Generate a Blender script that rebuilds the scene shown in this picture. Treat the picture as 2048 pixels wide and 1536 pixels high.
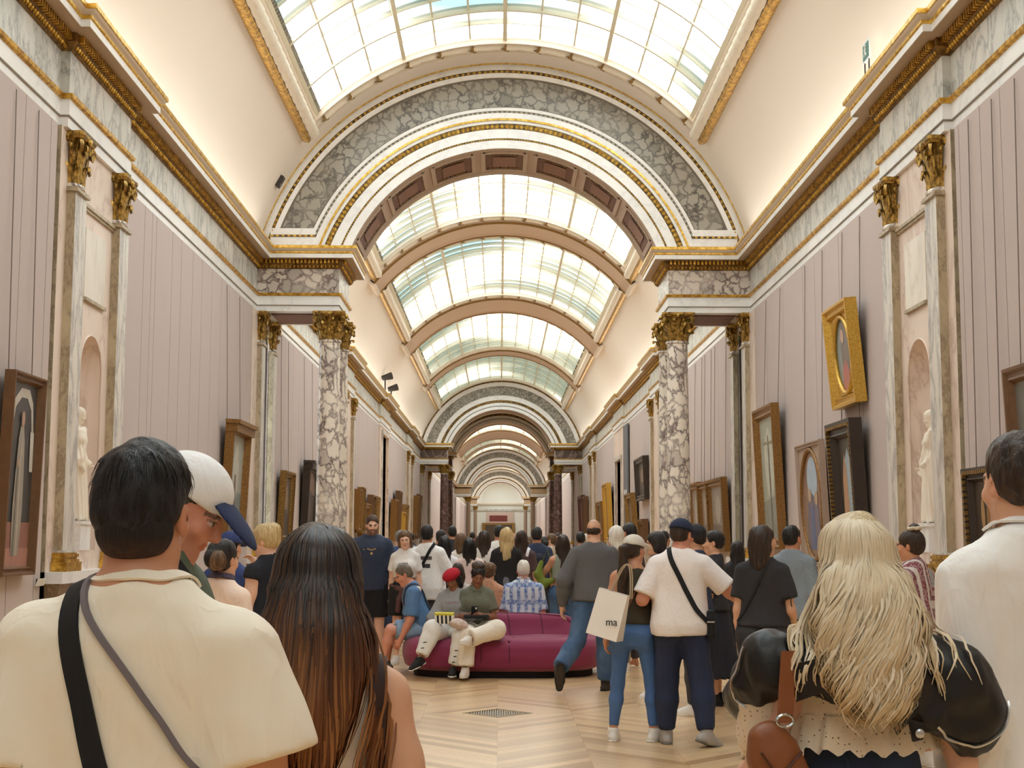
import bpy, math, random
import numpy as np
from mathutils import Vector, Matrix

# ---------------------------------------------------------------- scene, camera, light
for o in list(bpy.data.objects):
    bpy.data.objects.remove(o)
SC = bpy.context.scene
COL = SC.collection
RND = random.Random(7)

FOCAL_PX = 2800.0
CAM_LOC = Vector((-0.065, 0.0, 1.615))
VP = (1000.6, 1077.5)                       # where the gallery's long axis vanishes in the 2048x1536 frame
_th = math.atan((VP[1] - 768) / FOCAL_PX)
_ya = math.atan((1024 - VP[0]) / (FOCAL_PX / math.cos(_th)))
_fwd = Vector((math.sin(_ya) * math.cos(_th), math.cos(_ya) * math.cos(_th), math.sin(_th)))
_rt = _fwd.cross(Vector((0, 0, 1))).normalized()
_up = _rt.cross(_fwd)
_roll = math.radians(0.15)
_rt, _up = (_rt * math.cos(_roll) + _up * math.sin(_roll)), (_up * math.cos(_roll) - _rt * math.sin(_roll))
cam_data = bpy.data.cameras.new('camera')
cam_data.sensor_width = 36.0
cam_data.lens = 36.0 * FOCAL_PX / 2048.0
cam_data.clip_start = 0.1
cam_data.clip_end = 600.0
cam = bpy.data.objects.new('camera', cam_data)
cam.matrix_world = Matrix(((_rt.x, _up.x, -_fwd.x, CAM_LOC.x), (_rt.y, _up.y, -_fwd.y, CAM_LOC.y),
                           (_rt.z, _up.z, -_fwd.z, CAM_LOC.z), (0, 0, 0, 1)))
COL.objects.link(cam)
SC.camera = cam

world = bpy.data.worlds.new('overcast_sky')
SC.world = world
world.use_nodes = True
_bg = world.node_tree.nodes['Background']
_bg.inputs['Color'].default_value = (0.98, 0.985, 0.985, 1)
_bg.inputs['Strength'].default_value = 5.0
SC.view_settings.view_transform = 'Standard'
SC.view_settings.look = 'None'
SC.view_settings.gamma = 1.0
SC.view_settings.use_curve_mapping = False
SC.view_settings.exposure = 0.95
SC.cycles.max_bounces = 6
SC.cycles.diffuse_bounces = 4
SC.cycles.glossy_bounces = 3
SC.cycles.transparent_max_bounces = 6
SC.cycles.use_denoising = True
SC.cycles.use_adaptive_sampling = True
SC.cycles.adaptive_threshold = 0.05
SC.cycles.caustics_reflective = False
SC.cycles.caustics_refractive = False

def fill_strip(name, x, y0, y1, z, tilt, watts):
    l = bpy.data.lights.new(name, 'AREA'); l.shape = 'RECTANGLE'; l.size = 0.12; l.size_y = y1 - y0
    l.energy = watts; l.color = (1.0, 0.95, 0.88)
    o = bpy.data.objects.new(name, l); o.location = (x, (y0 + y1) / 2, z)
    o.rotation_euler = (0, math.radians(tilt), 0)
    COL.objects.link(o)
# added warm fill lights, unseen behind the cornice edge, to brighten the vault
for _y0, _y1 in ((-30.0, 27.2), (30.6, 85.6), (98.0, 152.0), (156.0, 196.0), (200.0, 231.0)):
    for _sx in (-1, 1):
        fill_strip('added_vault_fill', _sx * 4.74, _y0, _y1, 7.50, 180 - _sx * 38, 2.3 * (_y1 - _y0))

# ---------------------------------------------------------------- materials
def srgb(r, g, b):
    f = lambda c: (c / 255 / 12.92) if c <= 10 else ((c / 255 + 0.055) / 1.055) ** 2.4
    return (f(r), f(g), f(b), 1.0)

MATS = {}
class NT:
    """small node-tree helper around one material"""
    def __init__(s, name):
        s.m = bpy.data.materials.new(name)
        s.m.use_nodes = True
        s.t = s.m.node_tree
        s.b = s.t.nodes['Principled BSDF']
        s.out = s.t.nodes['Material Output']
    def n(s, typ, **kw):
        nd = s.t.nodes.new(typ)
        for k, v in kw.items():
            if k in nd.inputs.keys():
                nd.inputs[k].default_value = v
            else:
                setattr(nd, k, v)
        return nd
    def l(s, a, b):
        s.t.links.new(a, b)
    def coords(s, scale=(1, 1, 1), kind='Object', rot=(0, 0, 0)):
        tc = s.n('ShaderNodeTexCoord')
        mp = s.n('ShaderNodeMapping')
        mp.inputs['Scale'].default_value = scale
        mp.inputs['Rotation'].default_value = rot
        s.l(tc.outputs[kind], mp.inputs['Vector'])
        return mp.outputs['Vector']
    def noise(s, vec, scale=5, detail=4, rough=0.55, dist=0.0):
        nd = s.n('ShaderNodeTexNoise', Scale=scale, Detail=detail, Roughness=rough, Distortion=dist)
        if vec is not None:
            s.l(vec, nd.inputs['Vector'])
        return nd
    def ramp(s, fac, stops, interp='LINEAR'):
        r = s.n('ShaderNodeValToRGB')
        r.color_ramp.interpolation = interp
        e = r.color_ramp.elements
        while len(e) < len(stops):
            e.new(0.5)
        for i, (p, c) in enumerate(stops):
            e[i].position = p
            e[i].color = c if len(c) == 4 else (*c, 1)
        s.l(fac, r.inputs['Fac'])
        return r.outputs['Color']
    def mix(s, fac, a, b, mode='MIX'):
        x = s.n('ShaderNodeMix', data_type='RGBA', blend_type=mode)
        for inp, v in ((x.inputs[0], fac), (x.inputs[6], a), (x.inputs[7], b)):
            if isinstance(v, (int, float)):
                inp.default_value = v
            elif isinstance(v, tuple):
                inp.default_value = v if len(v) == 4 else (*v, 1)
            else:
                s.l(v, inp)
        return x.outputs[2]
    def math(s, op, a, b=0.0):
        x = s.n('ShaderNodeMath', operation=op)
        for inp, v in ((x.inputs[0], a), (x.inputs[1], b)):
            if isinstance(v, (int, float)):
                inp.default_value = v
            else:
                s.l(v, inp)
        return x.outputs[0]
    def bump(s, height, strength=0.3, dist=0.01):
        b = s.n('ShaderNodeBump', Strength=strength, Distance=dist)
        s.l(height, b.inputs['Height'])
        s.l(b.outputs['Normal'], s.b.inputs['Normal'])
    def base(s, v):
        if isinstance(v, tuple):
            s.b.inputs['Base Color'].default_value = v
        else:
            s.l(v, s.b.inputs['Base Color'])
    def set(s, **kw):
        for k, v in kw.items():
            s.b.inputs[k.replace('_', ' ')].default_value = v
        return s

def plain(name, col, rough=0.6, metal=0.0, var=0.06, scale=6.0, bump=0.0, bscale=40.0, **kw):
    """one colour with a slight procedural unevenness"""
    if name in MATS:
        return MATS[name]
    t = NT(name)
    v = t.coords()
    nz = t.noise(v, scale, 3)
    c0 = tuple(max(0, c * (1 - var)) for c in col[:3]) + (1,)
    c1 = tuple(min(1, c * (1 + var)) for c in col[:3]) + (1,)
    t.base(t.mix(nz.outputs['Fac'], c0, c1))
    t.set(Roughness=rough, Metallic=metal, **kw)
    if bump:
        t.bump(t.noise(v, bscale, 4).outputs['Fac'], bump, 0.004)
    MATS[name] = t.m
    return t.m

def marble(name, base, vein, scale=2.0, stretch=(1, 1, 1), amount=0.6, width=0.04, rough=0.3, tint=None):
    """soft marble with winding veins"""
    t = NT(name)
    v = t.coords(stretch)
    warp = t.noise(v, scale * 1.4, 5, 0.6)
    mixv = t.n('ShaderNodeMix', data_type='VECTOR')
    mixv.inputs[0].default_value = 0.22
    t.l(v, mixv.inputs[4]); t.l(warp.outputs['Color'], mixv.inputs[5])
    n1 = t.noise(mixv.outputs[1], scale, 7, 0.62, 0.6)
    d = t.math('ABSOLUTE', t.math('SUBTRACT', n1.outputs['Fac'], 0.5))
    veinf = t.ramp(d, [(0.0, (amount,) * 3), (width, (amount * 0.35,) * 3), (width * 3.2, (0, 0, 0))])
    cloud = t.noise(v, scale * 0.8, 4)
    b2 = tint or tuple(c * 0.86 for c in base[:3]) + (1,)
    bc = t.mix(t.ramp(cloud.outputs['Fac'], [(0.35, (0, 0, 0)), (0.7, (1, 1, 1))]), base, b2)
    t.base(t.mix(veinf, bc, vein))
    t.set(Roughness=rough)
    MATS[name] = t.m
    return t.m

def breccia(name, light, mid, vein, scale=6.0, stretch=(1, 1, 1), vw=0.05, rough=0.25):
    """broken-pebble marble: pale cells in a web of dark veins"""
    t = NT(name)
    v = t.coords(stretch)
    warp = t.noise(v, scale * 0.55, 4, 0.6)
    mixv = t.n('ShaderNodeMix', data_type='VECTOR')
    mixv.inputs[0].default_value = 0.3
    t.l(v, mixv.inputs[4]); t.l(warp.outputs['Color'], mixv.inputs[5])
    vo = t.n('ShaderNodeTexVoronoi', feature='DISTANCE_TO_EDGE', Scale=scale)
    t.l(mixv.outputs[1], vo.inputs['Vector'])
    vc = t.n('ShaderNodeTexVoronoi', feature='F1', Scale=scale)
    t.l(mixv.outputs[1], vc.inputs['Vector'])
    sep = t.n('ShaderNodeSeparateColor')
    t.l(vc.outputs['Color'], sep.inputs['Color'])
    cell = t.ramp(sep.outputs[0], [(0.25, light), (0.75, light), (0.9, mid)])
    big = t.noise(v, scale * 0.3, 4)
    web = t.math('MULTIPLY', t.ramp(vo.outputs['Distance'], [(0.0, (1, 1, 1)), (vw, (0.55,) * 3), (vw * 2.2, (0, 0, 0))]),
                 t.ramp(big.outputs['Fac'], [(0.3, (0.35,) * 3), (0.6, (1, 1, 1))]))
    t.base(t.mix(web, cell, vein))
    t.set(Roughness=rough)
    MATS[name] = t.m
    return t.m

def gilded(name, bright, dark, scale=18.0, rough=0.38, metal=0.75, bump=0.4):
    t = NT(name)
    v = t.coords()
    nz = t.noise(v, scale, 5, 0.6)
    t.base(t.mix(t.ramp(nz.outputs['Fac'], [(0.38, (0, 0, 0)), (0.62, (1, 1, 1))]), dark, bright))
    t.set(Roughness=rough, Metallic=metal)
    if bump:
        t.bump(t.noise(v, scale * 2.5, 4).outputs['Fac'], bump, 0.006)
    MATS[name] = t.m
    return t.m

WHITE = marble('white_marble', srgb(250, 248, 245), srgb(180, 182, 184), 1.5, amount=0.25, width=0.015, rough=0.3, tint=srgb(243, 242, 240))
FRIEZE = marble('grey_veined_marble', srgb(228, 224, 214), srgb(128, 126, 124), 2.6, (1, 1, 0.5), 0.75, 0.022, 0.3, srgb(206, 206, 196))
PIERFR = breccia('breccia_marble', srgb(226, 214, 202), srgb(190, 180, 170), srgb(106, 86, 82), 6.5, vw=0.07)
ARCHM = breccia('grey_breccia_marble', srgb(168, 162, 150), srgb(142, 138, 128), srgb(82, 78, 76), 6.5, vw=0.07)
COLM = breccia('arabescato_marble', srgb(246, 235, 220), srgb(212, 200, 188), srgb(108, 90, 86), 6.5, (1, 1, 0.75), 0.07)
PORPH = breccia('purple_marble', srgb(128, 98, 92), srgb(150, 120, 112), srgb(84, 62, 60), 5.0, vw=0.12)
DARKFR = marble('dark_brown_marble', srgb(104, 84, 78), srgb(190, 170, 160), 1.1, amount=0.7, width=0.012, tint=srgb(84, 68, 64))
PILM = marble('pilaster_marble', srgb(236, 230, 220), srgb(150, 146, 144), 2.6, (1, 1, 0.3), 0.8, 0.03, 0.35, srgb(214, 208, 198))
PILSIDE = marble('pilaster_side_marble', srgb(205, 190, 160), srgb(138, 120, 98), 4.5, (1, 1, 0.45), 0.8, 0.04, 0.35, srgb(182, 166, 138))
PINK = marble('rose_marble', srgb(240, 222, 208), srgb(190, 160, 145), 1.1, (1, 1, 0.5), 0.6, 0.015, 0.4, srgb(232, 212, 198))
DADO = marble('brown_dado_marble', srgb(150, 118, 84), srgb(92, 70, 50), 6.0, amount=0.8, width=0.08, tint=srgb(176, 148, 112))
GOLD = gilded('gold_leaf', srgb(236, 190, 84), srgb(166, 120, 40), 12, 0.34, 0.7, 0.15)
GOLDB = gilded('gold_bright', srgb(250, 214, 110), srgb(200, 150, 50), 12, 0.3, 0.65, 0.15)
BRONZE = gilded('gilt_bronze', srgb(206, 166, 84), srgb(112, 84, 40), 16, 0.4, 0.7, 0.5)
OLDGILT = gilded('old_gilding', srgb(176, 138, 76), srgb(116, 86, 46), 45, 0.45, 0.5, 0.3)
PANEL = plain('taupe_wall_panel', srgb(200, 185, 179), 0.75, var=0.025, scale=1.2)
GAP = plain('dark_panel_gap', srgb(92, 80, 74), 0.9)
PLASTER = plain('cream_plaster', srgb(236, 224, 209), 0.8, var=0.025, scale=0.5)
BEIGE = plain('beige_stucco', srgb(226, 210, 190), 0.65, var=0.05, scale=3)
STUCCO = plain('stucco_ornament', srgb(232, 220, 200), 0.55, var=0.1, scale=25, bump=0.5, bscale=60)
RIBM = plain('rib_soffit', srgb(206, 180, 156), 0.7, var=0.04, scale=1.5)
UMBER = plain('coffer_umber', srgb(112, 74, 56), 0.6, var=0.15, scale=8)
COFRIM = plain('coffer_rim', srgb(190, 168, 148), 0.6, var=0.08, scale=8)
IRON = plain('dark_iron_grille', srgb(64, 60, 56), 0.5, 0.4)
BAR = plain('painted_glazing_bar', srgb(226, 216, 190), 0.5, var=0.04)
BASEB = plain('taupe_baseboard', srgb(166, 150, 142), 0.6, var=0.05)

# ---------------------------------------------------------------- objects
def tag(o, label=None, cat=None, group=None, kind=None):
    if label: o['label'] = label
    if cat: o['category'] = cat
    if group: o['group'] = group
    if kind: o['kind'] = kind
    return o

def empty(name, loc=(0, 0, 0), rz=0.0, parent=None):
    o = bpy.data.objects.new(name, None)
    o.location = loc
    o.rotation_euler = (0, 0, rz)
    o.empty_display_size = 0.1
    o.parent = parent
    COL.objects.link(o)
    return o

def mkmesh(name, V, F, mats, midx=None, smooth=False):
    me = bpy.data.meshes.new(name)
    V = np.asarray(V, dtype=np.float32)
    me.from_pydata(V.tolist() if len(V) < 3 else V, [], F)
    if not isinstance(mats, (list, tuple)):
        mats = [mats]
    for m in mats:
        me.materials.append(m)
    if midx is not None and len(mats) > 1:
        me.polygons.foreach_set('material_index', np.asarray(midx, dtype=np.int32))
    if smooth:
        me.polygons.foreach_set('use_smooth', np.ones(len(me.polygons), dtype=bool))
    me.update()
    return me

def link(name, me, parent=None, loc=None, rot=None, scale=None):
    o = bpy.data.objects.new(name, me)
    COL.objects.link(o)
    o.parent = parent
    if loc is not None: o.location = loc
    if rot is not None: o.rotation_euler = rot
    if scale is not None: o.scale = scale
    return o

class MB:
    """collects geometry for ONE mesh object"""
    def __init__(s):
        s.V = []; s.F = []; s.M = []; s.n = 0
    def add(s, V, F, m=0, flip=False):
        V = np.asarray(V, dtype=float).reshape(-1, 3)
        k = s.n
        s.V.append(V); s.n += len(V)
        for f in F:
            f = tuple(int(i) + k for i in f)
            s.F.append(f[::-1] if flip else f)
        s.M += [m] * len(F)
        return s
    def box(s, x0, x1, y0, y1, z0, z1, m=0):
        x0, x1 = min(x0, x1), max(x0, x1); y0, y1 = min(y0, y1), max(y0, y1); z0, z1 = min(z0, z1), max(z0, z1)
        V = [(x0, y0, z0), (x1, y0, z0), (x1, y1, z0), (x0, y1, z0), (x0, y0, z1), (x1, y0, z1), (x1, y1, z1), (x0, y1, z1)]
        return s.add(V, [(0, 3, 2, 1), (4, 5, 6, 7), (0, 1, 5, 4), (1, 2, 6, 5), (2, 3, 7, 6), (3, 0, 4, 7)], m)
    def grid(s, P, m=0, closed_u=False, closed_v=False, flip=False):
        """P: array (nu, nv, 3)"""
        P = np.asarray(P, float); nu, nv = P.shape[:2]
        F = []
        for i in range(nu if closed_u else nu - 1):
            a = i * nv; b = ((i + 1) % nu) * nv
            for j in range(nv if closed_v else nv - 1):
                j2 = (j + 1) % nv
                F.append((a + j, b + j, b + j2, a + j2))
        return s.add(P.reshape(-1, 3), F, m, flip)
    def lathe(s, prof, c=(0, 0, 0), seg=24, m=0, a0=0, a1=2 * math.pi, caps=True):
        full = abs(a1 - a0 - 2 * math.pi) < 1e-6
        n = seg if full else seg + 1
        A = a0 + (a1 - a0) * np.arange(n) / seg
        P = np.array([[(c[0] + r * math.cos(a), c[1] + r * math.sin(a), c[2] + z) for (r, z) in prof] for a in A])
        s.grid(P, m, closed_u=full)
        if caps and full:
            for (r, z), up in ((prof[0], False), (prof[-1], True)):
                if r > 1e-5:
                    ring = [(c[0] + r * math.cos(a), c[1] + r * math.sin(a), c[2] + z) for a in A]
                    s.add(ring, [tuple(range(n)) if up else tuple(range(n))[::-1]], m)
        return s
    def tube(s, pts, r, seg=8, m=0, caps=True, flat=1.0):
        pts = [Vector(p) for p in pts]
        n = len(pts)
        rr = r if hasattr(r, '__len__') else [r] * n
        P = []
        ref = None
        for i in range(n):
            d = (pts[min(i + 1, n - 1)] - pts[max(i - 1, 0)]).normalized()
            if ref is None:
                ref = Vector((0, 0, 1)) if abs(d.z) < 0.9 else Vector((1, 0, 0))
            u = d.cross(ref).normalized(); v = u.cross(d).normalized(); ref = v
            P.append([tuple(pts[i] + u * (rr[i] * math.cos(2 * math.pi * k / seg)) + v * (rr[i] * flat * math.sin(2 * math.pi * k / seg))) for k in range(seg)])
        s.grid(np.array(P), m, closed_v=True, flip=True)
        if caps:
            s.add(P[0], [tuple(range(seg))], m); s.add(P[-1], [tuple(range(seg))[::-1]], m)
        return s
    def mesh(s, name, mats, smooth=False):
        return mkmesh(name, np.concatenate(s.V) if s.V else np.zeros((0, 3)), s.F, mats, s.M, smooth)
    def build(s, name, mats, parent=None, smooth=False, loc=None, rot=None, auto=None):
        o = link(name, s.mesh(name, mats, smooth or auto is not None), parent, loc, rot)
        if auto is not None:
            o.data.set_sharp_from_angle(angle=math.radians(auto))
        return o
# ---------------------------------------------------------------- the gallery shell
HW = 5.0                                   # half width between the frieze planes
ZC, RV = 6.2, 5.15                         # axis height and radius of the barrel vault
ARCH_Y = [(28.0, 29.87), (86.3, 88.2), (95.5, 97.4), (153.0, 155.2), (197.0, 199.2)]
END_Y, BACK_Y = 232.0, -32.0
RESS = [(15.25, 17.85), (42.8, 46.2), (56.6, 61.4), (73.0, 77.4)]     # where the entablature steps forward
PIER_U = 1.66
SKY = [(-26.5, -16.1), (-12.2, -1.8), (2.2, 12.6), (16.1, 26.5), (31.0, 41.3), (44.4, 55.0), (59.6, 70.6), (73.7, 84.5), (99.0, 124.0), (136.0, 141.0), (145.0, 150.0), (157, 175), (180, 194), (202, 214), (217, 229)]
SKY_A, FRAME_A = math.radians(45.4), math.radians(51.0)

def wx(s, u):
    return s * (HW - u)

def plan_path():
    """entablature run in (y, u): u is the distance the plane stands in front of the wall"""
    ev = [(BACK_Y, 0.0)]
    steps = [(a, b, 0.10) for a, b in RESS] + [(a, b, PIER_U) for a, b in ARCH_Y]
    for a, b, u in sorted(steps):
        ev += [(a, 0.0), (a, u), (b, u), (b, 0.0)]
    ev.append((END_Y, 0.0))
    return ev

PATH = plan_path()
def offsets(path):
    P = np.array(path, float)
    D = P[1:] - P[:-1]
    D /= np.linalg.norm(D, axis=1)[:, None]
    N = np.stack([-D[:, 1], D[:, 0]], 1)
    O = np.zeros_like(P)
    O[0], O[-1] = N[0], N[-1]
    for i in range(1, len(P) - 1):
        O[i] = N[i - 1] + N[i] if abs(np.dot(N[i - 1], N[i])) < 0.5 else N[i]
    return P, O

def sweep(mb, path, prof, s, m=0, segmat=None):
    P, O = offsets(path)
    for j in range(len(prof) - 1):
        (p0, z0), (p1, z1) = prof[j], prof[j + 1]
        A = P + O * p0; B = P + O * p1
        VA = np.stack([s * (HW - A[:, 1]), A[:, 0], np.full(len(A), z0)], 1)
        VB = np.stack([s * (HW - B[:, 1]), B[:, 0], np.full(len(B), z1)], 1)
        n = len(P)
        for i in range(n - 1):
            mm = segmat(i) if segmat else m
            mb.add([VA[i], VA[i + 1], VB[i + 1], VB[i]], [(0, 1, 2, 3)], mm, flip=(s < 0))

def seg_material(i):
    """frieze stone by place: the two great crossings differ from the plain wall"""
    a, b = PATH[i], PATH[i + 1]
    u = max(a[1], b[1])
    if u < 0.5: return 0
    y = (a[0] + b[0]) / 2
    return 1 if y < 40 else (2 if y < 100 else 3)

def along(path, step, y_max, y_min=12.0):
    """points every step along the path with the outward direction of the segment"""
    out = []
    for (a, b) in zip(path[:-1], path[1:]):
        a = np.array(a); b = np.array(b); L = np.linalg.norm(b - a)
        d = (b - a) / L
        n = max(1, int(L / step))
        for k in range(n):
            q = a + d * (k + 0.5) * (L / n)
            if y_min < q[0] < y_max:
                out.append((q, d))
    return out

TAN = plain('tan_stone', srgb(206, 180, 146), 0.6, var=0.05)
SOFFIT = plain('cornice_soffit', srgb(196, 172, 146), 0.7, var=0.05)
COVE = gilded('cornice_cove_gilding', srgb(150, 112, 52), srgb(96, 68, 32), 10, 0.5, 0.5, 0.2)

def entablature(s, idx):
    t = empty('trim_%d' % idx)
    tag(t, kind='structure')
    b = MB(); sweep(b, PATH, [(-0.35, 6.175), (0, 6.175), (0, 6.29), (0.015, 6.30), (0.015, 6.485)], s); b.build('architrave', WHITE, t)
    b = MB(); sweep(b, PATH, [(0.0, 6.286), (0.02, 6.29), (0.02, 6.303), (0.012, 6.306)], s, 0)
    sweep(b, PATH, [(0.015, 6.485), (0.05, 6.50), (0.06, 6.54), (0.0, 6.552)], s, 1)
    b.build('architrave_molding', [plain('fascia_grey_line', srgb(150, 140, 124), 0.5), GOLD], t)  # grey line between the two fasciae, gilt moulding above
    b = MB(); sweep(b, PATH, [(0, 6.55), (0, 7.047)], s, 0, seg_material); b.build('frieze', [FRIEZE, PIERFR, DARKFR, TAN], t)
    b = MB(); sweep(b, PATH, [(0, 7.042), (0.025, 7.05), (0.05, 7.09), (0.085, 7.13), (0.085, 7.228)], s); b.build('bed_molding', COVE, t)
    b = MB()
    for q, d in along(PATH, 0.0766, 90, 12.5):
        n = np.array([-d[1], d[0]])
        c = q + n * 0.11
        hx = abs(d[1]) * 0.022 + abs(n[1]) * 0.03; hy = abs(d[0]) * 0.022 + abs(n[0]) * 0.03
        b.box(wx(s, c[1]) - hx, wx(s, c[1]) + hx, c[0] - hy, c[0] + hy, 7.14, 7.222)
    tag(b.build('dentil_molding', GOLD, t), kind='stuff')
    b = MB()
    sph = [(0, 0, -1), (0.8, 0, -0.35), (0, 0.8, -0.35), (-0.8, 0, -0.35), (0, -0.8, -0.35), (0.75, 0, 0.5), (0, 0.75, 0.5), (-0.75, 0, 0.5), (0, -0.75, 0.5), (0, 0, 1)]
    sf = [(0, 2, 1), (0, 3, 2), (0, 4, 3), (0, 1, 4), (1, 2, 6, 5), (2, 3, 7, 6), (3, 4, 8, 7), (4, 1, 5, 8), (5, 6, 9), (6, 7, 9), (7, 8, 9), (8, 5, 9)]
    for q, d in along(PATH, 0.0766, 60, 12.5):
        n = np.array([-d[1], d[0]])
        c = q + n * 0.055
        b.add([(wx(s, c[1]) + x * 0.03, c[0] + y * 0.03, 7.09 + z * 0.042) for x, y, z in sph], sf)
    tag(b.build('egg_molding', GOLD, t, smooth=True), kind='stuff')
    b = MB(); sweep(b, PATH, [(0.085, 7.228), (0.30, 7.228)], s); b.build('cornice_soffit', SOFFIT, t)
    b = MB(); sweep(b, PATH, [(0.30, 7.218), (0.30, 7.30)], s); sweep(b, PATH, [(0.29, 7.228), (0.29, 7.218), (0.30, 7.218)], s); b.build('corona', WHITE, t)
    b = MB(); sweep(b, PATH, [(0.30, 7.30), (0.318, 7.315), (0.32, 7.342), (0.31, 7.345)], s); sweep(b, PATH, [(0.37, 7.395), (0.385, 7.40), (0.385, 7.452), (0.30, 7.458)], s)
    b.build('cornice_gilding', GOLDB, t)
    b = MB(); sweep(b, PATH, [(0.31, 7.345), (0.325, 7.36), (0.35, 7.375), (0.37, 7.395)], s); sweep(b, PATH, [(0.30, 7.458), (-0.4, 7.47)], s); b.build('cornice_cyma', BEIGE, t)
    return t
entablature(-1, 1)
entablature(1, 2)

# solid core of the pier beams so nothing shows through between entablature faces
for s, nm in ((-1, 'left'), (1, 'right')):
    for k, (a, b_) in enumerate(ARCH_Y):
        m = MB(); m.box(wx(s, 0), wx(s, PIER_U - 0.02), a + 0.02, b_ - 0.02, 6.18, 7.44)
        m.box(wx(s, 0.25), wx(s, PIER_U - 0.25), a + 0.3, b_ - 0.3, 6.15, 6.2, 1)  # umber slab: the shade under the beam is put into its colour
        o = m.build('beam_%s' % nm, [plain('beam_soffit', srgb(190, 176, 160), 0.6), UMBER]); tag(o, kind='structure')

# ---- walls: a solid backing, and in front of it the separate cladding panels
NICHE_BAYS = [RESS[0]]
OPEN = {-1: [], 1: []}
for s in (-1, 1):
    for a, b_ in ARCH_Y[:1]:
        OPEN[s].append((a + 0.42, b_ - 0.42, 1.25, 5.95))
    OPEN[s].append((57.6, 60.4, 0.0, 4.9 if s > 0 else 5.9))
def wall_backing(s, nm):
    w = MB()
    x0, x1 = wx(s, 0.0), wx(s, -0.35)
    y = BACK_Y
    ops = sorted(OPEN[s] + [(16.15, 17.05, 1.45, 4.2)])
    for a, b_, z0, z1 in ops:
        w.box(x0, x1, y, a, 0, 6.168); w.box(x0, x1, a, b_, 0, z0); w.box(x0, x1, a, b_, z1, 6.168)
        y = b_
    w.box(x0, x1, y, END_Y, 0, 6.168)
    o = w.build('wall_%s' % nm, GAP); tag(o, kind='structure')
    return o
WALL = {-1: wall_backing(-1, 'left'), 1: wall_backing(1, 'right')}
SEAMS = {-1: [18.02, 18.96, 19.38, 19.62, 20.6, 21.2, 22.0, 22.7, 23.5, 24.3, 25.0, 26.4, 27.35],
         1: [18.02, 19.3, 20.5, 22.1, 23.0, 24.6, 26.2, 27.35]}
NEAR = {-1: [-31.9, -25, -18, -12, -7, -2.5, 0, 2.5, 5, 7.5, 9.5, 11, 12.2, 13.2, 14.08, 14.9, 15.12], 1: [-31.9, -25, -18, -12, -7, -2.5, 0, 2.5, 5, 7.5, 9.5, 11, 12.2, 13.0, 13.7, 14.3, 14.97, 15.12]}
def panels(s, seams, z0=0.43, z1=6.166, name='wall_panel'):
    for a, b_ in zip(seams[:-1], seams[1:]):
        m = MB(); m.box(wx(s, 0.0), wx(s, 0.032), a + 0.009, b_ - 0.009, z0, z1)
        m.build(name, PANEL, WALL[s])
for s in (-1, 1):
    r = random.Random(11 + s)
    panels(s, NEAR[s]); panels(s, SEAMS[s])
    for a, b_ in ((30.4, 42.7), (46.3, 56.5), (61.5, 72.9), (77.5, 85.8)):
        ys = [a]
        while ys[-1] < b_ - 1.7:
            ys.append(ys[-1] + r.choice((0.75, 1.05, 1.2, 0.5)))
        panels(s, ys + [b_])
    for a, b_ in ((88.3, 95.4), (97.5, 152.9), (155.3, 196.9), (199.3, 231.9)):
        n = max(2, int((b_ - a) / 4))
        panels(s, list(np.linspace(a, b_, n + 1)))
for s, nm in ((-1, 'left'), (1, 'right')):
    b = MB()
    for a, b_ in ((BACK_Y, 15.15), (17.95, 27.4), (30.4, 42.7), (46.3, 56.5), (61.5, 72.9), (77.5, 85.8), (88.3, 95.4), (97.5, 152.9), (155.3, 196.9), (199.3, 231.9)):
        b.box(wx(s, 0.0), wx(s, 0.05), a, b_, 0.0, 0.40); b.box(wx(s, 0.0), wx(s, 0.065), a, b_, 0.385, 0.425)
    tag(b.build('baseboard_%s' % nm, BASEB), kind='structure')

# ---- floor of oak planks laid in mirrored diagonal strips, with a bronze air grille in the middle
def plank_mat(name, c, dark):
    t = NT(name)
    v = t.coords((1, 1, 1))
    oi = t.n('ShaderNodeObjectInfo')
    at = t.n('ShaderNodeAttribute', attribute_name='plank_tone')
    tone = t.math('FRACT', t.math('ADD', oi.outputs['Random'], at.outputs['Fac']))
    cc = t.ramp(tone, [(0.0, dark), (0.35, c), (0.7, tuple(min(1, x * 1.16) for x in c[:3]) + (1,)), (1.0, tuple(x * 0.9 for x in c[:3]) + (1,))])
    g = t.noise(t.coords((9, 9, 9)), 2.0, 5, 0.6)
    t.base(t.mix(t.ramp(g.outputs['Fac'], [(0.3, (0, 0, 0)), (0.8, (0.35,) * 3)]), cc, dark))
    t.set(Roughness=0.3)
    t.b.inputs['Coat Weight'].default_value = 0.4
    t.b.inputs['Coat Roughness'].default_value = 0.25
    return t.m
OAK = plank_mat('oak_plank', srgb(228, 194, 148), srgb(190, 150, 104))
floor = MB()
floor.box(-5.3, 5.3, BACK_Y, END_Y, -0.2, -0.012)
FLOOR = tag(floor.build('floor', plain('dark_oak_joint', srgb(150, 112, 74), 0.6)), kind='structure')
SEAM0, STRIP, FLIP_Y, PW = -0.08, 0.69, 13.3, 0.115
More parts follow.
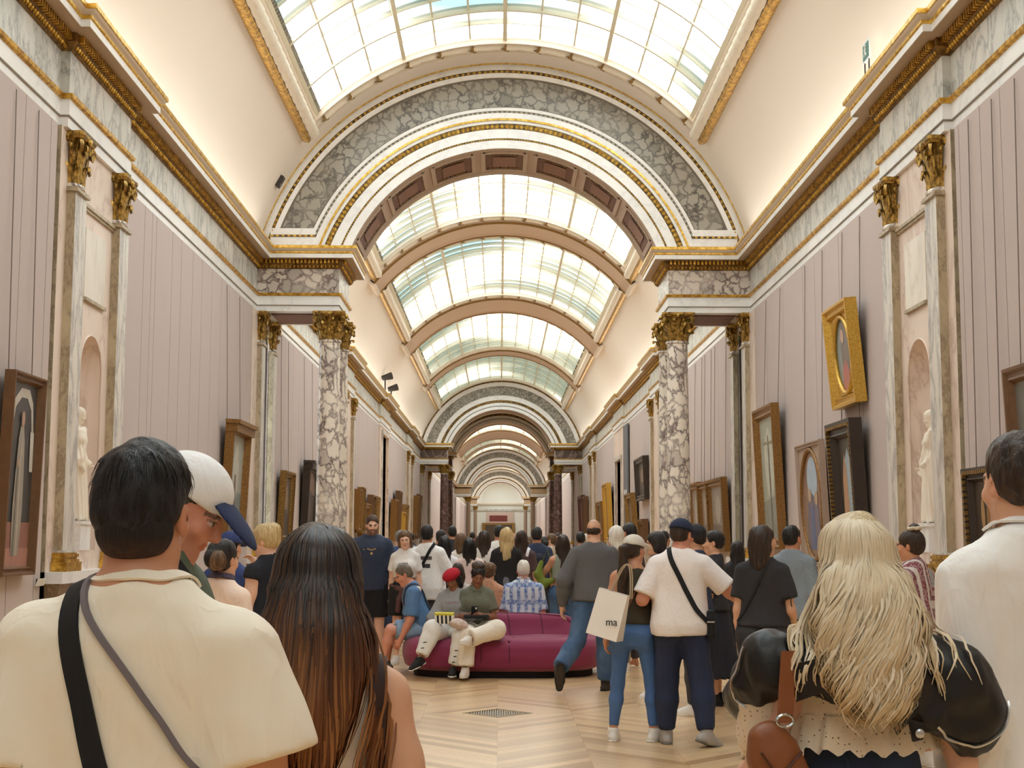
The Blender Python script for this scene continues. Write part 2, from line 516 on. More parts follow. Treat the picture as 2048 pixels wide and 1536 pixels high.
def plank_quads():
    """(strip, parallelogram corners) of every plank, mirrored about the axis and about each grille"""
    out = []
    dy = PW * math.sqrt(2)
    nst = 8
    for k in range(-nst, nst):
        xa, xb = SEAM0 + k * STRIP, SEAM0 + (k + 1) * STRIP
        if xa > 5.0 or xb < -5.05:
            continue
        xa, xb = max(xa, -5.0), min(xb, 5.0)
        sgn = 1 if k % 2 == 0 else -1
        for (ya, yb, sg) in ((-3.0, FLIP_Y, sgn), (FLIP_Y, 30.0, -sgn), (30.0, 46.7, sgn), (46.7, 63.4, -sgn), (63.4, 90, sgn)):
            off = sg * (xb - xa)
            y = ya - abs(off)
            while y < yb + abs(off):
                # the plank goes from (xa, y) to (xb, y+off); cut it at the mirror lines
                q = [(xa, y), (xb, y + off), (xb, y + off + dy), (xa, y + dy)]
                q = clip_poly(q, ya, yb)
                if len(q) >= 3:
                    out.append((k, q))
                y += dy
    return out
def clip_poly(q, ya, yb):
    for lim, keep in ((ya, 1), (yb, -1)):
        r = []
        for i in range(len(q)):
            a, b_ = q[i - 1], q[i]
            ia, ib = keep * (a[1] - lim) >= 0, keep * (b_[1] - lim) >= 0
            if ia != ib:
                t = (lim - a[1]) / (b_[1] - a[1])
                r.append((a[0] + t * (b_[0] - a[0]), lim))
            if ib:
                r.append(b_)
        q = r
        if not q: return []
    return q
_rp = random.Random(5)
GR = 0.33                                 # half diagonal of the grille
rest = MB(); tones = []; singles = []
GRX, GRY = SEAM0, FLIP_Y
for k, q in plank_quads():
    cx = sum(p[0] for p in q) / len(q); cy = sum(p[1] for p in q) / len(q)
    if abs(cx - GRX) + abs(cy - GRY) < GR * 0.9:
        continue
    if max(abs(p[0] - GRX) + abs(p[1] - GRY) for p in q) < GR + 0.02:
        continue
    sh = [(cx + (x - cx) * 0.9985, cy + (y - cy) * 0.992) for x, y in q]
    n = len(sh)
    V = [(x, y, -0.012) for x, y in sh] + [(x, y, 0.0) for x, y in sh]
    area = sum(sh[i - 1][0] * sh[i][1] - sh[i][0] * sh[i - 1][1] for i in range(n))
    F = [tuple(range(n, 2 * n))] + [(i, (i + 1) % n, n + (i + 1) % n, n + i) for i in range(n)]
    seen = 9.7 < cy < 14.6 and -2.3 < cx < 2.9 and len(singles) < 300 and abs(area) > 0.02
    if seen:
        singles.append((V, F, area < 0))
    else:
        rest.add(V, F, 0, area < 0); tones += [_rp.random()] * len(F)
for V, F, fl in singles:
    m = MB(); m.add(V, F, 0, fl); m.build('plank', OAK, FLOOR)
o = rest.build('floor_planks', OAK, FLOOR)
at = o.data.attributes.new('plank_tone', 'FLOAT', 'FACE'); at.data.foreach_set('value', np.array(tones, dtype=np.float32))
tag(o, kind='stuff')
far = MB(); far.box(-5.0, 5.0, 90, END_Y, -0.012, 0.0); far.box(-5, 5, BACK_Y, -3.0, -0.012, 0); far.build('far_boarding', OAK, FLOOR)
# bronze floor grille: a square set on its corner, thin slats running along the gallery
g = empty('floor_grille', (GRX, GRY, 0)); tag(g, 'small diamond-shaped metal air grille set into the plank floor before the sofa', 'floor grille')
m = MB(); m.add([(0, -GR, -0.011), (GR, 0, -0.011), (0, GR, -0.011), (-GR, 0, -0.011)], [(0, 1, 2, 3)]); m.build('grille_well', IRON, g)
STEEL = plain('brushed_bronze', srgb(170, 152, 120), 0.4, 0.5)
m = MB()
for a, b_ in (((0, -GR), (GR, 0)), ((GR, 0), (0, GR)), ((0, GR), (-GR, 0)), ((-GR, 0), (0, -GR))):
    a = np.array(a); b_ = np.array(b_); c = (1 - 0.05)
    m.add([(*a, -0.011), (*b_, -0.011), (*(b_ * c), -0.011), (*(a * c), -0.011), (*a, 0.003), (*b_, 0.003), (*(b_ * c), 0.003), (*(a * c), 0.003)], [(4, 5, 6, 7), (0, 1, 5, 4), (2, 3, 7, 6)])
m.build('grille_frame', STEEL, g)
for k in range(-14, 15):
    x = k * 0.022; h = (GR * 0.95 - abs(x))
    m = MB(); m.box(x - 0.006, x + 0.006, -h, h, -0.01, 0.0); m.build('slat', STEEL, g)

# ---- vault
def arcp(R, a, y):
    return (R * math.sin(a), y, ZC + R * math.cos(a))
A_SPR = math.acos((7.44 - ZC) / RV)
ceil = MB()
def arc_patch(mb, R, a0, a1, y0, y1, n=16, m=0, flip=True):
    P = np.array([[arcp(R, a0 + (a1 - a0) * i / n, y) for y in (y0, y1)] for i in range(n + 1)])
    mb.grid(P, m, flip=not flip)
yv = BACK_Y
for a, b_ in SKY:
    for q0, q1, qn in ((-A_SPR, -FRAME_A + 0.02, 14), (-FRAME_A + 0.02, FRAME_A - 0.02, 40), (FRAME_A - 0.02, A_SPR, 14)):
        arc_patch(ceil, RV, q0, q1, yv, a - 0.55, qn)
    arc_patch(ceil, RV, -A_SPR, -FRAME_A + 0.02, a - 0.55, b_ + 0.55, 14)
    arc_patch(ceil, RV, FRAME_A - 0.02, A_SPR, a - 0.55, b_ + 0.55, 14)
    yv = b_ + 0.55
arc_patch(ceil, RV, -A_SPR, A_SPR, yv, END_Y, 48)
CEIL = tag(ceil.build('ceiling', PLASTER, smooth=True), kind='structure')

# ---- skylights
def pane_material():
    t = NT('skylight_glass')
    nt = t.t
    nt.nodes.remove(t.b)
    tr = t.n('ShaderNodeBsdfTransparent')
    gl = t.n('ShaderNodeBsdfGlossy', Roughness=0.15)
    ge = t.n('ShaderNodeNewGeometry')
    nz = t.noise(ge.outputs['Position'], 0.22, 0)
    c = t.ramp(nz.outputs['Fac'], [(0.34, (0.075, 0.108, 0.114, 1)), (0.46, (0.20, 0.23, 0.235, 1)), (0.52, (0.50, 0.53, 0.54, 1))])
    t.l(c, tr.inputs['Color'])
    mx = t.n('ShaderNodeMixShader'); mx.inputs[0].default_value = 0.05
    t.l(tr.outputs[0], mx.inputs[1]); t.l(gl.outputs[0], mx.inputs[2]); t.l(mx.outputs[0], t.out.inputs['Surface'])
    return t.m
GLASS = pane_material()
RG = 5.22
NC = 12
DA = 2 * SKY_A / NC
def arc_bar(mb, R0, R1, a0, a1, y0, y1, n, m=0):
    """bar of rectangular section bent round the vault axis"""
    P = []
    for i in range(n + 1):
        a = a0 + (a1 - a0) * i / n
        P.append([arcp(R0, a, y0), arcp(R0, a, y1), arcp(R1, a, y1), arcp(R1, a, y0)])
    mb.grid(np.array(P), m, closed_v=True, flip=True)
def long_bar(mb, a, w, R0, R1, y0, y1, m=0):
    da = w / R0 / 2
    V = [arcp(R, x, y) for y in (y0, y1) for (R, x) in ((R0, a - da), (R0, a + da), (R1, a + da), (R1, a - da))]
    mb.add(V, [(0, 1, 2, 3), (7, 6, 5, 4), (0, 4, 5, 1), (1, 5, 6, 2), (2, 6, 7, 3), (3, 7, 4, 0)], m)
pane_cache = {}
def pane_mesh(dy):
    k = round(dy, 4)
    if k not in pane_cache:
        m = MB()
        P = np.array([[(RG * math.sin(a), y, RG * math.cos(a)) for y in (0.0, dy)] for a in np.linspace(-DA / 2, DA / 2, 4)])
        m.grid(P); pane_cache[k] = m.mesh('pane', GLASS, True)
    return pane_cache[k]
def garland(mb, pts, r, period, seg=10, m=0, amp=0.16):
    """moulded leaf garland: a thick tube whose skin swells leaf by leaf"""
    pts = [Vector(p) for p in pts]
    L = [0.0]
    for a, b_ in zip(pts[:-1], pts[1:]):
        L.append(L[-1] + (b_ - a).length)
    P = []
    for i, p in enumerate(pts):
        d = (pts[min(i + 1, len(pts) - 1)] - pts[max(i - 1, 0)]).normalized()
        inw = Vector((-p.x, 0, ZC - p.z)).normalized()
        u = d.cross(inw).normalized()
        ring = []
        for k in range(seg):
            th = 2 * math.pi * k / seg
            ph = L[i] / period + 0.35 * abs(math.cos(th))
            fr = ph - math.floor(ph)
            rr = r * (1 + amp * (math.sqrt(fr) * 1.3 - 0.9) + 0.07 * math.sin(5 * th))
            ring.append(tuple(p + u * (rr * math.cos(th)) + inw * (rr * math.sin(th))))
        P.append(ring)
    mb.grid(np.array(P), m, closed_v=True)
def skylight(idx, y0, y1, detail):
    t = empty('window_%d' % idx, (0, 0, 0)); tag(t, kind='structure')
    rows = max(2, int(round((y1 - y0) / 0.743)))
    dy = (y1 - y0) / rows
    # glazing bars, thick at every third line
    for i in range(NC + 1):
        a = -SKY_A + i * DA
        m = MB(); big = i % 3 == 0
        long_bar(m, a, 0.075 if big else 0.032, 5.10 if big else 5.17, RG + 0.05, y0, y1); m.build('glazing_bar', BAR, t)
    for r in range(rows + 1):
        y = y0 + r * dy; big = r % 3 == 0
        m = MB(); w = 0.06 if big else 0.028
        arc_bar(m, 5.13 if big else 5.17, RG + 0.05, -SKY_A, SKY_A, y - w / 2, y + w / 2, 36)
        m.build('cross_bar', BAR, t, smooth=False)
    # panes
    if detail:
        pm = pane_mesh(dy)
        for i in range(NC):
            for r in range(rows):
                link('pane', pm, t, (0, y0 + r * dy, ZC), (0, -SKY_A + (i + 0.5) * DA, 0))
    else:
        m = MB(); arc_patch(m, RG, -SKY_A, SKY_A, y0, y1, 24); tag(m.build('glazing', GLASS, t, smooth=True), kind='stuff')
    # upstand closing the gap between vault shell and glass, plus the moulded frame
    fy0, fy1 = y0 - 0.55, y1 + 0.55
    m = MB()
    for sg in (-1, 1):
        P = []
        for R, a in ((5.10, FRAME_A), (5.02, FRAME_A - 0.008), (5.02, FRAME_A - 0.022), (5.12, FRAME_A - 0.026)):
            P.append([arcp(R, sg * a, fy0), arcp(R, sg * a, fy1)])
        P.insert(0, [arcp(RV + 0.02, sg * (FRAME_A + 0.002), fy0), arcp(RV + 0.02, sg * (FRAME_A + 0.002), fy1)])
        m.grid(np.array(P), 0, flip=sg < 0)
    m.build('frame_gilding', GOLD, t)
    m = MB()
    for sg in (-1, 1):
        P = []
        for R, a in ((5.13, FRAME_A - 0.026), (5.14, FRAME_A - 0.066), (5.04, FRAME_A - 0.068), (5.04, FRAME_A - 0.078), (5.09, FRAME_A - 0.082), (5.11, SKY_A + 0.012), (5.25, SKY_A + 0.012)):
            P.append([arcp(R, sg * a, fy0), arcp(R, sg * a, fy1)])
        m.grid(np.array(P), 0, flip=sg < 0)
    for (ya, yb) in ((fy0, y0 - 0.02), (y1 + 0.02, fy1)):
        n = 40
        prof = ((RV + 0.02, ya), (5.06, ya + 0.005), (5.06, ya + 0.05), (5.13, ya + 0.07), (5.13, yb - 0.2), (5.08, yb - 0.16), (5.10, yb - 0.05), (5.25, yb)) if ya == fy0 and False else None
        prof = [(RV + 0.02, ya), (5.06, ya + 0.01), (5.06, ya + 0.06), (5.12, ya + 0.08), (5.12, yb - 0.08), (5.06, yb - 0.06), (5.06, yb - 0.01), (RV + 0.1, yb)]
        P = np.array([[arcp(R, -FRAME_A + 2 * FRAME_A * i / n, y) for (R, y) in prof] for i in range(n + 1)])
        m.grid(P, 0, flip=False)
    m.build('frame', BEIGE, t)
    m = MB()
    N = int((fy1 - fy0) / (0.06 if detail else 0.25))
    for sg in (-1, 1):
        garland(m, [arcp(5.05, sg * (FRAME_A - 0.046), fy0 + 0.05 + (fy1 - fy0 - 0.1) * i / N) for i in range(N + 1)], 0.115, 0.42, amp=0.3)
    m.build('leaf_garland_molding', STUCCO, t, smooth=True)
    m = MB()
    for yy in (y0 - 0.27, y1 + 0.27):
        garland(m, [arcp(5.09, -FRAME_A + 0.06 + (2 * FRAME_A - 0.12) * i / 90, yy) for i in range(91)], 0.08, 0.5, 8, amp=0.28)
    m.build('end_garland_molding', STUCCO, t, smooth=True)
    if detail:
        m = MB()
        for yy in (y0 - 0.27, y1 + 0.27):
            for i in range(-6, 7):
                a = i * DA * 0.98
                garland(m, [arcp(5.085, a - 0.012 + 0.024 * j / 3 , yy - 0.07 + 0.14 * j / 3) for j in range(4)], 0.085, 9.0, 8, amp=0.0)
        m.build('ribbon_molding', OLDGILT, t, smooth=True)
    # perforated iron strip beside the glass
    m = MB()
    for sg in (-1, 1):
        a0 = SKY_A - 0.028
        if sg < 0 or not detail:
            P = np.array([[arcp(5.195, sg * a, y) for y in (y0, y1)] for a in (a0, SKY_A + 0.004)]); m.grid(P, 0, flip=sg > 0)
            k = 0; yy = y0
            while yy < y1 and detail:
                long_bar(m, sg * (SKY_A - 0.012), 0.11, 5.14, 5.19, yy, yy + 0.06, 1); yy += 0.14
    m.build('vent_grille', [IRON, plain('vent_slat', srgb(150, 142, 128), 0.6)], t)
for k, (a, b_) in enumerate(SKY):
    skylight(k + 1, a, b_, k in (3, 4, 5))

# transverse ribs of the vault between the skylights of the second bay and beyond
for k, (a, b_) in enumerate(((41.95, 43.75), (55.65, 58.95), (71.2, 73.1), (125.0, 135.2), (141.6, 144.4))):
    m = MB()
    n = 48
    A1 = FRAME_A + 0.01
    prof = [(RV + 0.02, a), (5.0, a), (5.0, a + 0.12), (5.05, a + 0.16), (5.05, b_ - 0.16), (5.0, b_ - 0.12), (5.0, b_), (RV + 0.02, b_)]
    P = np.array([[arcp(R, -A1 + 2 * A1 * i / n, y) for (R, y) in prof] for i in range(n + 1)])
    m.grid(P, 0, flip=False)
    r_ = m.build('vault_rib', RIBM, CEIL, auto=30)
    m = MB()
    for yy in (a - 0.015, b_ - 0.045):
        arc_bar(m, 4.97, 5.03, -A1, A1, yy, yy + 0.06, n)
    m.build('rib_gilding', OLDGILT, r_)
    for sg in (-1, 1):
        m = MB(); V = MB()
        long_bar(m, sg * (A1 + 0.004), 0.12, 4.96, 5.16, a, b_); m.build('rib_end', BEIGE, r_)

# ---- arches
DARKGOLD = gilded('dark_gilding', srgb(150, 116, 56), srgb(70, 54, 34), 9, 0.45, 0.5, 0.2)  # darker gilding for bead grounds and coffer eggs
BAND = [  # outer radius, inner radius, how far the face stands forward at each edge, material
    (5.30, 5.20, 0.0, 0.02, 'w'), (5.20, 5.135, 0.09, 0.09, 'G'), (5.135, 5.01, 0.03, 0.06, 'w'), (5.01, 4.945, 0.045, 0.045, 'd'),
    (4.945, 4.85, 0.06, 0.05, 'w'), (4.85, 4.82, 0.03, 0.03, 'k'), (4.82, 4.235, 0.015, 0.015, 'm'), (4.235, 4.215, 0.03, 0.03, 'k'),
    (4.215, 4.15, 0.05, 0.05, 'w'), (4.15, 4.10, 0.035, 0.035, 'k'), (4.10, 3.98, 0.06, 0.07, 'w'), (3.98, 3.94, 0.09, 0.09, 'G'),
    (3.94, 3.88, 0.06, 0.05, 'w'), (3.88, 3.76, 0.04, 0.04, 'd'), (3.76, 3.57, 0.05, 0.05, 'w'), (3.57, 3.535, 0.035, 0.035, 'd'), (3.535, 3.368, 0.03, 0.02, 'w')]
RI = 3.368
def end_angle(R, z=7.45):
    return math.acos((z - ZC) / R)
def arch_ring(mb, R0, R1, f0, f1, Y, m, n=72, side=1):
    """annular face with small returns at both edges; side=1 faces the camera"""
    e0, e1 = end_angle(R0), end_angle(R1)
    P = []
    for i in range(n + 1):
        t = -1 + 2 * i / n
        a0, a1 = t * e0, t * e1
        P.append([(R0 * math.sin(a0), Y + side * 0.02, ZC + R0 * math.cos(a0)), (R0 * math.sin(a0), Y - side * f0, ZC + R0 * math.cos(a0)),
                  (R1 * math.sin(a1), Y - side * f1, ZC + R1 * math.cos(a1)), (R1 * math.sin(a1), Y + side * 0.02, ZC + R1 * math.cos(a1))])
    mb.grid(np.array(P), m, flip=(side < 0))
def beads(mb, R, f, Y, size, step, m=0, n8=False):
    e = end_angle(R) - 0.01
    n = int(2 * e * R / step)
    V8 = [(1, 0, 0), (0, 1, 0), (-1, 0, 0), (0, -1, 0), (0, 0, 1), (0, 0, -1)]
    F8 = [(0, 1, 4), (1, 2, 4), (2, 3, 4), (3, 0, 4), (1, 0, 5), (2, 1, 5), (3, 2, 5), (0, 3, 5)]
    for i in range(n + 1):
        a = -e + 2 * e * i / n
        c = Vector((R * math.sin(a), Y - f, ZC + R * math.cos(a)))
        tv = Vector((math.cos(a), 0, -math.sin(a))); rv = Vector((math.sin(a), 0, math.cos(a)))
        k = 1.0
        mb.add([tuple(c + tv * (x * size[0] * k) + rv * (z * size[1]) + Vector((0, -y * size[2], 0))) for x, z, y in V8], F8, m)
ARCHLBL = ['great marble arch with gilded bands nearest the viewer, carried by the veined white columns', 'second great arch far down the gallery on dark purple columns', 'arch directly behind the second great arch, same dark columns',
           'fourth arch deep in the gallery on slender brown columns', 'last small arch just before the pale end wall']
def archway(k, Y0, Y1, detail):
    t = empty('archway', (0, 0, 0)); tag(t, ARCHLBL[k], 'arch', 'arches across the gallery')
    n = 96 if detail else 40
    bands = BAND if detail else [(5.30, 5.15, 0.02, 0.04, 'w'), (5.15, 5.06, 0.05, 0.05, 'd'), (5.06, 4.82, 0.05, 0.05, 'w'), (4.82, 4.235, 0.015, 0.015, 'm'), (4.235, 3.95, 0.05, 0.05, 'w'),
                                 (3.95, 3.78, 0.05, 0.05, 'd'), (3.78, 3.60, 0.05, 0.05, 'w'), (3.60, 3.55, 0.03, 0.03, 'k'), (3.55, 3.368, 0.03, 0.03, 'w')]
    parts = {}
    for R0, R1, f0, f1, mk in bands:
        parts.setdefault(mk, MB())
        arch_ring(parts[mk], R0, R1, f0, f1, Y0, 0, n)
    if k == 0:
        for R0, R1, f0, f1, mk in bands[:1] + bands[-2:]:
            arch_ring(parts[mk], R0, R1, f0, f1, Y1, 0, n, -1)
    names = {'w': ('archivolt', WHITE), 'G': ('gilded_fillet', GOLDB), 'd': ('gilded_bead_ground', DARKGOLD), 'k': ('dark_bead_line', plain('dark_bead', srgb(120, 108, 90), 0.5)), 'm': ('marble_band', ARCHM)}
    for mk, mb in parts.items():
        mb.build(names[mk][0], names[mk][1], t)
    if detail:
        m = MB(); beads(m, 4.978, 0.05, Y0, (0.04, 0.03, 0.03), 0.115); tag(m.build('bead_molding', GOLDB, t), kind='stuff')
        m = MB(); beads(m, 4.125, 0.04, Y0, (0.035, 0.022, 0.02), 0.1); tag(m.build('grey_bead_molding', plain('pale_bead', srgb(200, 194, 176), 0.5), t), kind='stuff')
        m = MB(); beads(m, 3.82, 0.05, Y0, (0.045, 0.05, 0.04), 0.1); beads(m, 3.553, 0.04, Y0, (0.02, 0.016, 0.02), 0.055); tag(m.build('gold_bead_molding', GOLDB, t), kind='stuff')
        # the marble band and its beads return horizontally above each pier
        for sg in (-1, 1):
            m = MB()
            xa = math.sqrt(4.98 ** 2 - (7.72 - ZC) ** 2); xb = math.sqrt(4.12 ** 2 - (7.72 - ZC) ** 2)
            m.box(sg * xb, sg * xa, Y0 - 0.062, Y0, 7.45, 7.87, 0); m.box(sg * xb, sg * (xa - 0.02), Y0 - 0.075, Y0, 7.69, 7.735, 1)
            x = xb + 0.05
            while x < xa:
                m.box(sg * x, sg * (x + 0.05), Y0 - 0.09, Y0, 7.695, 7.73, 2); x += 0.115
            m.box(sg * (xb - 0.25), sg * xa, Y0 - 0.08, Y0, 7.47, 7.53, 3)
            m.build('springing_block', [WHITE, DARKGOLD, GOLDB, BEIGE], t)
    # wall above/beside the arch up to the vault, between the two faces
    m = MB()
    e = end_angle(RI); nI = 60
    P = np.array([[(RI * math.sin(a), y, ZC + RI * math.cos(a)) for y in (Y0 + 0.0, Y0 + 0.16, Y1 - 0.16, Y1)] for a in np.linspace(-e, e, nI + 1)])
    m.grid(P, 0, flip=False)
    m.build('intrados', RIBM if k else COFRIM, t, smooth=True)
    m = MB()
    arch_ring(m, RV + 0.02, 3.3, -0.03, -0.03, Y1 if k else Y1 - 0.02, 0, n, -1); m.build('rear_face', BEIGE, t)
    m = MB(); arch_ring(m, RV + 0.2, 3.38, -0.01, -0.01, Y0, 0, n); m.build('front_ground', WHITE, t)
    if detail:
        for c in range(-3, 4):
            a = c * math.radians(18.7)
            co = empty('coffer', (0, 0, 0), parent=t)
            a0, a1 = a - math.radians(7.6), a + math.radians(7.6)
            m = MB(); arc_bar(m, RI - 0.03, RI + 0.02, a0, a1, Y0 + 0.22, Y0 + 0.32, 8); arc_bar(m, RI - 0.03, RI + 0.02, a0, a1, Y1 - 0.32, Y1 - 0.22, 8)
            for q in (a0, a1):
                long_bar(m, q, 0.09, RI - 0.03, RI + 0.02, Y0 + 0.22, Y1 - 0.22)
            m.build('coffer_rim', COFRIM, co)
            m = MB(); arc_patch(m, RI - 0.012, a0 + 0.012, a1 - 0.012, Y0 + 0.3, Y1 - 0.3, 8); m.build('coffer_field', UMBER, co)
            m = MB(); x = a0 + 0.03
            while x < a1 - 0.03:
                for yy in (Y0 + 0.40, Y1 - 0.46):
                    long_bar(m, x, 0.05, RI - 0.03, RI, yy, yy + 0.06)
                x += 0.026
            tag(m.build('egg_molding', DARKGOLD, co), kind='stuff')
            m = MB(); arc_patch(m, RI - 0.03, a0 + 0.06, a1 - 0.06, Y0 + 0.55, Y1 - 0.55, 8); m.build('coffer_panel', plain('coffer_panel_brown', srgb(134, 92, 70), 0.55, var=0.15), co)
    return t
for k, (a, b_) in enumerate(ARCH_Y):
    archway(k, a, b_, k == 0)
# ---------------------------------------------------------------- columns, pilasters, niches
def leaf(mb, r0, z0, h, w, ang, curl, m=0, flare=0.05):
    """acanthus leaf: hugs the bell, then its tip rolls outward"""
    c, s_ = math.cos(ang), math.sin(ang)
    rows = []
    N = 9
    for i in range(N + 1):
        t = i / N
        if t < 0.68:
            k = t / 0.68
            r = r0 + flare * k * k; z = z0 + h * 0.9 * k
        else:
            k = (t - 0.68) / 0.32
            th = k * math.pi * 1.05
            r = r0 + flare + curl * (1 - math.cos(th)) * 0.62; z = z0 + h * 0.9 + curl * math.sin(th) * 0.75
        ww = w * (0.75 + 0.35 * math.sin(math.pi * min(1, t * 1.25)) * (1 + 0.28 * math.sin(t * 19))) * (1.0 if t < 0.75 else 1.0 - (t - 0.75) * 2.4)
        row = []
        for q in (-1, -0.5, 0, 0.5, 1):
            rr = r + (0.014 if q == 0 else 0.0) - 0.03 * abs(q) * w / 0.13 * 0.6
            x, y = rr, q * ww * 0.5
            row.append((c * x - s_ * y, s_ * x + c * y, z - 0.02 * abs(q)))
        rows.append(row)
    mb.grid(np.array(rows), m)
    back = np.array(rows); ctr = np.array([c, s_, 0]) * 0.014
    mb.grid(back - ctr, m, flip=True)
def volute(mb, r, z, ang, size, wid, m=0):
    c, s_ = math.cos(ang), math.sin(ang)
    pts = []
    for i in range(26):
        th = i / 25 * 3.6 * math.pi
        q = size * (1 - 0.82 * i / 25)
        pts.append((r + q * math.cos(-th + math.pi * 0.5), z + q * math.sin(-th + math.pi * 0.5)))
    rows = [[], [], [], []]
    P = []
    for (x, zz) in pts:
        ring = []
        for (dy, dr) in ((-wid, 0.012), (wid, 0.012), (wid, -0.012), (-wid, -0.012)):
            ux, uz = x - r, zz - z; L = math.hypot(ux, uz) + 1e-6
            X = x + ux / L * dr; Z = zz + uz / L * dr
            ring.append((c * X - s_ * dy, s_ * X + c * dy, Z))
        P.append(ring)
    mb.grid(np.array(P), m, closed_v=True)
    # stalk rising from the bell to the scroll
    st = []
    for i in range(7):
        t = i / 6
        x = r - size * 1.6 + t * size * 1.6; zz = z - size * 3.0 + (size * 4.0) * math.sin(t * math.pi / 2)
        st.append([(c * (x + dr) - s_ * dy, s_ * (x + dr) + c * dy, zz) for dy, dr in ((-wid, .01), (wid, .01), (wid, -.012), (-wid, -.012))])
    mb.grid(np.array(st), m, closed_v=True)
def capital_mesh():
    mb = MB()
    mb.lathe([(0.205, 0.0), (0.235, 0.006), (0.24, 0.03), (0.225, 0.05), (0.205, 0.055)], seg=28, m=1)
    mb.lathe([(0.200, 0.05), (0.20, 0.30), (0.215, 0.42), (0.26, 0.52), (0.275, 0.545)], seg=24, m=0)
    for k in range(8):
        leaf(mb, 0.215, 0.055, 0.20, 0.15, k * math.pi / 4, 0.062)
    for k in range(8):
        leaf(mb, 0.215, 0.07, 0.34, 0.14, (k + 0.5) * math.pi / 4, 0.075, flare=0.06)
    for k in range(4):
        volute(mb, 0.355, 0.46, (k + 0.5) * math.pi / 2, 0.068, 0.035)
        for e in (-0.28, 0.28):
            volute(mb, 0.285, 0.455, k * math.pi / 2 + e, 0.042, 0.02)
        a = k * math.pi / 2; c, s_ = math.cos(a), math.sin(a)
        fl = MB()
        mb.lathe([(0.0, -0.05), (0.05, -0.035), (0.065, 0.0), (0.05, 0.035), (0.0, 0.05)], (0.31 * c, 0.31 * s_, 0.545), 8, 0, caps=False)
    # abacus with hollowed sides
    ring = []
    for k in range(4):
        a = (k + 0.5) * math.pi / 2
        for da, rr in ((-0.09, 0.435), (0.09, 0.435)):
            ring.append((rr, a + da))
        for q in (0.3, 0.5, 0.7):
            aa = a + 0.09 + (math.pi / 2 - 0.18) * q
            ring.append((0.315 + 0.03 * abs(q - 0.5) * 5 * 0.5, aa))
    P = []
    for z, k in ((0.54, 0.9), (0.565, 0.96), (0.575, 1.0), (0.615, 1.0)):
        P.append([(r * k * math.cos(a), r * k * math.sin(a), z) for r, a in ring])
    mb.grid(np.array(P), 0, closed_v=True, flip=True)
    n = len(ring)
    mb.add(P[-1], [tuple(range(n))], 0); mb.add(P[0], [tuple(range(n))[::-1]], 0)
    return mb.mesh('capital', [BRONZE, COLM], True)
CAPM = capital_mesh()
CAPM.set_sharp_from_angle(angle=math.radians(40))
def shaft_mesh(mat, r0=0.235, r1=0.205, h=4.10):
    mb = MB()
    prof = [(r0 + 0.03, 0), (r0 + 0.03, 0.03), (r0, 0.06)]
    for i in range(1, 13):
        t = i / 12
        prof.append((r0 - (r0 - r1) * t ** 1.7, 0.06 + (h - 0.06) * t))
    mb.lathe(prof, seg=32)
    return mb.mesh('shaft', mat, True)
def base_mesh():
    mb = MB()
    mb.box(-0.33, 0.33, -0.33, 0.33, 0, 0.08)
    mb.lathe([(0.32, 0.08), (0.335, 0.10), (0.335, 0.13), (0.30, 0.15), (0.275, 0.16), (0.27, 0.18), (0.285, 0.195), (0.29, 0.215), (0.265, 0.235)], seg=32)
    return mb.mesh('base', GOLD, False)
def pedestal_mesh():
    mb = MB()
    mb.box(-0.40, 0.40, -0.40, 0.40, 0, 0.16, 0); mb.box(-0.36, 0.36, -0.36, 0.36, 0.16, 1.10, 1); mb.box(-0.40, 0.40, -0.40, 0.40, 1.10, 1.235, 0)
    return mb.mesh('pedestal', [WHITE, DADO])
SHAFT = {k: shaft_mesh(m) for k, m in (('pale', COLM), ('purple', PORPH), ('brown', plain('brown_stone', srgb(160, 136, 116), 0.4, var=0.12)))}
BASEM, PEDM = base_mesh(), pedestal_mesh()
def column(x, y, kind, label):
    t = empty('column', (x, y, 0)); tag(t, label, 'column', 'columns carrying the arches', 'thing')
    link('pedestal', PEDM, t); link('base', BASEM, t, (0, 0, 1.235)); link('shaft', SHAFT[kind], t, (0, 0, 1.46)); link('capital', CAPM, t, (0, 0, 5.555))
    return t
for k, ((a, b_), kind) in enumerate(zip(ARCH_Y, ('pale', 'purple', 'purple', 'brown', 'brown'))):
    for s, sd in ((-1, 'left'), (1, 'right')):
        for q, (y, dp) in enumerate(((a + 0.21, 'front'), (b_ - 0.21, 'rear'))):
            if kind == 'pale':
                lb = '%s white column with brown veins under the %s end of the nearest arch' % (dp, sd)
            elif k == 1:
                lb = '%s purple marble column on the %s under the second great arch' % (dp, sd)
            elif k == 2:
                lb = '%s purple column on the %s just beyond the second great arch' % (dp, sd)
            else:
                lb = '%s slender brown column on the %s under the %s arch' % (dp, sd, 'fourth' if k == 3 else 'last')
            column(wx(s, 1.47), y, kind, lb)

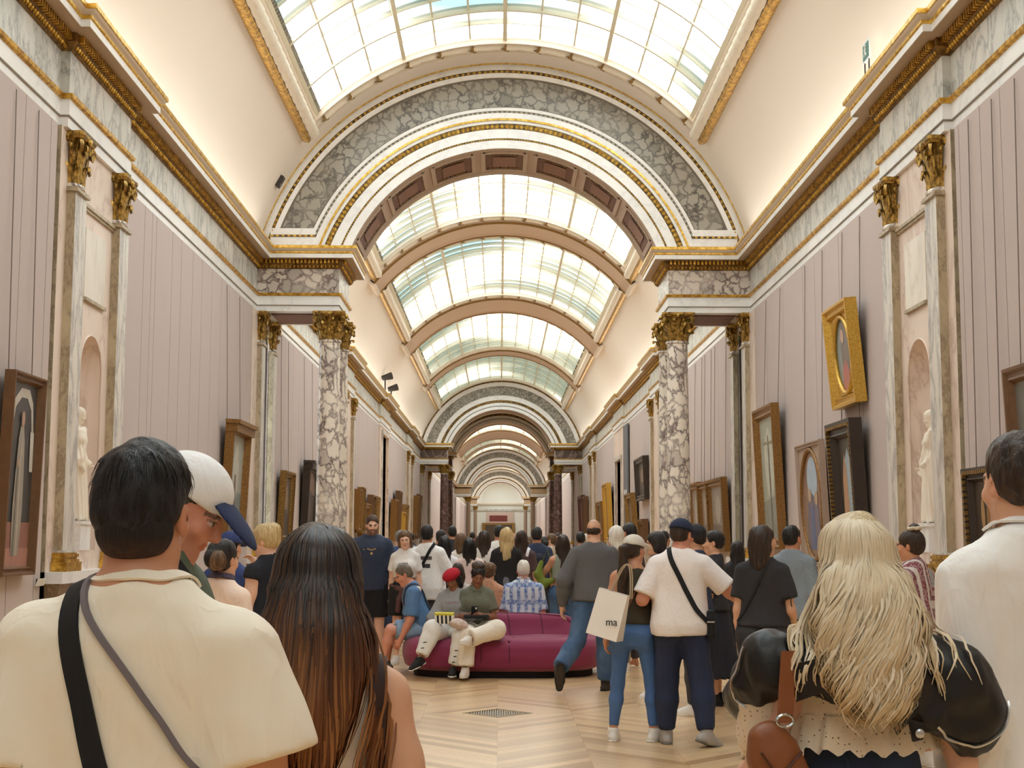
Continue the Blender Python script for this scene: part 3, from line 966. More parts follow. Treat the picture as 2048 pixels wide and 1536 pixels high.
# pilasters: a flat shaft on a gilded base with the same leafy capital, let into the wall
def pil_mesh(w, d):
    """shaft block: front in veined marble, sides in brown marble; local -x is the wall, +x the gallery"""
    mb = MB()
    V = [(-0.02, -w / 2, 0), (d, -w / 2, 0), (d, w / 2, 0), (-0.02, w / 2, 0)]
    V += [(x, y, 4.02) for x, y, z in V]
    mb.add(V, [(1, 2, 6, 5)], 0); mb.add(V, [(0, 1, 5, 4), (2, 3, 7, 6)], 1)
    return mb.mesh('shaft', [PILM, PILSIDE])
def pilbase_mesh(w, d):
    mb = MB()
    for e, z0, z1 in ((0.07, 0, 0.085), (0.075, 0.085, 0.10), (0.05, 0.10, 0.13), (0.03, 0.13, 0.155), (0.045, 0.155, 0.19), (0.025, 0.19, 0.205)):
        mb.box(-0.02, d + e, -w / 2 - e, w / 2 + e, z0, z1, 0)
    mb.box(-0.02, d + 0.02, -w / 2 - 0.02, w / 2 + 0.02, 0.205, 0.23, 1)
    return mb.mesh('base', [GOLD, PILM])
def astragal_mesh(w, d):
    mb = MB(); mb.box(-0.02, d + 0.035, -w / 2 - 0.035, w / 2 + 0.035, 0, 0.03); mb.box(-0.02, d + 0.02, -w / 2 - 0.02, w / 2 + 0.02, 0.03, 0.055)
    return mb.mesh('astragal', PILSIDE)
PILW, PILD = 0.42, 0.10
PM, PBM, AM = pil_mesh(PILW, PILD), pilbase_mesh(PILW, PILD), astragal_mesh(PILW, PILD)
def pilaster(s, y, u, label, group='pilasters along the walls', zdrop=0.0):
    t = empty('pilaster', (wx(s, u), y, 0), 0.0 if s < 0 else math.pi); tag(t, label, 'pilaster', group)
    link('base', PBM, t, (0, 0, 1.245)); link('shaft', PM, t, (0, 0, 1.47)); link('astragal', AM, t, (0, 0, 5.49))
    link('capital', CAPM, t, (0.0, 0, 5.545), None, (0.56, 0.88, 1.02))
    return t
def niche_bay(s, y0, y1, sd):
    """slightly proud marble bay with an arched niche between two pilasters"""
    t = empty('niche_bay_wall_%s' % sd); tag(t, kind='structure')
    u = 0.05
    c = (y0 + y1) / 2 + 0.05; hw = 0.45; zs, zb = 3.56, 1.47
    b = MB()
    X = wx(s, u)
    def quad(ya, yb, za, zb_, m=0, X=X):
        b.add([(X, ya, za), (X, yb, za), (X, yb, zb_), (X, ya, zb_)], [(0, 1, 2, 3)], m, flip=(s < 0))
    ya, yb = y0 - 0.05, y1 + 0.05
    quad(ya, c - hw, 1.245, 6.18); quad(c + hw, yb, 1.245, 6.18); quad(c - hw, c + hw, 1.245, zb)
    n = 16
    top = []
    for i in range(n):
        a0 = math.pi * i / n; a1 = math.pi * (i + 1) / n
        pts = [(X, c - hw * math.cos(a0), zs + hw * math.sin(a0)), (X, c - hw * math.cos(a1), zs + hw * math.sin(a1)), (X, c - hw * math.cos(a1), 6.18), (X, c - hw * math.cos(a0), 6.18)]
        b.add(pts, [(0, 1, 2, 3)], 0, flip=(s < 0))
    for yy, fl in ((ya, s > 0), (yb, s < 0)):
        b.add([(wx(s, -0.02), yy, 0), (X, yy, 0), (X, yy, 6.18), (wx(s, -0.02), yy, 6.18)], [(0, 1, 2, 3)], 1, flip=fl)
    b.build('marble_lining', [PINK, PILSIDE], t)
    # hollow of the niche
    b = MB(); D = 0.30
    P = []
    for i in range(n + 1):
        th = math.pi * i / n
        col = [(X + s * D * math.sin(th), c - hw * math.cos(th), z) for z in (zb, zs)]
        for k in range(1, 7):
            ph = math.pi / 2 * k / 6
            col.append((X + s * D * math.sin(th) * math.cos(ph), c - hw * math.cos(th) * math.cos(ph), zs + hw * math.sin(ph)))
        P.append(col)
    b.grid(np.array(P), 0, flip=(s > 0))
    b.add([(X, c - hw, zb), (X, c + hw, zb), (X + s * D, c + hw, zb), (X + s * D, c - hw, zb)], [(0, 1, 2, 3)], 0)
    b.build('niche_hollow', PINK, t, auto=50)
    # raised rectangular tablet with its ledge, string course, plinth and dado
    b = MB(); b.box(wx(s, u), wx(s, u + 0.018), c - 0.42, c + 0.42, 4.42, 5.24); b.build('tablet', marble('pale_tablet_marble_%s' % sd, srgb(246, 238, 224), srgb(200, 186, 168), 1.2, (1, 1, 0.3), 0.5, 0.015), t)
    b = MB(); b.box(wx(s, u), wx(s, u + 0.045), c - 0.42, c + 0.42, 4.375, 4.415); b.build('ledge', PILSIDE, t)
    b = MB(); b.box(wx(s, u), wx(s, u + 0.05), y0 + 0.5, y1 - 0.45, 5.46, 5.50); b.box(wx(s, u), wx(s, u + 0.03), y0 + 0.5, y1 - 0.45, 5.43, 5.46); b.build('string_course', PILSIDE, t)
    b = MB(); b.box(wx(s, 0), wx(s, u + PILD + 0.09), ya, yb, 1.12, 1.245); b.build('plinth', WHITE, t)
    b = MB(); b.box(wx(s, 0), wx(s, u + PILD + 0.06), ya, yb, 0.16, 1.12); b.build('dado', DADO, t)
    b = MB(); b.box(wx(s, 0), wx(s, u + PILD + 0.08), ya, yb, 0.0, 0.16); b.build('skirting', WHITE, t)
    # arched moulding round the niche
    b = MB()
    pts = [(X - s * 0.004, c - hw, zb)] + [(X - s * 0.004, c - hw * math.cos(math.pi * i / 20), zs + hw * math.sin(math.pi * i / 20)) for i in range(21)] + [(X - s * 0.004, c + hw, zb)]
    b.tube(pts, 0.014, 6); b.build('niche_molding', PINK, t, smooth=True)
    pilaster(s, y0 + 0.42, u, 'marble pilaster with gilt leaf capital on the near side of the %s niche' % sd)
    pilaster(s, y1 - 0.33, u, 'marble pilaster with gilt leaf capital on the far side of the %s niche' % sd)
    return c
NICHE_C = niche_bay(-1, *RESS[0], 'left')
niche_bay(1, *RESS[0], 'right')
# wall lining and pilasters beside the great piers and in the second bay
for s, sd in ((-1, 'left'), (1, 'right')):
    a, b_ = ARCH_Y[0]
    t = empty('pier_wall_%s' % sd); tag(t, kind='structure')
    m = MB()
    for y0, y1 in ((27.4, a + 0.42), (b_ - 0.42, 30.38)):
        m.box(wx(s, 0), wx(s, 0.035), y0, y1, 1.245, 6.17)
    m.box(wx(s, 0), wx(s, 0.035), a + 0.42, b_ - 0.42, 5.95, 6.17)
    m.build('marble_lining', PINK, t)
    m = MB(); m.box(wx(s, 0), wx(s, 0.19), 27.4, 30.38, 1.12, 1.245, 0); m.box(wx(s, 0), wx(s, 0.16), 27.4, 30.38, 0, 1.12, 1); m.build('dado', [WHITE, DADO], t)
    pilaster(s, a + 0.21, 0.03, 'tall pilaster against the %s wall beneath the near face of the great arch' % sd)
    pilaster(s, b_ - 0.21, 0.03, 'tall pilaster against the %s wall beneath the rear face of the great arch' % sd)
    w = empty('window_%d' % (21 + (s > 0))); tag(w, kind='structure')
    fr = MB()
    ya, yb = a + 0.42, b_ - 0.42
    x0, x1 = wx(s, -0.16), wx(s, -0.10)
    fr.box(x0, x1, ya, ya + 0.05, 1.25, 5.95); fr.box(x0, x1, yb - 0.05, yb, 1.25, 5.95); fr.box(x0, x1, ya, yb, 1.25, 1.31); fr.box(x0, x1, ya, yb, 5.89, 5.95)
    for z in (2.8, 4.35):
        fr.box(x0, x1, ya, yb, z, z + 0.04)
    fr.build('window_frame', BAR, w)
    for z0, z1 in ((1.31, 2.8), (2.84, 4.35), (4.39, 5.89)):
        m = MB(); m.box(wx(s, -0.135), wx(s, -0.125), ya + 0.05, yb - 0.05, z0, z1); m.build('pane', GLASS, w)
    # second bay: pilasters at the steps of the entablature, linings, one doorway
    for k, (y0, y1) in enumerate(RESS[1:]):
        t = empty('bay_wall_%s_%d' % (sd, k + 1)); tag(t, kind='structure')
        m = MB()
        if k == 1:
            oa, ob = OPEN[s][1][:2]; oz = OPEN[s][1][3]
            m.box(wx(s, 0), wx(s, 0.06), y0 - 0.05, oa, 0, 6.18); m.box(wx(s, 0), wx(s, 0.06), ob, y1 + 0.05, 0, 6.18); m.box(wx(s, 0), wx(s, 0.06), oa, ob, oz, 6.18)
            m.build('marble_lining', PINK, t)
            m = MB()
            e = 0.16
            m.box(wx(s, 0.06), wx(s, 0.12), oa - e, oa, 0, oz + e); m.box(wx(s, 0.06), wx(s, 0.12), ob, ob + e, 0, oz + e); m.box(wx(s, 0.06), wx(s, 0.14), oa - e - 0.04, ob + e + 0.04, oz, oz + e)
            m.build('door_surround', PILM, t)
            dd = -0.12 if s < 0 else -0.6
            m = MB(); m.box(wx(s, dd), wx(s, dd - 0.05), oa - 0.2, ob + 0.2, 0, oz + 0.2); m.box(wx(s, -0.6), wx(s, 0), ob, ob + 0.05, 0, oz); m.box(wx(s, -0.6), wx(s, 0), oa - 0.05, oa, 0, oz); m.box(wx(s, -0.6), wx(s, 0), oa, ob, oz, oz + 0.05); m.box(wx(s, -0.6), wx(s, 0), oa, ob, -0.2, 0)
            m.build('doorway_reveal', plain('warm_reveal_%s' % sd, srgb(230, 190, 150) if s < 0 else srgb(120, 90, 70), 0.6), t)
        else:
            m.box(wx(s, 0), wx(s, 0.06), y0 - 0.05, y1 + 0.05, 1.245, 6.18); m.build('marble_lining', PINK, t)
            m = MB(); m.box(wx(s, 0), wx(s, 0.19), y0 - 0.05, y1 + 0.05, 1.12, 1.245, 0); m.box(wx(s, 0), wx(s, 0.16), y0 - 0.05, y1 + 0.05, 0, 1.12, 1); m.build('dado', [WHITE, DADO], t)
            pilaster(s, y0 + 0.4, 0.06, 'near pilaster of the %s pair on the %s wall past the great arch' % ('first' if k == 0 else 'second', sd))
            pilaster(s, y1 - 0.4, 0.06, 'far pilaster of the %s pair on the %s wall past the great arch' % ('first' if k == 0 else 'second', sd))
    for j, (a, b_) in enumerate(ARCH_Y[1:3]):
        for q, y in enumerate((a + 0.25, b_ - 0.25)):
            pt = pilaster(s, y, 0.03, '%s pilaster on the %s wall beside the %s purple columns' % (('near', 'far')[q], sd, ('front', 'back')[j]))

# end wall: lunette above a panelled door, and the wall behind the viewer
m = MB()
m.box(-5.3, 5.3, END_Y, END_Y + 0.3, 0, 11.6); o = tag(m.build('wall_end', plain('pale_end_plaster', srgb(236, 236, 226), 0.7, var=0.02)), kind='structure')
m = MB(); m.box(-5, 5, END_Y - 0.25, END_Y, 6.2, 6.5, 0); m.box(-5, 5, END_Y - 0.4, END_Y, 7.2, 7.45, 1); m.build('end_entablature', [FRIEZE, BEIGE], o)
m = MB()
for a0 in range(24):
    a = -math.pi / 2 + math.pi * a0 / 24; b2 = a + math.pi / 24
    V = [(R * math.sin(x), END_Y - 0.3, 7.45 + R * math.cos(x)) for R, x in ((3.2, a), (3.2, b2), (3.9, b2), (3.9, a))] + [(R * math.sin(x), END_Y, 7.45 + R * math.cos(x)) for R, x in ((3.2, a), (3.2, b2), (3.9, b2), (3.9, a))]
    m.add(V, [(0, 1, 2, 3), (0, 4, 5, 1), (2, 6, 7, 3)])
m.build('lunette_arch', WHITE, o)
d = empty('door_1', (0, END_Y, 0)); tag(d, kind='structure')
m = MB(); m.box(-3.0, 2.4, -0.3, 0, 0, 4.2, 0); m.box(-2.5, 1.9, -0.34, 0, 0, 3.9, 1); m.build('door_leaf', [OLDGILT, plain('door_umber', srgb(84, 70, 54), 0.6)], d)
m = MB(); m.box(-2.3, 2.2, -0.2, 0, 4.2, 6.0, 0); m.box(-1.8, 1.15, -0.25, 0, 4.44, 5.43, 1); m.build('overdoor_panel', [plain('rose_stone', srgb(206, 184, 170), 0.6), plain('maroon_stone', srgb(120, 50, 46), 0.5)], d)
m = MB(); m.box(-5.3, 5.3, BACK_Y - 0.3, BACK_Y, -0.1, 11.6); tag(m.build('wall_back', PANEL), kind='structure')

# ---------------------------------------------------------------- pictures on the walls
FR = {'gold': gilded('frame_gold', srgb(236, 196, 96), srgb(198, 150, 58), 60, 0.36, 0.6, 0.3), 'old': OLDGILT, 'wood': gilded('gilt_wood', srgb(160, 116, 58), srgb(118, 82, 42), 40, 0.45, 0.35, 0.2), 'dark': plain('ebony_frame', srgb(58, 48, 42), 0.4, var=0.3, scale=20, bump=0.5),
      'brown': plain('walnut_frame', srgb(112, 78, 48), 0.45, var=0.25, scale=14, bump=0.3), 'red': plain('red_lacquer_frame', srgb(96, 46, 40), 0.4, var=0.2), 'stone': plain('rose_grey_frame', srgb(176, 154, 138), 0.5, var=0.1)}
def paint_mat(col):
    k = 'paint_%d_%d_%d' % col
    return plain(k, srgb(*col), 0.35, var=0.22, scale=7.0)
def ell(cx, cy, rx, ry, n=18):
    return [(cx + rx * math.cos(2 * math.pi * i / n), cy + ry * math.sin(2 * math.pi * i / n)) for i in range(n)]
def painting(s, y0, y1, z0, z1, frame, fw, bg, shapes=(), label='', depth=0.11, tilt=2.5, style='', group='pictures on the gallery walls', u0=0.05):
    """local frame: a = across (towards the camera end first), b = up, n = out of the wall"""
    w, h = y1 - y0, z1 - z0
    t = empty('painting', (wx(s, u0), (y0 + y1) / 2, z0)); tag(t, label, 'painting', group)
    t.rotation_euler = (0, math.radians(tilt) * (1 if s < 0 else -1), 0)
    n = -s
    def pt(a, b, d):
        return (n * d, a, b)
    # mitred frame with a stepped profile
    prof = [(0.0, 0.0), (0.0, depth), (0.22 * fw, depth), (0.38 * fw, depth * 0.72), (0.62 * fw, depth * 0.72), (0.78 * fw, depth * 0.86), (fw, depth * 0.35)]
    m = MB()
    corners = [(-w / 2, 0, 1, 1), (w / 2, 0, -1, 1), (w / 2, h, -1, -1), (-w / 2, h, 1, -1)]
    P = [[pt(ca + sa * e, cb + sb * e, d) for (e, d) in prof] for ca, cb, sa, sb in corners]
    m.grid(np.array(P), 0, closed_u=True, flip=(s < 0))
    m.build('frame', FR[frame], t)
    if style == 'bead':
        m = MB()
        for e in (0.3,):
            a, b = w / 2 - e * fw, h - e * fw
            per = [(-w / 2 + e * fw, e * fw), (a, e * fw), (a, b), (-w / 2 + e * fw, b)]
            for i in range(4):
                p, q = np.array(per[i]), np.array(per[(i + 1) % 4]); L = np.linalg.norm(q - p); k = int(L / 0.06)
                for j in range(k):
                    c = p + (q - p) * (j + 0.5) / k
                    m.box(*sorted((n * depth * 0.75, n * (depth + 0.008))), c[0] - 0.02, c[0] + 0.02, c[1] - 0.02, c[1] + 0.02)
        tag(m.build('frame_beading', FR['old' if frame != 'gold' else 'gold'], t), kind='stuff')
    if style == 'cornice':
        m = MB(); m.box(*sorted((0, n * (depth + 0.1))), -w / 2 - 0.06, w / 2 + 0.06, h, h + 0.07); m.box(*sorted((0, n * (depth + 0.05))), -w / 2 - 0.02, w / 2 + 0.02, h - 0.14, h)
        m.build('frame_cornice', FR[frame], t)
    mats = [paint_mat(bg)]; m = MB()
    aw, ah = w / 2 - fw * 0.96, h - 2 * fw * 0.96
    m.add([pt(-aw, fw * 0.96, depth * 0.35), pt(aw, fw * 0.96, depth * 0.35), pt(aw, fw * 0.96 + ah, depth * 0.35), pt(-aw, fw * 0.96 + ah, depth * 0.35)], [(0, 1, 2, 3)], 0, flip=(s < 0))
    for i, (col, poly) in enumerate(shapes):
        mats.append(paint_mat(col))
        # u runs left to right as seen from inside the gallery
        m.add([pt(s * -1 * (u * 2 - 1) * aw * -1, fw * 0.96 + v * ah, depth * 0.35 + 0.002 * (i + 1)) for u, v in poly], [tuple(range(len(poly)))], i + 1, flip=(s < 0))
    m.build('canvas', mats, t)
    if style == 'oval':
        # spandrel plate with an oval opening and its raised rim
        m = MB(); q = 40
        inner = [(aw * 0.86 * math.cos(2 * math.pi * i / q), fw + ah / 2 + ah * 0.47 * math.sin(2 * math.pi * i / q)) for i in range(q)]
        outer = []
        for a, b in inner:
            db = b - fw - ah / 2; k = min(aw / max(1e-6, abs(a)), (ah / 2) / max(1e-6, abs(db))); outer.append((a * k, fw + ah / 2 + db * k))
        P = [[pt(a, b, depth * 0.5) for a, b in outer], [pt(a, b, depth * 0.5) for a, b in inner], [pt(a, b, depth * 0.3) for a, b in inner]]
        m.grid(np.array(P), 0, closed_v=True, flip=(s > 0))
        m.build('spandrel', FR[frame], t)
        m = MB(); m.tube([pt(a * 1.05, fw + ah / 2 + (b - fw - ah / 2) * 1.03, depth * 0.52) for a, b in inner + inner[:1]], 0.035, 8, caps=False); m.build('oval_rim', FR['gold' if frame == 'gold' else 'wood'], t, smooth=True)
    # hanging rods up to the rail under the architrave
    rods = MB()
    top = 6.1 - z0
    k = math.tan(math.radians(tilt))
    for a in (-w * 0.36, w * 0.36):
        rods.tube([pt(a, h * 0.82, 0.0), pt(a, top, -k * (top) - 0.0 + 0.0)], 0.006, 5)
    if z1 < 4.2 and y0 < 37:
        rods.build('hanging_rod', plain('rod_taupe', srgb(120, 106, 98), 0.5), t)
    return t
arch_pts = [(0.0, 0.62)] + [(0.5 - 0.5 * math.cos(math.pi * i / 16), 0.62 + 0.38 * math.sin(math.pi * i / 16)) for i in range(17)] + [(1, 0.62)]
robe = [(0.40, 0.06), (0.66, 0.06), (0.70, 0.3), (0.66, 0.55), (0.62, 0.70), (0.58, 0.76), (0.46, 0.76), (0.40, 0.68), (0.36, 0.5), (0.34, 0.3)]
painting(-1, 13.60, 14.56, 1.24, 3.25, 'brown', 0.09, (66, 66, 66), [((196, 190, 178), [(0.06, 0.72), (0.14, 0.9), (0.3, 0.97), (0.6, 0.97), (0.84, 0.9), (0.94, 0.72), (0.86, 0.72), (0.78, 0.86), (0.58, 0.92), (0.36, 0.92), (0.2, 0.86), (0.13, 0.72)]),
         ((150, 104, 92), [(0, 0), (1, 0), (1, 0.24), (0, 0.24)]), ((176, 128, 112), [(0, 0), (1, 0), (1, 0.10), (0, 0.10)]), ((205, 200, 190), [(0.04, 0.52), (0.16, 0.52), (0.2, 0.74), (0.06, 0.74)]),
         ((158, 150, 138), robe), ((182, 172, 158), [(0.46, 0.06), (0.52, 0.06), (0.55, 0.6), (0.5, 0.72)]), ((126, 118, 108), [(0.58, 0.06), (0.62, 0.06), (0.62, 0.5), (0.58, 0.55)]), ((176, 140, 118), ell(0.52, 0.8, 0.06, 0.045)), ((190, 160, 136), ell(0.6, 0.56, 0.05, 0.02))],
         'tall narrow brown-framed painting of a robed standing figure, left of the niche', tilt=1.5)
painting(-1, 24.45, 26.15, 1.55, 3.62, 'wood', 0.17, (170, 172, 160), [((120, 132, 130), [(0, 0), (1, 0), (1, 0.45), (0, 0.4)]), ((196, 196, 182), ell(0.5, 0.6, 0.2, 0.3)), ((110, 90, 70), [(0.35, 0), (0.65, 0), (0.55, 0.6), (0.45, 0.6)])],
         'gilt wooden altarpiece with projecting cornice on the left wall before the great arch', depth=0.16, style='cornice')
painting(-1, 30.75, 32.2, 1.55, 3.1, 'old', 0.13, (90, 80, 70), [((150, 130, 110), ell(0.5, 0.55, 0.25, 0.3)), ((60, 56, 60), [(0.2, 0), (0.8, 0), (0.65, 0.45), (0.35, 0.45)])],
         'gilded beaded frame seen between the left wall and the white column', style='bead', depth=0.14)
painting(-1, 34.3, 36.4, 1.6, 3.45, 'dark', 0.2, (80, 70, 62), [((130, 110, 96), arch_pts), ((70, 60, 60), ell(0.5, 0.4, 0.3, 0.3))], 'dark heavy frame half hidden behind the left white column', style='cornice', depth=0.18)
painting(1, 18.98, 20.34, 3.50, 4.95, 'gold', 0.17, (150, 160, 162), [((120, 112, 108), ell(0.45, 0.5, 0.25, 0.42)), ((182, 106, 100), [(0.3, 0.02), (0.75, 0.02), (0.7, 0.35), (0.5, 0.45), (0.36, 0.3)]), ((206, 170, 150), ell(0.56, 0.75, 0.09, 0.09))],
         'bright gold square frame with an oval picture hung highest on the right wall', depth=0.17, tilt=5, style='oval')
painting(1, 24.5, 26.35, 1.45, 4.02, 'wood', 0.2, (178, 182, 166), [((206, 206, 190), ell(0.5, 0.62, 0.28, 0.3)), ((150, 152, 140), [(0, 0), (1, 0), (1, 0.3), (0, 0.36)]), ((120, 116, 104), [(0.46, 0), (0.54, 0), (0.53, 0.85), (0.47, 0.85)]), ((150, 140, 110), [(0.2, 0.78), (0.8, 0.78), (0.8, 0.8), (0.2, 0.8)])],
         'tall gilt wooden panel painting on the right wall closest to the great arch', depth=0.15)
painting(1, 21.22, 22.95, 1.20, 3.14, 'stone', 0.08, (150, 120, 100), [((176, 196, 214), ell(0.5, 0.72, 0.22, 0.2)), ((120, 112, 128), [(0.2, 0.1), (0.8, 0.1), (0.75, 0.5), (0.55, 0.6), (0.3, 0.52)]), ((92, 110, 150), [(0.45, 0.1), (0.62, 0.1), (0.6, 0.46), (0.48, 0.5)]), ((190, 160, 130), ell(0.35, 0.55, 0.07, 0.06)), ((196, 168, 140), ell(0.62, 0.58, 0.07, 0.06))],
         'square stone-coloured frame with a large oval wooden surround on the right wall', depth=0.10, style='oval')
painting(1, 18.96, 20.38, 1.40, 3.28, 'dark', 0.24, (66, 60, 50), [((160, 178, 190), [(0.3, 0.2), (0.62, 0.2), (0.62, 0.8), (0.45, 0.9), (0.3, 0.75)]), ((190, 150, 116), [(0.5, 0.0), (0.85, 0.0), (0.8, 0.6), (0.66, 0.85), (0.56, 0.7)]), ((90, 84, 50), [(0.0, 0.0), (0.25, 0.0), (0.2, 0.5), (0.0, 0.6)])],
         'black carved frame hanging just below the gold oval picture', depth=0.18, style='bead', tilt=3)
painting(1, 11.9, 13.46, 2.05, 3.26, 'brown', 0.15, (110, 108, 100), [((140, 130, 116), ell(0.5, 0.5, 0.3, 0.35))], 'corner of a brown-framed picture at the right edge, above the white-shirted man', depth=0.1)
painting(1, 13.75, 14.74, 1.38, 2.36, 'dark', 0.15, (70, 58, 46), [((150, 110, 60), ell(0.4, 0.4, 0.12, 0.3)), ((176, 140, 90), ell(0.65, 0.5, 0.08, 0.25))], 'small black ornate frame beside the white-shirted man\'s head', depth=0.12, style='bead')
for k, (y0, y1, z1, lb) in enumerate(((30.5, 32.75, 2.98, 'nearest of three joined gilt panels past the right column'), (32.8, 34.25, 2.98, 'middle of three joined gilt panels past the right column'), (34.3, 36.0, 3.02, 'farthest of three joined gilt panels past the right column'))):
    painting(1, y0, y1, 1.35, z1, 'wood', 0.18, (150, 138, 126), [((118, 104, 96), [(0, 0), (1, 0), (1, 0.35), (0, 0.3)]), ((176, 164, 150), ell(0.5, 0.6, 0.2, 0.25))], lb, depth=0.14, style='bead')
far_l = ((46.5, 47.3, 1.9, 3.25, 'wood'), (47.45, 48.3, 1.8, 3.35, 'old'), (48.5, 50.6, 1.7, 2.85, 'wood'), (51.0, 52.4, 1.6, 3.2, 'brown'), (52.8, 54.2, 1.6, 3.2, 'old'), (62.0, 63.8, 1.5, 3.35, 'wood'),
         (64.2, 66.0, 1.5, 3.8, 'brown'), (67.0, 69.0, 1.5, 2.9, 'gold'), (69.3, 71.3, 1.6, 3.3, 'old'), (78.0, 79.6, 1.8, 4.0, 'wood'), (80.2, 82.6, 1.6, 4.15, 'brown'))
far_r = ((46.6, 49.7, 2.95, 4.4, 'dark'), (47.2, 48.7, 1.35, 2.3, 'brown'), (50.8, 53.4, 1.5, 3.3, 'old'), (62.0, 64.6, 1.5, 4.1, 'gold'), (66.2, 69.5, 1.5, 3.4, 'wood'), (78.2, 80.2, 1.6, 4.0, 'brown'), (81.0, 85.0, 1.5, 4.15, 'red'))
ordn = ['first', 'second', 'third', 'fourth', 'fifth', 'sixth', 'seventh', 'eighth', 'ninth', 'tenth', 'eleventh']
for s, lst, sd in ((-1, far_l, 'left'), (1, far_r, 'right')):
    for k, (y0, y1, z0, z1, f) in enumerate(lst):
        painting(s, y0, y1, z0, z1, f, 0.2, (90 + 8 * (k % 4), 82 + 6 * (k % 3), 72), [((150, 130, 108), ell(0.5, 0.55, 0.25, 0.3)), ((66, 60, 58), [(0.1, 0), (0.9, 0), (0.7, 0.4), (0.3, 0.4)])],
                 '%s picture beyond the great arch on the %s wall, counted from the near column' % (ordn[k], sd), depth=0.22, style='bead' if k % 2 else '')
painting(-1, 46.6, 50.2, 0.75, 1.55, 'dark', 0.14, (84, 96, 104), [((150, 176, 196), [(0.1, 0.5), (0.9, 0.5), (0.9, 0.95), (0.1, 0.95)])], 'low dark-framed landscape behind the bearded man in navy', depth=0.16)

# small fittings
bn = empty('wall_banner', (4.9, 55.2, 0.45)); tag(bn, 'tall narrow grey banner with small white pictograms on the right wall past the column', 'banner')
m = MB(); m.box(-0.03, 0.03, -0.9, 0.9, 0.0, 5.65); m.build('banner_cloth', plain('banner_grey', srgb(112, 114, 120), 0.7), bn)
for k_, (yy, zz) in enumerate(((-0.3, 2.9), (0.35, 2.9), (-0.3, 2.55), (0.35, 2.55), (0.0, 2.0), (0.0, 1.55), (-0.3, 1.1), (0.35, 1.1))):
    m = MB(); m.box(-0.036, -0.03, yy - 0.17, yy + 0.17, zz, zz + 0.2); m.build('pictogram', plain('banner_white', srgb(230, 232, 234), 0.7), bn)
lab = empty('wall_label', (-4.93, 15.0, 1.14)); tag(lab, 'small white picture label standing off the left wall beside the robed figure', 'label')
m = MB(); m.box(-0.04, 0.0, -0.015, 0.015, -0.04, 0.04); m.build('bracket', IRON, lab)
m = MB(); m.add([(0.0, -0.13, -0.035), (0.03, -0.13, 0.045), (0.03, 0.13, 0.045), (0.0, 0.13, -0.035), (-0.01, -0.13, -0.035), (0.02, -0.13, 0.045), (0.02, 0.13, 0.045), (-0.01, 0.13, -0.035)], [(0, 3, 2, 1), (4, 5, 6, 7), (0, 1, 5, 4), (3, 7, 6, 2), (1, 2, 6, 5), (0, 4, 7, 3)]); m.build('plate', plain('label_white', srgb(236, 236, 232), 0.5), lab)
sg = empty('exit_sign', (4.66, 17.5, 7.47)); tag(sg, 'small white and green running-man exit sign on top of the right cornice', 'sign')
m = MB(); m.box(-0.01, 0.01, -0.16, 0.16, 0.3, 0.56, 0); m.build('plate', plain('sign_white', srgb(230, 238, 236), 0.5), sg)
m = MB(); m.box(-0.016, -0.01, -0.13, 0.13, 0.33, 0.53, 0); m.build('green_field', plain('sign_green', srgb(70, 130, 120), 0.5), sg)
m = MB()
for (a, b2, w_) in (((-0.02, 0.50), (-0.02, 0.48), 0.022), ((-0.02, 0.475), (0.0, 0.42), 0.018), ((0.0, 0.42), (-0.05, 0.36), 0.012), ((0.0, 0.42), (0.05, 0.37), 0.012), ((-0.02, 0.46), (0.05, 0.44), 0.01)):
    m.tube([(-0.018, a[0], a[1]), (-0.018, b2[0], b2[1])], w_, 6)
m.build('running_figure', plain('sign_figure_white', srgb(240, 244, 242), 0.5), sg)
m = MB(); m.tube([(0, -0.1, -0.02), (0, -0.1, 0.32)], 0.01, 6); m.tube([(0, 0.1, -0.02), (0, 0.1, 0.32)], 0.01, 6); m.build('sign_stand', IRON, sg)
for k, (x, y) in enumerate(((-4.66, 55.5), (-4.66, 58.6))):
    l = empty('spotlight', (x, y, 7.46)); tag(l, ('larger' if k == 0 else 'smaller') + ' dark spotlight perched on the left cornice of the second bay', 'spotlight', 'spotlights on the cornice')
    m = MB(); m.tube([(0, 0, 0), (0, 0, 0.45 - 0.12 * k)], 0.03, 8); m.build('stand', IRON, l)
    m = MB(); m.tube([(-0.12, 0, 0.5 - 0.12 * k), (0.26, 0.1, 0.62 - 0.12 * k)], [0.1, 0.15], 12); m.build('lamp_head', IRON, l)
b = empty('wall_sensor', (-4.82, 27.3, 9.0)); tag(b, 'small dark square box fixed to the cream vault beside the great arch', 'sensor')
p_ = arcp(RV - 0.03, -math.radians(61), 27.35)
b.location = p_; b.rotation_euler = (0, -math.radians(61), 0)
m = MB(); m.box(-0.12, 0.12, -0.1, 0.1, -0.04, 0.04); m.build('case', IRON, b); m = MB(); m.tube([(-0.05, 0, -0.04), (-0.05, 0, -0.07)], 0.03, 8); m.build('lens', plain('sensor_lens', srgb(120, 116, 110), 0.3), b)
# ---------------------------------------------------------------- soft shapes: implicit surfaces meshed on a grid
def vlen(a):
    return np.sqrt((a * a).sum(-1))
def smin(a, b, k):
    if k <= 0:
        return np.minimum(a, b)
    h = np.maximum(k - np.abs(a - b), 0.0) / k
    return np.minimum(a, b) - h * h * k * 0.25
def smax(a, b, k):
    return -smin(-a, -b, k)
A3 = lambda v: np.array(v, dtype=np.float64)
def unit(v):
    v = A3(v); return v / (np.linalg.norm(v) + 1e-12)
def frame_from(zdir, fwd=(0, 1, 0)):
    """3x3 with rows x (right), y (forward), z (along zdir)"""
    z = unit(zdir); x = np.cross(A3(fwd), z); x = unit(x); y = np.cross(z, x)
    return np.stack([x, y, z])

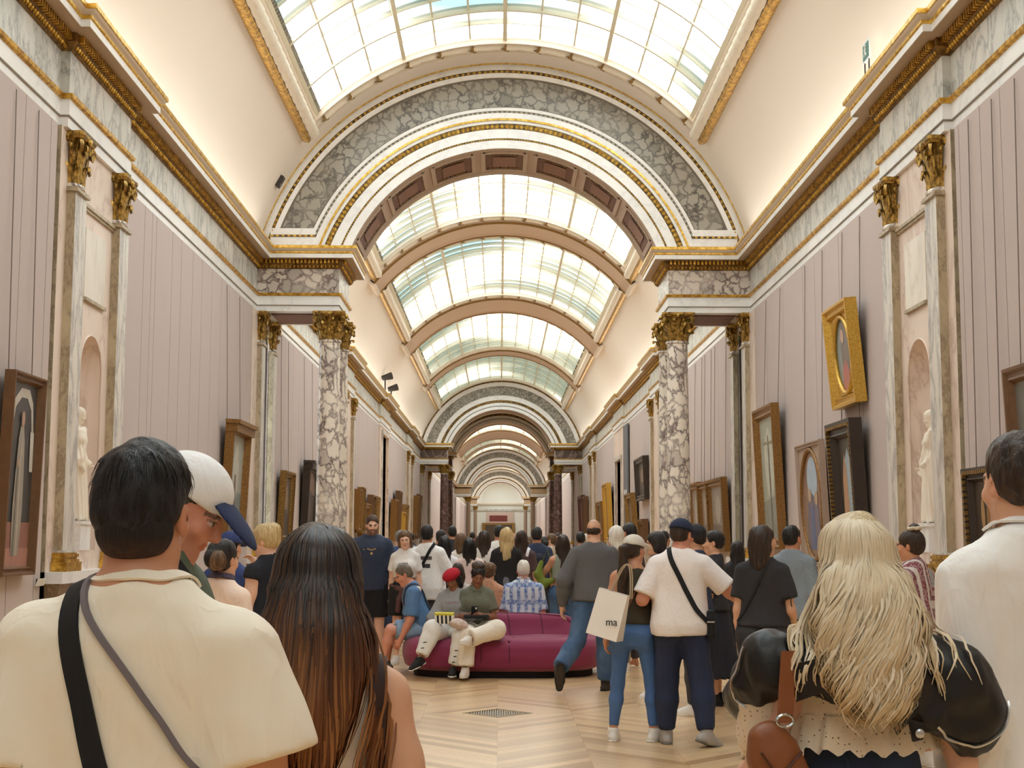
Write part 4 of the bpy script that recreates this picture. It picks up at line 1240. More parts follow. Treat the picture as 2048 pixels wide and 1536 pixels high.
class Field:
    """union of soft primitives; evaluates to a signed distance-like value"""
    def __init__(s):
        s.ops = []; s.lo = A3((9, 9, 9)); s.hi = -s.lo; s.disp = None
    def _grow(s, pts, r):
        for p in pts:
            s.lo = np.minimum(s.lo, A3(p) - r); s.hi = np.maximum(s.hi, A3(p) + r)
    def _box(s, pts, r):
        P = np.array(pts, float); return P.min(0) - r - 0.05, P.max(0) + r + 0.05
    def cone(s, a, b, r1, r2=None, k=0.02, sub=False, flat=None, cut=None):
        """tapered capsule; flat=(axis, ratio) squeezes it along an axis; cut=(point, normal) trims its end flat"""
        a, b = A3(a), A3(b); r2 = r1 if r2 is None else r2
        if not sub: s._grow((a, b), max(r1, r2) + 0.01)
        a32, ba32 = a.astype(np.float32), (b - a).astype(np.float32)
        L = np.float32(1.0 / max(float((b - a) @ (b - a)), 1e-9))
        def f(P):
            pa = P - a32
            t = np.clip((pa @ ba32) * L, 0, 1)
            q = pa - t[:, None] * ba32
            r = r1 + (r2 - r1) * t
            if flat is not None:
                ax = unit(flat[0]).astype(np.float32); c = q @ ax
                q = q + (c * np.float32(1 / flat[1] - 1))[:, None] * ax
                d = (vlen(q) - r) * (0.6 + 0.4 * flat[1])
            else:
                d = vlen(q) - r
            if cut is not None:
                d = np.maximum(d, (P - cut[0].astype(np.float32)) @ cut[1].astype(np.float32))
            return d
        s.ops.append((f, k, sub, s._box((a, b), max(r1, r2) + k))); return s
    def chain(s, pts, rs, k=0.02, link=0.0):
        for (a, b, r1, r2) in zip(pts[:-1], pts[1:], rs[:-1], rs[1:]):
            s.cone(a, b, r1, r2, k)
        return s
    def ell(s, c, r, R=None, k=0.02, sub=False):
        c, r = A3(c), A3(r)
        if not sub: s._grow((c,), max(r) + 0.01)
        c32 = c.astype(np.float32); ir = (1 / r).astype(np.float32); ir2 = (1 / (r * r)).astype(np.float32)
        RT = None if R is None else np.ascontiguousarray(R.T).astype(np.float32)
        def f(P):
            q = P - c32
            if RT is not None: q = q @ RT
            k0 = vlen(q * ir); k1 = vlen(q * ir2)
            return k0 * (k0 - 1.0) / np.maximum(k1, 1e-9)
        s.ops.append((f, k, sub, s._box((c,), max(r) + k))); return s
    def loft(s, o, R, secs, k=0.02, sub=False, p=2.0, round_=0.015):
        """secs: (z, half width, half depth, centre y[, centre x]) along the frame's z axis"""
        o = A3(o); S = np.array([(q + (0,) if len(q) == 4 else q) for q in secs], float)
        pts = []
        for q in S:
            for sx in (-1, 1):
                for sy in (-1, 1):
                    pts.append(o + R.T @ A3((q[4] + sx * q[1], q[3] + sy * q[2], q[0])))
        if not sub: s._grow(pts, 0.015)
        o32 = o.astype(np.float32); RT = np.ascontiguousarray(R.T).astype(np.float32)
        def f(P):
            q = (P - o32) @ RT
            z = q[:, 2]
            w = np.interp(z, S[:, 0], S[:, 1]); d = np.interp(z, S[:, 0], S[:, 2]); cy = np.interp(z, S[:, 0], S[:, 3]); cx = np.interp(z, S[:, 0], S[:, 4])
            x = np.abs(q[:, 0] - cx) / w; y = np.abs(q[:, 1] - cy) / d
            rr = np.sqrt(x * x + y * y) if p == 2.0 else (x ** p + y ** p) ** (1 / p)
            dd = (rr - 1) * np.minimum(w, d)
            return smax(dd, np.maximum(S[0, 0] - z, z - S[-1, 0]), round_)
        s.ops.append((f, k, sub, s._box(pts, k))); return s
    def clip(s, point, normal, k=0.0):
        """keep only what lies behind the plane"""
        pt, n = A3(point).astype(np.float32), unit(normal).astype(np.float32)
        s.ops.append((lambda P: (P - pt) @ n, k, 'clip', None)); return s
    def __call__(s, P):
        P = np.asarray(P, dtype=np.float32)
        d = np.full(len(P), 1.0, np.float32)
        X, Y, Z = (np.ascontiguousarray(P[:, i]) for i in range(3))
        for f, k, mode, box in s.ops:
            if box is not None:
                lo, hi = box
                m = np.flatnonzero((X > lo[0]) & (X < hi[0]) & (Y > lo[1]) & (Y < hi[1]) & (Z > lo[2]) & (Z < hi[2]))
                if len(m) == 0: continue
                Q = P[m]
            else:
                m = slice(None); Q = P
            v = f(Q).astype(np.float32)
            if mode is False: d[m] = smin(d[m], v, k)
            elif mode is True: d[m] = smax(d[m], -v, k)
            else: d[m] = smax(d[m], v, k)
        if s.disp is not None:
            m = np.flatnonzero(np.abs(d) < 0.06)
            if len(m): d[m] = d[m] + s.disp(P[m])
        return d
    def grad(s, P, e=0.004):
        g = np.stack([s(P + A3(v) * e) - s(P - A3(v) * e) for v in ((1, 0, 0), (0, 1, 0), (0, 0, 1))], -1)
        return g / (vlen(g)[:, None] + 1e-9)
    def snap(s, pts, off=0.0, it=14):
        P = np.array(pts, float)
        for _ in range(it):
            P = P - s.grad(P) * (s(P) - off)[:, None] * 0.8
        return P, s.grad(P)

def axis(lo, hi, h, fine=()):
    """grid line positions; fine: (lo, hi, step) intervals"""
    out = [lo]
    while out[-1] < hi:
        x = out[-1]; st = h
        for a, b, q in fine:
            if a - h < x < b: st = min(st, q)
        out.append(x + st)
    return np.array(out)

def surface_nets(F, h, fine=None, pad=0.02):
    """mesh of F's zero level: (verts, quads)"""
    lo, hi = F.lo - pad, F.hi + pad
    fine = fine or ((), (), ())
    ax = [axis(lo[i], hi[i], h, fine[i]) for i in range(3)]
    n = [len(a) for a in ax]
    B = 6
    nb = [int(math.ceil((m - 1) / B)) for m in n]
    ax = [np.concatenate([a, a[-1] + (np.arange(1, b * B + 2 - m)) * h]) if b * B + 1 > m else a for a, b, m in zip(ax, nb, n)]
    n = [b * B + 1 for b in nb]
    bc = [0.5 * (a[0:-1:B][:b] + a[B::B][:b]) for a, b in zip(ax, nb)]
    bh = [0.5 * (a[B::B][:b] - a[0:-1:B][:b]) for a, b in zip(ax, nb)]
    C = np.stack(np.meshgrid(*bc, indexing='ij'), -1).reshape(-1, 3)
    Hd = vlen(np.stack(np.meshgrid(*bh, indexing='ij'), -1).reshape(-1, 3))
    dc = F(C)
    act = np.abs(dc) < Hd * 1.35 + 0.012
    V = np.repeat(np.repeat(np.repeat(np.where(dc > 0, 1.0, -1.0).reshape(nb).astype(np.float32), B, 0), B, 1), B, 2)
    V = np.pad(V, ((0, 1), (0, 1), (0, 1)), mode='edge')
    ids = np.argwhere(act.reshape(nb)) * B
    if len(ids) == 0:
        return np.zeros((0, 3)), np.zeros((0, 4), int)
    g = np.arange(B + 1)
    gi = np.stack(np.meshgrid(g, g, g, indexing='ij'), -1).reshape(-1, 3)
    I = (ids[:, None, :] + gi[None]).reshape(-1, 3)
    flat = (I[:, 0] * n[1] + I[:, 1]) * n[2] + I[:, 2]
    flat = np.unique(flat)
    i0 = flat // (n[1] * n[2]); i1 = (flat // n[2]) % n[1]; i2 = flat % n[2]
    P = np.stack([ax[0][i0], ax[1][i1], ax[2][i2]], -1)
    vals = np.empty(len(P), np.float32)
    for q in range(0, len(P), 400000):
        vals[q:q + 400000] = F(P[q:q + 400000])
    V.reshape(-1)[flat] = vals
    S = V < 0
    # cells with a sign change
    cnt = np.zeros([m - 1 for m in n], np.int8)
    for dx in (0, 1):
        for dy in (0, 1):
            for dz in (0, 1):
                cnt += S[dx:n[0] - 1 + dx, dy:n[1] - 1 + dy, dz:n[2] - 1 + dz]
    cells = np.argwhere((cnt > 0) & (cnt < 8))
    if len(cells) == 0:
        return np.zeros((0, 3)), np.zeros((0, 4), int)
    idx = np.full(cnt.shape, -1, np.int32)
    idx[cells[:, 0], cells[:, 1], cells[:, 2]] = np.arange(len(cells))
    corner = [(a, b, c) for a in (0, 1) for b in (0, 1) for c in (0, 1)]
    cv = np.stack([V[cells[:, 0] + a, cells[:, 1] + b, cells[:, 2] + c] for a, b, c in corner], -1)
    acc = np.zeros((len(cells), 3)); num = np.zeros(len(cells))
    for i, ca in enumerate(corner):
        for j, cb in enumerate(corner):
            if j > i and sum(abs(p - q) for p, q in zip(ca, cb)) == 1:
                va, vb = cv[:, i], cv[:, j]
                m = (va < 0) != (vb < 0)
                t = np.where(m, va / np.where(m, va - vb, 1), 0)
                p = A3(ca) + (A3(cb) - A3(ca)) * t[:, None]
                acc += np.where(m[:, None], p, 0); num += m
    loc = acc / num[:, None]
    verts = np.empty((len(cells), 3))
    for q in range(3):
        a0 = ax[q][cells[:, q]]; a1 = ax[q][cells[:, q] + 1]
        verts[:, q] = a0 + (a1 - a0) * loc[:, q]
    quads = []
    for d in range(3):
        u, w = (d + 1) % 3, (d + 2) % 3
        sl0 = [slice(None)] * 3; sl1 = [slice(None)] * 3
        sl0[d] = slice(0, n[d] - 1); sl1[d] = slice(1, n[d])
        a, b = S[tuple(sl0)], S[tuple(sl1)]
        e = np.argwhere(a != b)
        e = e[(e[:, u] > 0) & (e[:, w] > 0) & (e[:, u] < n[u] - 1) & (e[:, w] < n[w] - 1)]
        if len(e) == 0: continue
        sg = a[e[:, 0], e[:, 1], e[:, 2]]
        def at(du, dw):
            q = e.copy(); q[:, u] += du; q[:, w] += dw
            return idx[q[:, 0], q[:, 1], q[:, 2]]
        Q = np.stack([at(-1, -1), at(0, -1), at(0, 0), at(-1, 0)], -1)
        Q = np.where(sg[:, None], Q, Q[:, ::-1])
        quads.append(Q[(Q >= 0).all(1)])
    return verts, np.concatenate(quads)

def quad_mesh(name, V, Q, mats, smooth=True):
    me = bpy.data.meshes.new(name)
    me.vertices.add(len(V)); me.vertices.foreach_set('co', np.ascontiguousarray(V, dtype=np.float32).ravel())
    me.loops.add(len(Q) * 4); me.loops.foreach_set('vertex_index', np.ascontiguousarray(Q, dtype=np.int32).ravel())
    me.polygons.add(len(Q)); me.polygons.foreach_set('loop_start', np.arange(0, len(Q) * 4, 4, dtype=np.int32)); me.polygons.foreach_set('loop_total', np.full(len(Q), 4, dtype=np.int32))
    me.polygons.foreach_set('use_smooth', np.full(len(Q), smooth))
    for m in (mats if isinstance(mats, (list, tuple)) else [mats]):
        me.materials.append(m)
    me.update(calc_edges=True)
    return me
def soft(name, F, h, mat, parent, fine=None, colors=None):
    V, Q = surface_nets(F, h, fine)
    if len(Q) == 0: return None
    me = quad_mesh(name, V, Q, mat)
    if colors is not None:
        c = colors(V)
        at = me.color_attributes.new('tint', 'FLOAT_COLOR', 'POINT')
        at.data.foreach_set('color', np.concatenate([c, np.ones((len(c), 1))], 1).astype(np.float32).ravel())
    return link(name, me, parent)

def wob(freq, amp, seed=0, st=(1, 1, 1)):
    """cheap smooth noise from a few sines, for cloth folds"""
    r = np.random.RandomState(seed); D = r.randn(6, 3) * A3(st); ph = r.rand(6) * 6.28; D = (D / 1.4).astype(np.float32)
    def f(P):
        v = 0
        for i in range(6):
            v = v + np.sin((P @ D[i]) * freq * (1 + 0.37 * i) + ph[i] + 1.3 * np.sin((P @ D[(i + 2) % 6]) * freq * 0.6)) / (1 + 0.5 * i)
        return amp * v * 0.4
    return f

# ---------------------------------------------------------------- people
def skin_mat():
    t = NT('skin')
    at = t.n('ShaderNodeVertexColor', layer_name='tint')
    nz = t.noise(t.coords(), 26, 3)
    t.base(t.mix(t.math('MULTIPLY', nz.outputs['Fac'], 0.16), at.outputs['Color'], (0.45, 0.16, 0.1, 1)))
    t.set(Roughness=0.48)
    t.b.inputs['Subsurface Weight'].default_value = 0.0
    return t.m
SKIN = skin_mat()
def hair_mat(name, root, tip, streak, z0=0.0, z1=1.0, rough=0.36, st=(70, 70, 5)):
    """root to tip gradient along the height plus fine strands"""
    if name in MATS: return MATS[name]
    t = NT(name)
    tc = t.n('ShaderNodeTexCoord')
    sp = t.n('ShaderNodeSeparateXYZ'); t.l(tc.outputs['Object'], sp.inputs[0])
    mr = t.n('ShaderNodeMapRange'); mr.inputs['From Min'].default_value = z0; mr.inputs['From Max'].default_value = z1
    nlow = t.noise(t.coords((14, 14, 2)), 1.0, 3)
    zz = t.math('ADD', sp.outputs['Z'], t.math('MULTIPLY', t.math('SUBTRACT', nlow.outputs['Fac'], 0.5), 0.3 * abs(z1 - z0)))
    t.l(zz, mr.inputs['Value'])
    g = t.mix(mr.outputs['Result'], tip, root)
    nz = t.noise(t.coords(st), 1.0, 4, 0.6)
    f = t.ramp(nz.outputs['Fac'], [(0.4, (0, 0, 0)), (0.66, (0.8,) * 3)])
    t.base(t.mix(f, g, streak))
    t.set(Roughness=rough)
    t.b.inputs['Specular IOR Level'].default_value = 0.35
    t.bump(nz.outputs['Fac'], 0.9, 0.012)
    MATS[name] = t.m
    return t.m
def cloth(name, col, rough=0.85, var=0.08, fold=0.35, fscale=9.0, weave=0.0, st=(1, 1, 0.6), sheen=0.0):
    if name in MATS: return MATS[name]
    t = NT(name)
    v = t.coords()
    nz = t.noise(v, 5, 3)
    t.base(t.mix(nz.outputs['Fac'], tuple(max(0, c * (1 - var)) for c in col[:3]) + (1,), tuple(min(1, c * (1 + var)) for c in col[:3]) + (1,)))
    t.set(Roughness=rough)
    f = t.noise(t.coords(st), fscale, 2, 0.45, 1.6)
    f2 = t.noise(t.coords((st[0] * 1.7, st[1] * 1.7, st[2])), fscale * 1.9, 2, 0.5, 1.2)
    rid = lambda q: t.math('POWER', t.math('SUBTRACT', 1.0, t.math('ABSOLUTE', t.math('SUBTRACT', t.math('MULTIPLY', q.outputs['Fac'], 2.6), 1.3))), 2.0)
    hgt = t.math('ADD', rid(f), t.math('MULTIPLY', rid(f2), 0.45))
    if weave:
        w = t.noise(t.coords((220, 220, 220)), 1.0, 2)
        hgt = t.math('ADD', hgt, t.math('MULTIPLY', w.outputs['Fac'], weave))
    t.bump(hgt, min(1.0, fold * 0.9), 0.011)
    MATS[name] = t.m
    return t.m
def denim(name, col, hi):
    if name in MATS: return MATS[name]
    t = NT(name)
    v = t.coords((1, 1, 0.7))
    nz = t.noise(v, 4, 5, 0.6)
    fine = t.noise(t.coords((160, 160, 160)), 1, 2)
    f = t.math('MULTIPLY', t.ramp(nz.outputs['Fac'], [(0.4, (0, 0, 0)), (0.7, (1, 1, 1))]), 0.6)
    t.base(t.mix(f, t.mix(fine.outputs['Fac'], col, tuple(c * 1.3 for c in col[:3]) + (1,)), hi))
    t.set(Roughness=0.85)
    t.bump(t.noise(t.coords((1, 1, 0.8)), 8, 3, 0.5, 1.0).outputs['Fac'], 0.4, 0.02)
    MATS[name] = t.m
    return t.m

TORSO = {'m': [(-0.10, 0.140, 0.095, -0.01), (-0.02, 0.168, 0.112, -0.012), (0.08, 0.156, 0.105, -0.004), (0.16, 0.148, 0.100, 0.0), (0.26, 0.160, 0.112, 0.006), (0.36, 0.168, 0.118, 0.004), (0.42, 0.150, 0.100, -0.008), (0.46, 0.105, 0.075, -0.018), (0.49, 0.07, 0.06, -0.02)],
         'f': [(-0.10, 0.140, 0.098, -0.012), (-0.03, 0.172, 0.118, -0.018), (0.06, 0.146, 0.102, -0.006), (0.14, 0.122, 0.088, 0.0), (0.24, 0.132, 0.100, 0.008), (0.33, 0.142, 0.108, 0.008), (0.40, 0.128, 0.088, -0.008), (0.45, 0.088, 0.066, -0.018), (0.48, 0.055, 0.05, -0.02)]}
def zm(z):
    return z * 1.125 if z > 0 else z
TORSO = {k: [(zm(t[0]),) + t[1:] for t in v] for k, v in TORSO.items()}
def rotz(a):
    c, s_ = math.cos(a), math.sin(a); return np.array([[c, -s_, 0], [s_, c, 0], [0, 0, 1]])
def rotx(a):
    c, s_ = math.cos(a), math.sin(a); return np.array([[1, 0, 0], [0, c, -s_], [0, s_, c]])
def roty(a):
    c, s_ = math.cos(a), math.sin(a); return np.array([[c, 0, s_], [0, 1, 0], [-s_, 0, c]])

class Body:
    """joints of one figure in its own frame: x to its right, y forward, z up; feet (or seat) on the floor"""
    def __init__(s, H=1.75, sex='m', build=1.0, lean=(0, 0), head=(0, 0, 0), armL=None, armR=None, legL=None, legR=None, sit=None, hs=1.0, twist=0):
        k = s.k = H / 1.75
        s.sex = sex; s.build = build; s.H = H
        s.pel = A3((0, 0, 0.945 * k)) if sit is None else A3((0, 0, sit))
        s.R = rotx(-math.radians(lean[0])) @ roty(math.radians(lean[1]))      # lean forward / to the right
        s.Rt = (s.R @ rotz(math.radians(twist))).T                                                          # rows = axes
        up = s.R @ A3((0, 0, 1))
        s.up = up
        sw = (0.166 if sex == 'm' else 0.142) * k * build ** 0.5
        Rw = s.R @ rotz(math.radians(twist))
        s.loc = lambda x, y, z: s.pel + Rw @ (A3((x, y, zm(z))) * k)
        s.neck = s.loc(0, -0.018, 0.49)
        s.sh = {1: s.loc(sw / k, -0.012, 0.392), -1: s.loc(-sw / k, -0.012, 0.392)}
        yaw, pitch, tilt = (math.radians(v) for v in head)
        s.HR = (Rw if sit is None or True else np.eye(3)) @ rotz(yaw) @ rotx(-pitch) @ roty(tilt)
        s.hk = 0.93 * hs * (1.0 if sex == 'm' else 0.96) * (0.6 + 0.4 * k)
        s.hc = s.neck + Rw @ A3((0, 0.0, 0.035 * k)) + s.HR @ A3((0, 0.024, 0.098 * s.hk))
        s.hp = lambda x, y, z: s.hc + s.HR @ (A3((x, y, z)) * s.hk)
        s.arm = {}
        for sd, spec in ((1, armR), (-1, armL)):
            spec = spec or ((0.16, -0.03, -1), (0.10, 0.16, -1))
            u, f = A3(spec[0]), A3(spec[1])
            u[0] *= sd; f[0] *= sd
            hd = A3(spec[2]) * A3((sd, 1, 1)) if len(spec) > 2 and spec[2] is not None else f
            el = s.sh[sd] + Rw @ unit(u) * 0.30 * k
            wr = el + Rw @ unit(f) * 0.255 * k
            s.arm[sd] = (s.sh[sd], el, wr, Rw @ unit(hd), spec[3] if len(spec) > 3 else 0.35)
        s.leg = {}
        for sd, spec in ((1, legR), (-1, legL)):
            spec = spec or ((0.03, 0.0, -1), (0.01, -0.03, -1))
            u, f = A3(spec[0]), A3(spec[1]); u[0] *= sd; f[0] *= sd
            hip = s.pel + A3((0.088 * k * sd * (1.05 if sex == 'f' else 1.0), 0, -0.02 * k))
            kn = hip + unit(u) * 0.43 * k
            an = kn + unit(f) * 0.415 * k
            toe = A3(spec[2]) * A3((sd, 1, 1)) if len(spec) > 2 else A3((0.12 * sd, 1, 0))
            s.leg[sd] = (hip, kn, an, unit(toe))
        low = min(min(l[2][2] - 0.075 * k, l[2][2] - 0.045 * k + l[3][2] * 0.17) for l in s.leg.values())
        if sit is None:
            d = A3((0, 0, -low))
            s.shift(d)
    def shift(s, d):
        s.pel = s.pel + d; s.neck = s.neck + d; s.hc = s.hc + d
        s.sh = {a: b + d for a, b in s.sh.items()}
        s.arm = {a: (b[0] + d, b[1] + d, b[2] + d, b[3], b[4]) for a, b in s.arm.items()}
        s.leg = {a: (b[0] + d, b[1] + d, b[2] + d, b[3]) for a, b in s.leg.items()}
    # ---- skin
    def torso(s, F, inf=0.0, z0=None, z1=None, wide=(1.0, 1.0), k=0.05, p=2.2, hem=0.0):
        b = s.build; q = s.k
        S = []
        for (z, w, d, cy) in TORSO[s.sex]:
            S.append((z * q, w * q * b * wide[0] + inf, d * q * (0.5 + 0.5 * b) * wide[1] + inf, cy * q))
        F.loft(s.pel, s.Rt, S, k, p=p, round_=0.03)
    def skin(s, fingers=True, bust=True):
        F = Field(); q = s.k; b = s.build
        m = s.sex == 'm'
        s.torso(F)
        F.cone(s.neck - s.up * 0.05, s.hp(0, -0.02, -0.055), (0.060 if m else 0.049) * q, (0.056 if m else 0.046) * q, 0.05)
        for sd in (-1, 1):
            sh, el, wr, hd, curl = s.arm[sd]
            F.cone(s.neck - s.up * 0.015 * q, sh + s.up * 0.012 * q, 0.040 * q, 0.036 * q, 0.05)
            ru = (0.053 if m else 0.043) * q * b
            F.cone(sh, sh + (el - sh) * 0.5, ru * 1.12, ru, 0.05); F.cone(sh + (el - sh) * 0.45, el, ru, ru * 0.78, 0.03)
            F.cone(el, el + (wr - el) * 0.35, ru * 0.78, ru * 0.80, 0.03); F.cone(el + (wr - el) * 0.35, wr, ru * 0.80, ru * 0.5, 0.02)
            s.hand(F, sd, fingers)
            hip, kn, an, toe = s.leg[sd]
            rt = (0.082 if m else 0.084) * q * b
            F.cone(hip, kn, rt, rt * 0.63, 0.05)
            mid = kn + (an - kn) * 0.32
            F.cone(kn, mid, rt * 0.62, rt * 0.64, 0.03); F.cone(mid, an, rt * 0.62, rt * 0.40, 0.03)
            F.cone(an - A3((0, 0, 0.02)), an + toe * 0.15 * q + A3((0, 0, -0.045 * q)), 0.028 * q, 0.02 * q, 0.03); F.cone(an, an - toe * 0.030 * q + A3((0, 0, -0.04 * q)), 0.028 * q, 0.028 * q, 0.03)
        if not m and bust:
            for sd in (-1, 1):
                F.ell(s.loc(0.068 * sd, 0.085, 0.275), A3((0.062, 0.055, 0.062)) * q, None, 0.04)
        s.headshape(F)
        return F
    def headshape(s, F):
        R = s.HR.T; h = s.hk; P = s.hp
        E = lambda c, r, k=0.02, sub=False, RR=None: F.ell(P(*c), A3(r) * h, R if RR is None else RR, k, sub)
        m = s.sex == 'm'
        E((0, -0.018, 0.038), (0.076, 0.098, 0.090), 0.02)
        E((0, 0.028, -0.025), (0.064, 0.070, 0.088), 0.03)
        F.cone(P(-0.038, -0.005, -0.07), P(0, 0.058, -0.102), 0.030 * h, 0.026 * h, 0.03); F.cone(P(0.038, -0.005, -0.07), P(0, 0.058, -0.102), 0.030 * h, 0.026 * h, 0.03)
        E((0, 0.066, -0.104), (0.026 if m else 0.02, 0.022, 0.02), 0.02)
        F.cone(P(-0.034, 0.082, 0.024), P(0.034, 0.082, 0.024), 0.012 * h, None, 0.018)
        for sd in (-1, 1):
            E((0.036 * sd, 0.066, -0.026), (0.026, 0.024, 0.022), 0.02)
            E((0.031 * sd, 0.104, 0.004), (0.017, 0.016, 0.0105), 0.012, True)
            E((0.031 * sd, 0.081, 0.003), (0.014, 0.014, 0.013), 0.003)
        F.cone(P(0, 0.094, 0.012), P(0, 0.112, -0.027), 0.009 * h, 0.013 * h, 0.012)
        for sd in (-1, 1):
            F.cone(P(0, 0.104, -0.032), P(0.013 * sd, 0.097, -0.034), 0.008 * h, 0.008 * h, 0.008)
        E((0, 0.088, -0.058), (0.023, 0.013, 0.0065), 0.006); E((0, 0.087, -0.070), (0.019, 0.013, 0.0075), 0.006)
        for sd in (-1, 1):
            Re = (s.HR @ rotz(sd * -0.45) @ rotx(0.15)).T
            F.ell(P(0.081 * sd, -0.012, -0.008), A3((0.011, 0.021, 0.033)) * h, Re, 0.008)
            F.ell(P(0.094 * sd, -0.006, -0.006), A3((0.009, 0.011, 0.018)) * h, Re, 0.006, True)
    def hand(s, F, sd, fingers=True):
        sh, el, wr, hd, curl = s.arm[sd]
        q = s.k * (1.0 if s.sex == 'm' else 0.9)
        side = unit(np.cross(hd, A3((0, 1, 0)) if abs(hd[1]) < 0.8 else A3((0, 0, 1))))       # across the knuckles, roughly
        pn = unit(np.cross(side, hd))
        # spread axis points front-back for a hanging hand so the palm faces the thigh
        spread, palm = pn, side * (-sd if side[0] * 1 > 0 else sd)
        if palm[0] * sd > 0: palm = -palm
        pc = wr + hd * 0.05 * q
        F.cone(wr, wr + hd * 0.03 * q, 0.025 * q, 0.028 * q, 0.02)
        for e in (-1, -0.33, 0.33, 1):
            F.cone(wr + hd * 0.02 * q + spread * e * 0.014 * q, wr + hd * 0.088 * q + spread * e * 0.026 * q, 0.0165 * q, 0.0125 * q, 0.018)
        if not fingers:
            F.cone(wr + hd * 0.08 * q, wr + hd * 0.15 * q + palm * 0.03 * q, 0.026 * q, 0.02 * q, 0.02); return
        for e, L in ((-1, 0.066), (-0.33, 0.078), (0.33, 0.085), (1, 0.078)):
            a = wr + hd * 0.088 * q + spread * e * 0.026 * q
            d1 = unit(hd + palm * curl * 1.0 + spread * e * 0.06); d2 = unit(hd * (1 - curl * 1.2) + palm * curl * 2.4); 
            b_ = a + d1 * L * 0.5 * q; c = b_ + d2 * L * 0.5 * q
            F.cone(a, b_, 0.0095 * q, 0.0088 * q, 0.006); F.cone(b_, c, 0.0088 * q, 0.0075 * q, 0.004)
        fw = spread if spread[1] > 0 else -spread
        a = wr + hd * 0.03 * q + fw * 0.024 * q
        b_ = a + unit(hd * 0.8 + fw * 0.8 + palm * 0.4) * 0.042 * q; c = b_ + unit(hd + palm * 0.5 + fw * 0.1) * 0.032 * q
        F.cone(a, b_, 0.013 * q, 0.0105 * q, 0.012); F.cone(b_, c, 0.0105 * q, 0.0085 * q, 0.004)
    def tint(s, tone, lips=None, brow=(0.03, 0.02, 0.015), beard=None, stubble=0.0, eyes=(0.05, 0.03, 0.02), closed=False, scalp=None):
        tone = A3(tone[:3]); lips = A3(lips[:3]) if lips is not None else tone * A3((0.85, 0.55, 0.55))
        def f(V):
            c = np.tile(tone, (len(V), 1))
            q = ((V - s.hc) @ s.HR) / s.hk
            x, y, z = q[:, 0], q[:, 1], q[:, 2]
            ax = np.abs(x)
            near = (vlen(q) < 0.17)
            def put(mask, col, w=1.0):
                m = mask & near
                c[m] = c[m] * (1 - w) + A3(col[:3]) * w
            blush = np.exp(-(((ax - 0.04) / 0.022) ** 2 + ((z + 0.035) / 0.022) ** 2)) * (y > 0.03) * near
            c[:] = c * (1 - 0.25 * blush[:, None]) + (tone * A3((1.0, 0.72, 0.68))) * (0.25 * blush[:, None])
            put((ax > 0.072) & (np.abs(z + 0.008) < 0.04) & (np.abs(y) < 0.04), tone * A3((1.02, 0.8, 0.76)), 0.6)
            if stubble: put((y > -0.01) & (z < -0.045) & (ax < 0.075), tone * A3((0.55, 0.55, 0.6)), stubble)
            if beard is not None:
                put((y > -0.005) & (z < -0.04 - 0.5 * np.clip(0.05 - ax, -0.03, 0.03)) & (z > -0.15) & (ax > 0.0), beard, 0.85)
                put((y > 0.06) & (np.abs(z + 0.045) < 0.010) & (ax < 0.032), beard, 0.85)
            put(((x / 0.023) ** 2 + ((z + 0.064) / 0.0135) ** 2 < 1) & (y > 0.07), lips, 0.9)
            put((np.abs(ax - 0.033) < 0.021) & (np.abs(z - 0.027 + 0.25 * np.abs(ax - 0.03)) < 0.0065) & (y > 0.05), brow, 0.85)
            if not closed:
                put((((ax - 0.031) / 0.014) ** 2 + ((z - 0.003) / 0.0075) ** 2 < 1) & (y > 0.07), (0.62, 0.58, 0.54), 0.9)
                put((((ax - 0.031) / 0.0068) ** 2 + ((z - 0.003) / 0.0075) ** 2 < 1) & (y > 0.07), eyes, 1.0)
            put((np.abs(ax - 0.031) < 0.017) & (np.abs(z - (0.0105 if not closed else 0.0)) < 0.0035) & (y > 0.065), brow, 0.8)
            if scalp is not None: put((z > 0.03) & (y < 0.02) & (z > 0.10 - y * -0.2), scalp, 0.3)
            return np.clip(c, 0, 1)
        return f
    def fine(s, h=0.0065, hands=True):
        r = 0.155 * s.hk
        fx = [(s.hc[0] - r * 0.75, s.hc[0] + r * 0.75, h)]; fy = [(s.hc[1] - r, s.hc[1] + r, h)]; fz = [(s.hc[2] - r * 0.9, s.hc[2] + r * 0.6, h)]
        if hands:
            for sd in (-1, 1):
                w = s.arm[sd][2]; e = w + s.arm[sd][3] * 0.18 * s.k
                lo = np.minimum(w, e) - 0.03; hi = np.maximum(w, e) + 0.03
                fx.append((lo[0], hi[0], 0.011)); fy.append((lo[1], hi[1], 0.011)); fz.append((lo[2], hi[2], 0.010))
        return (fx, fy, fz)
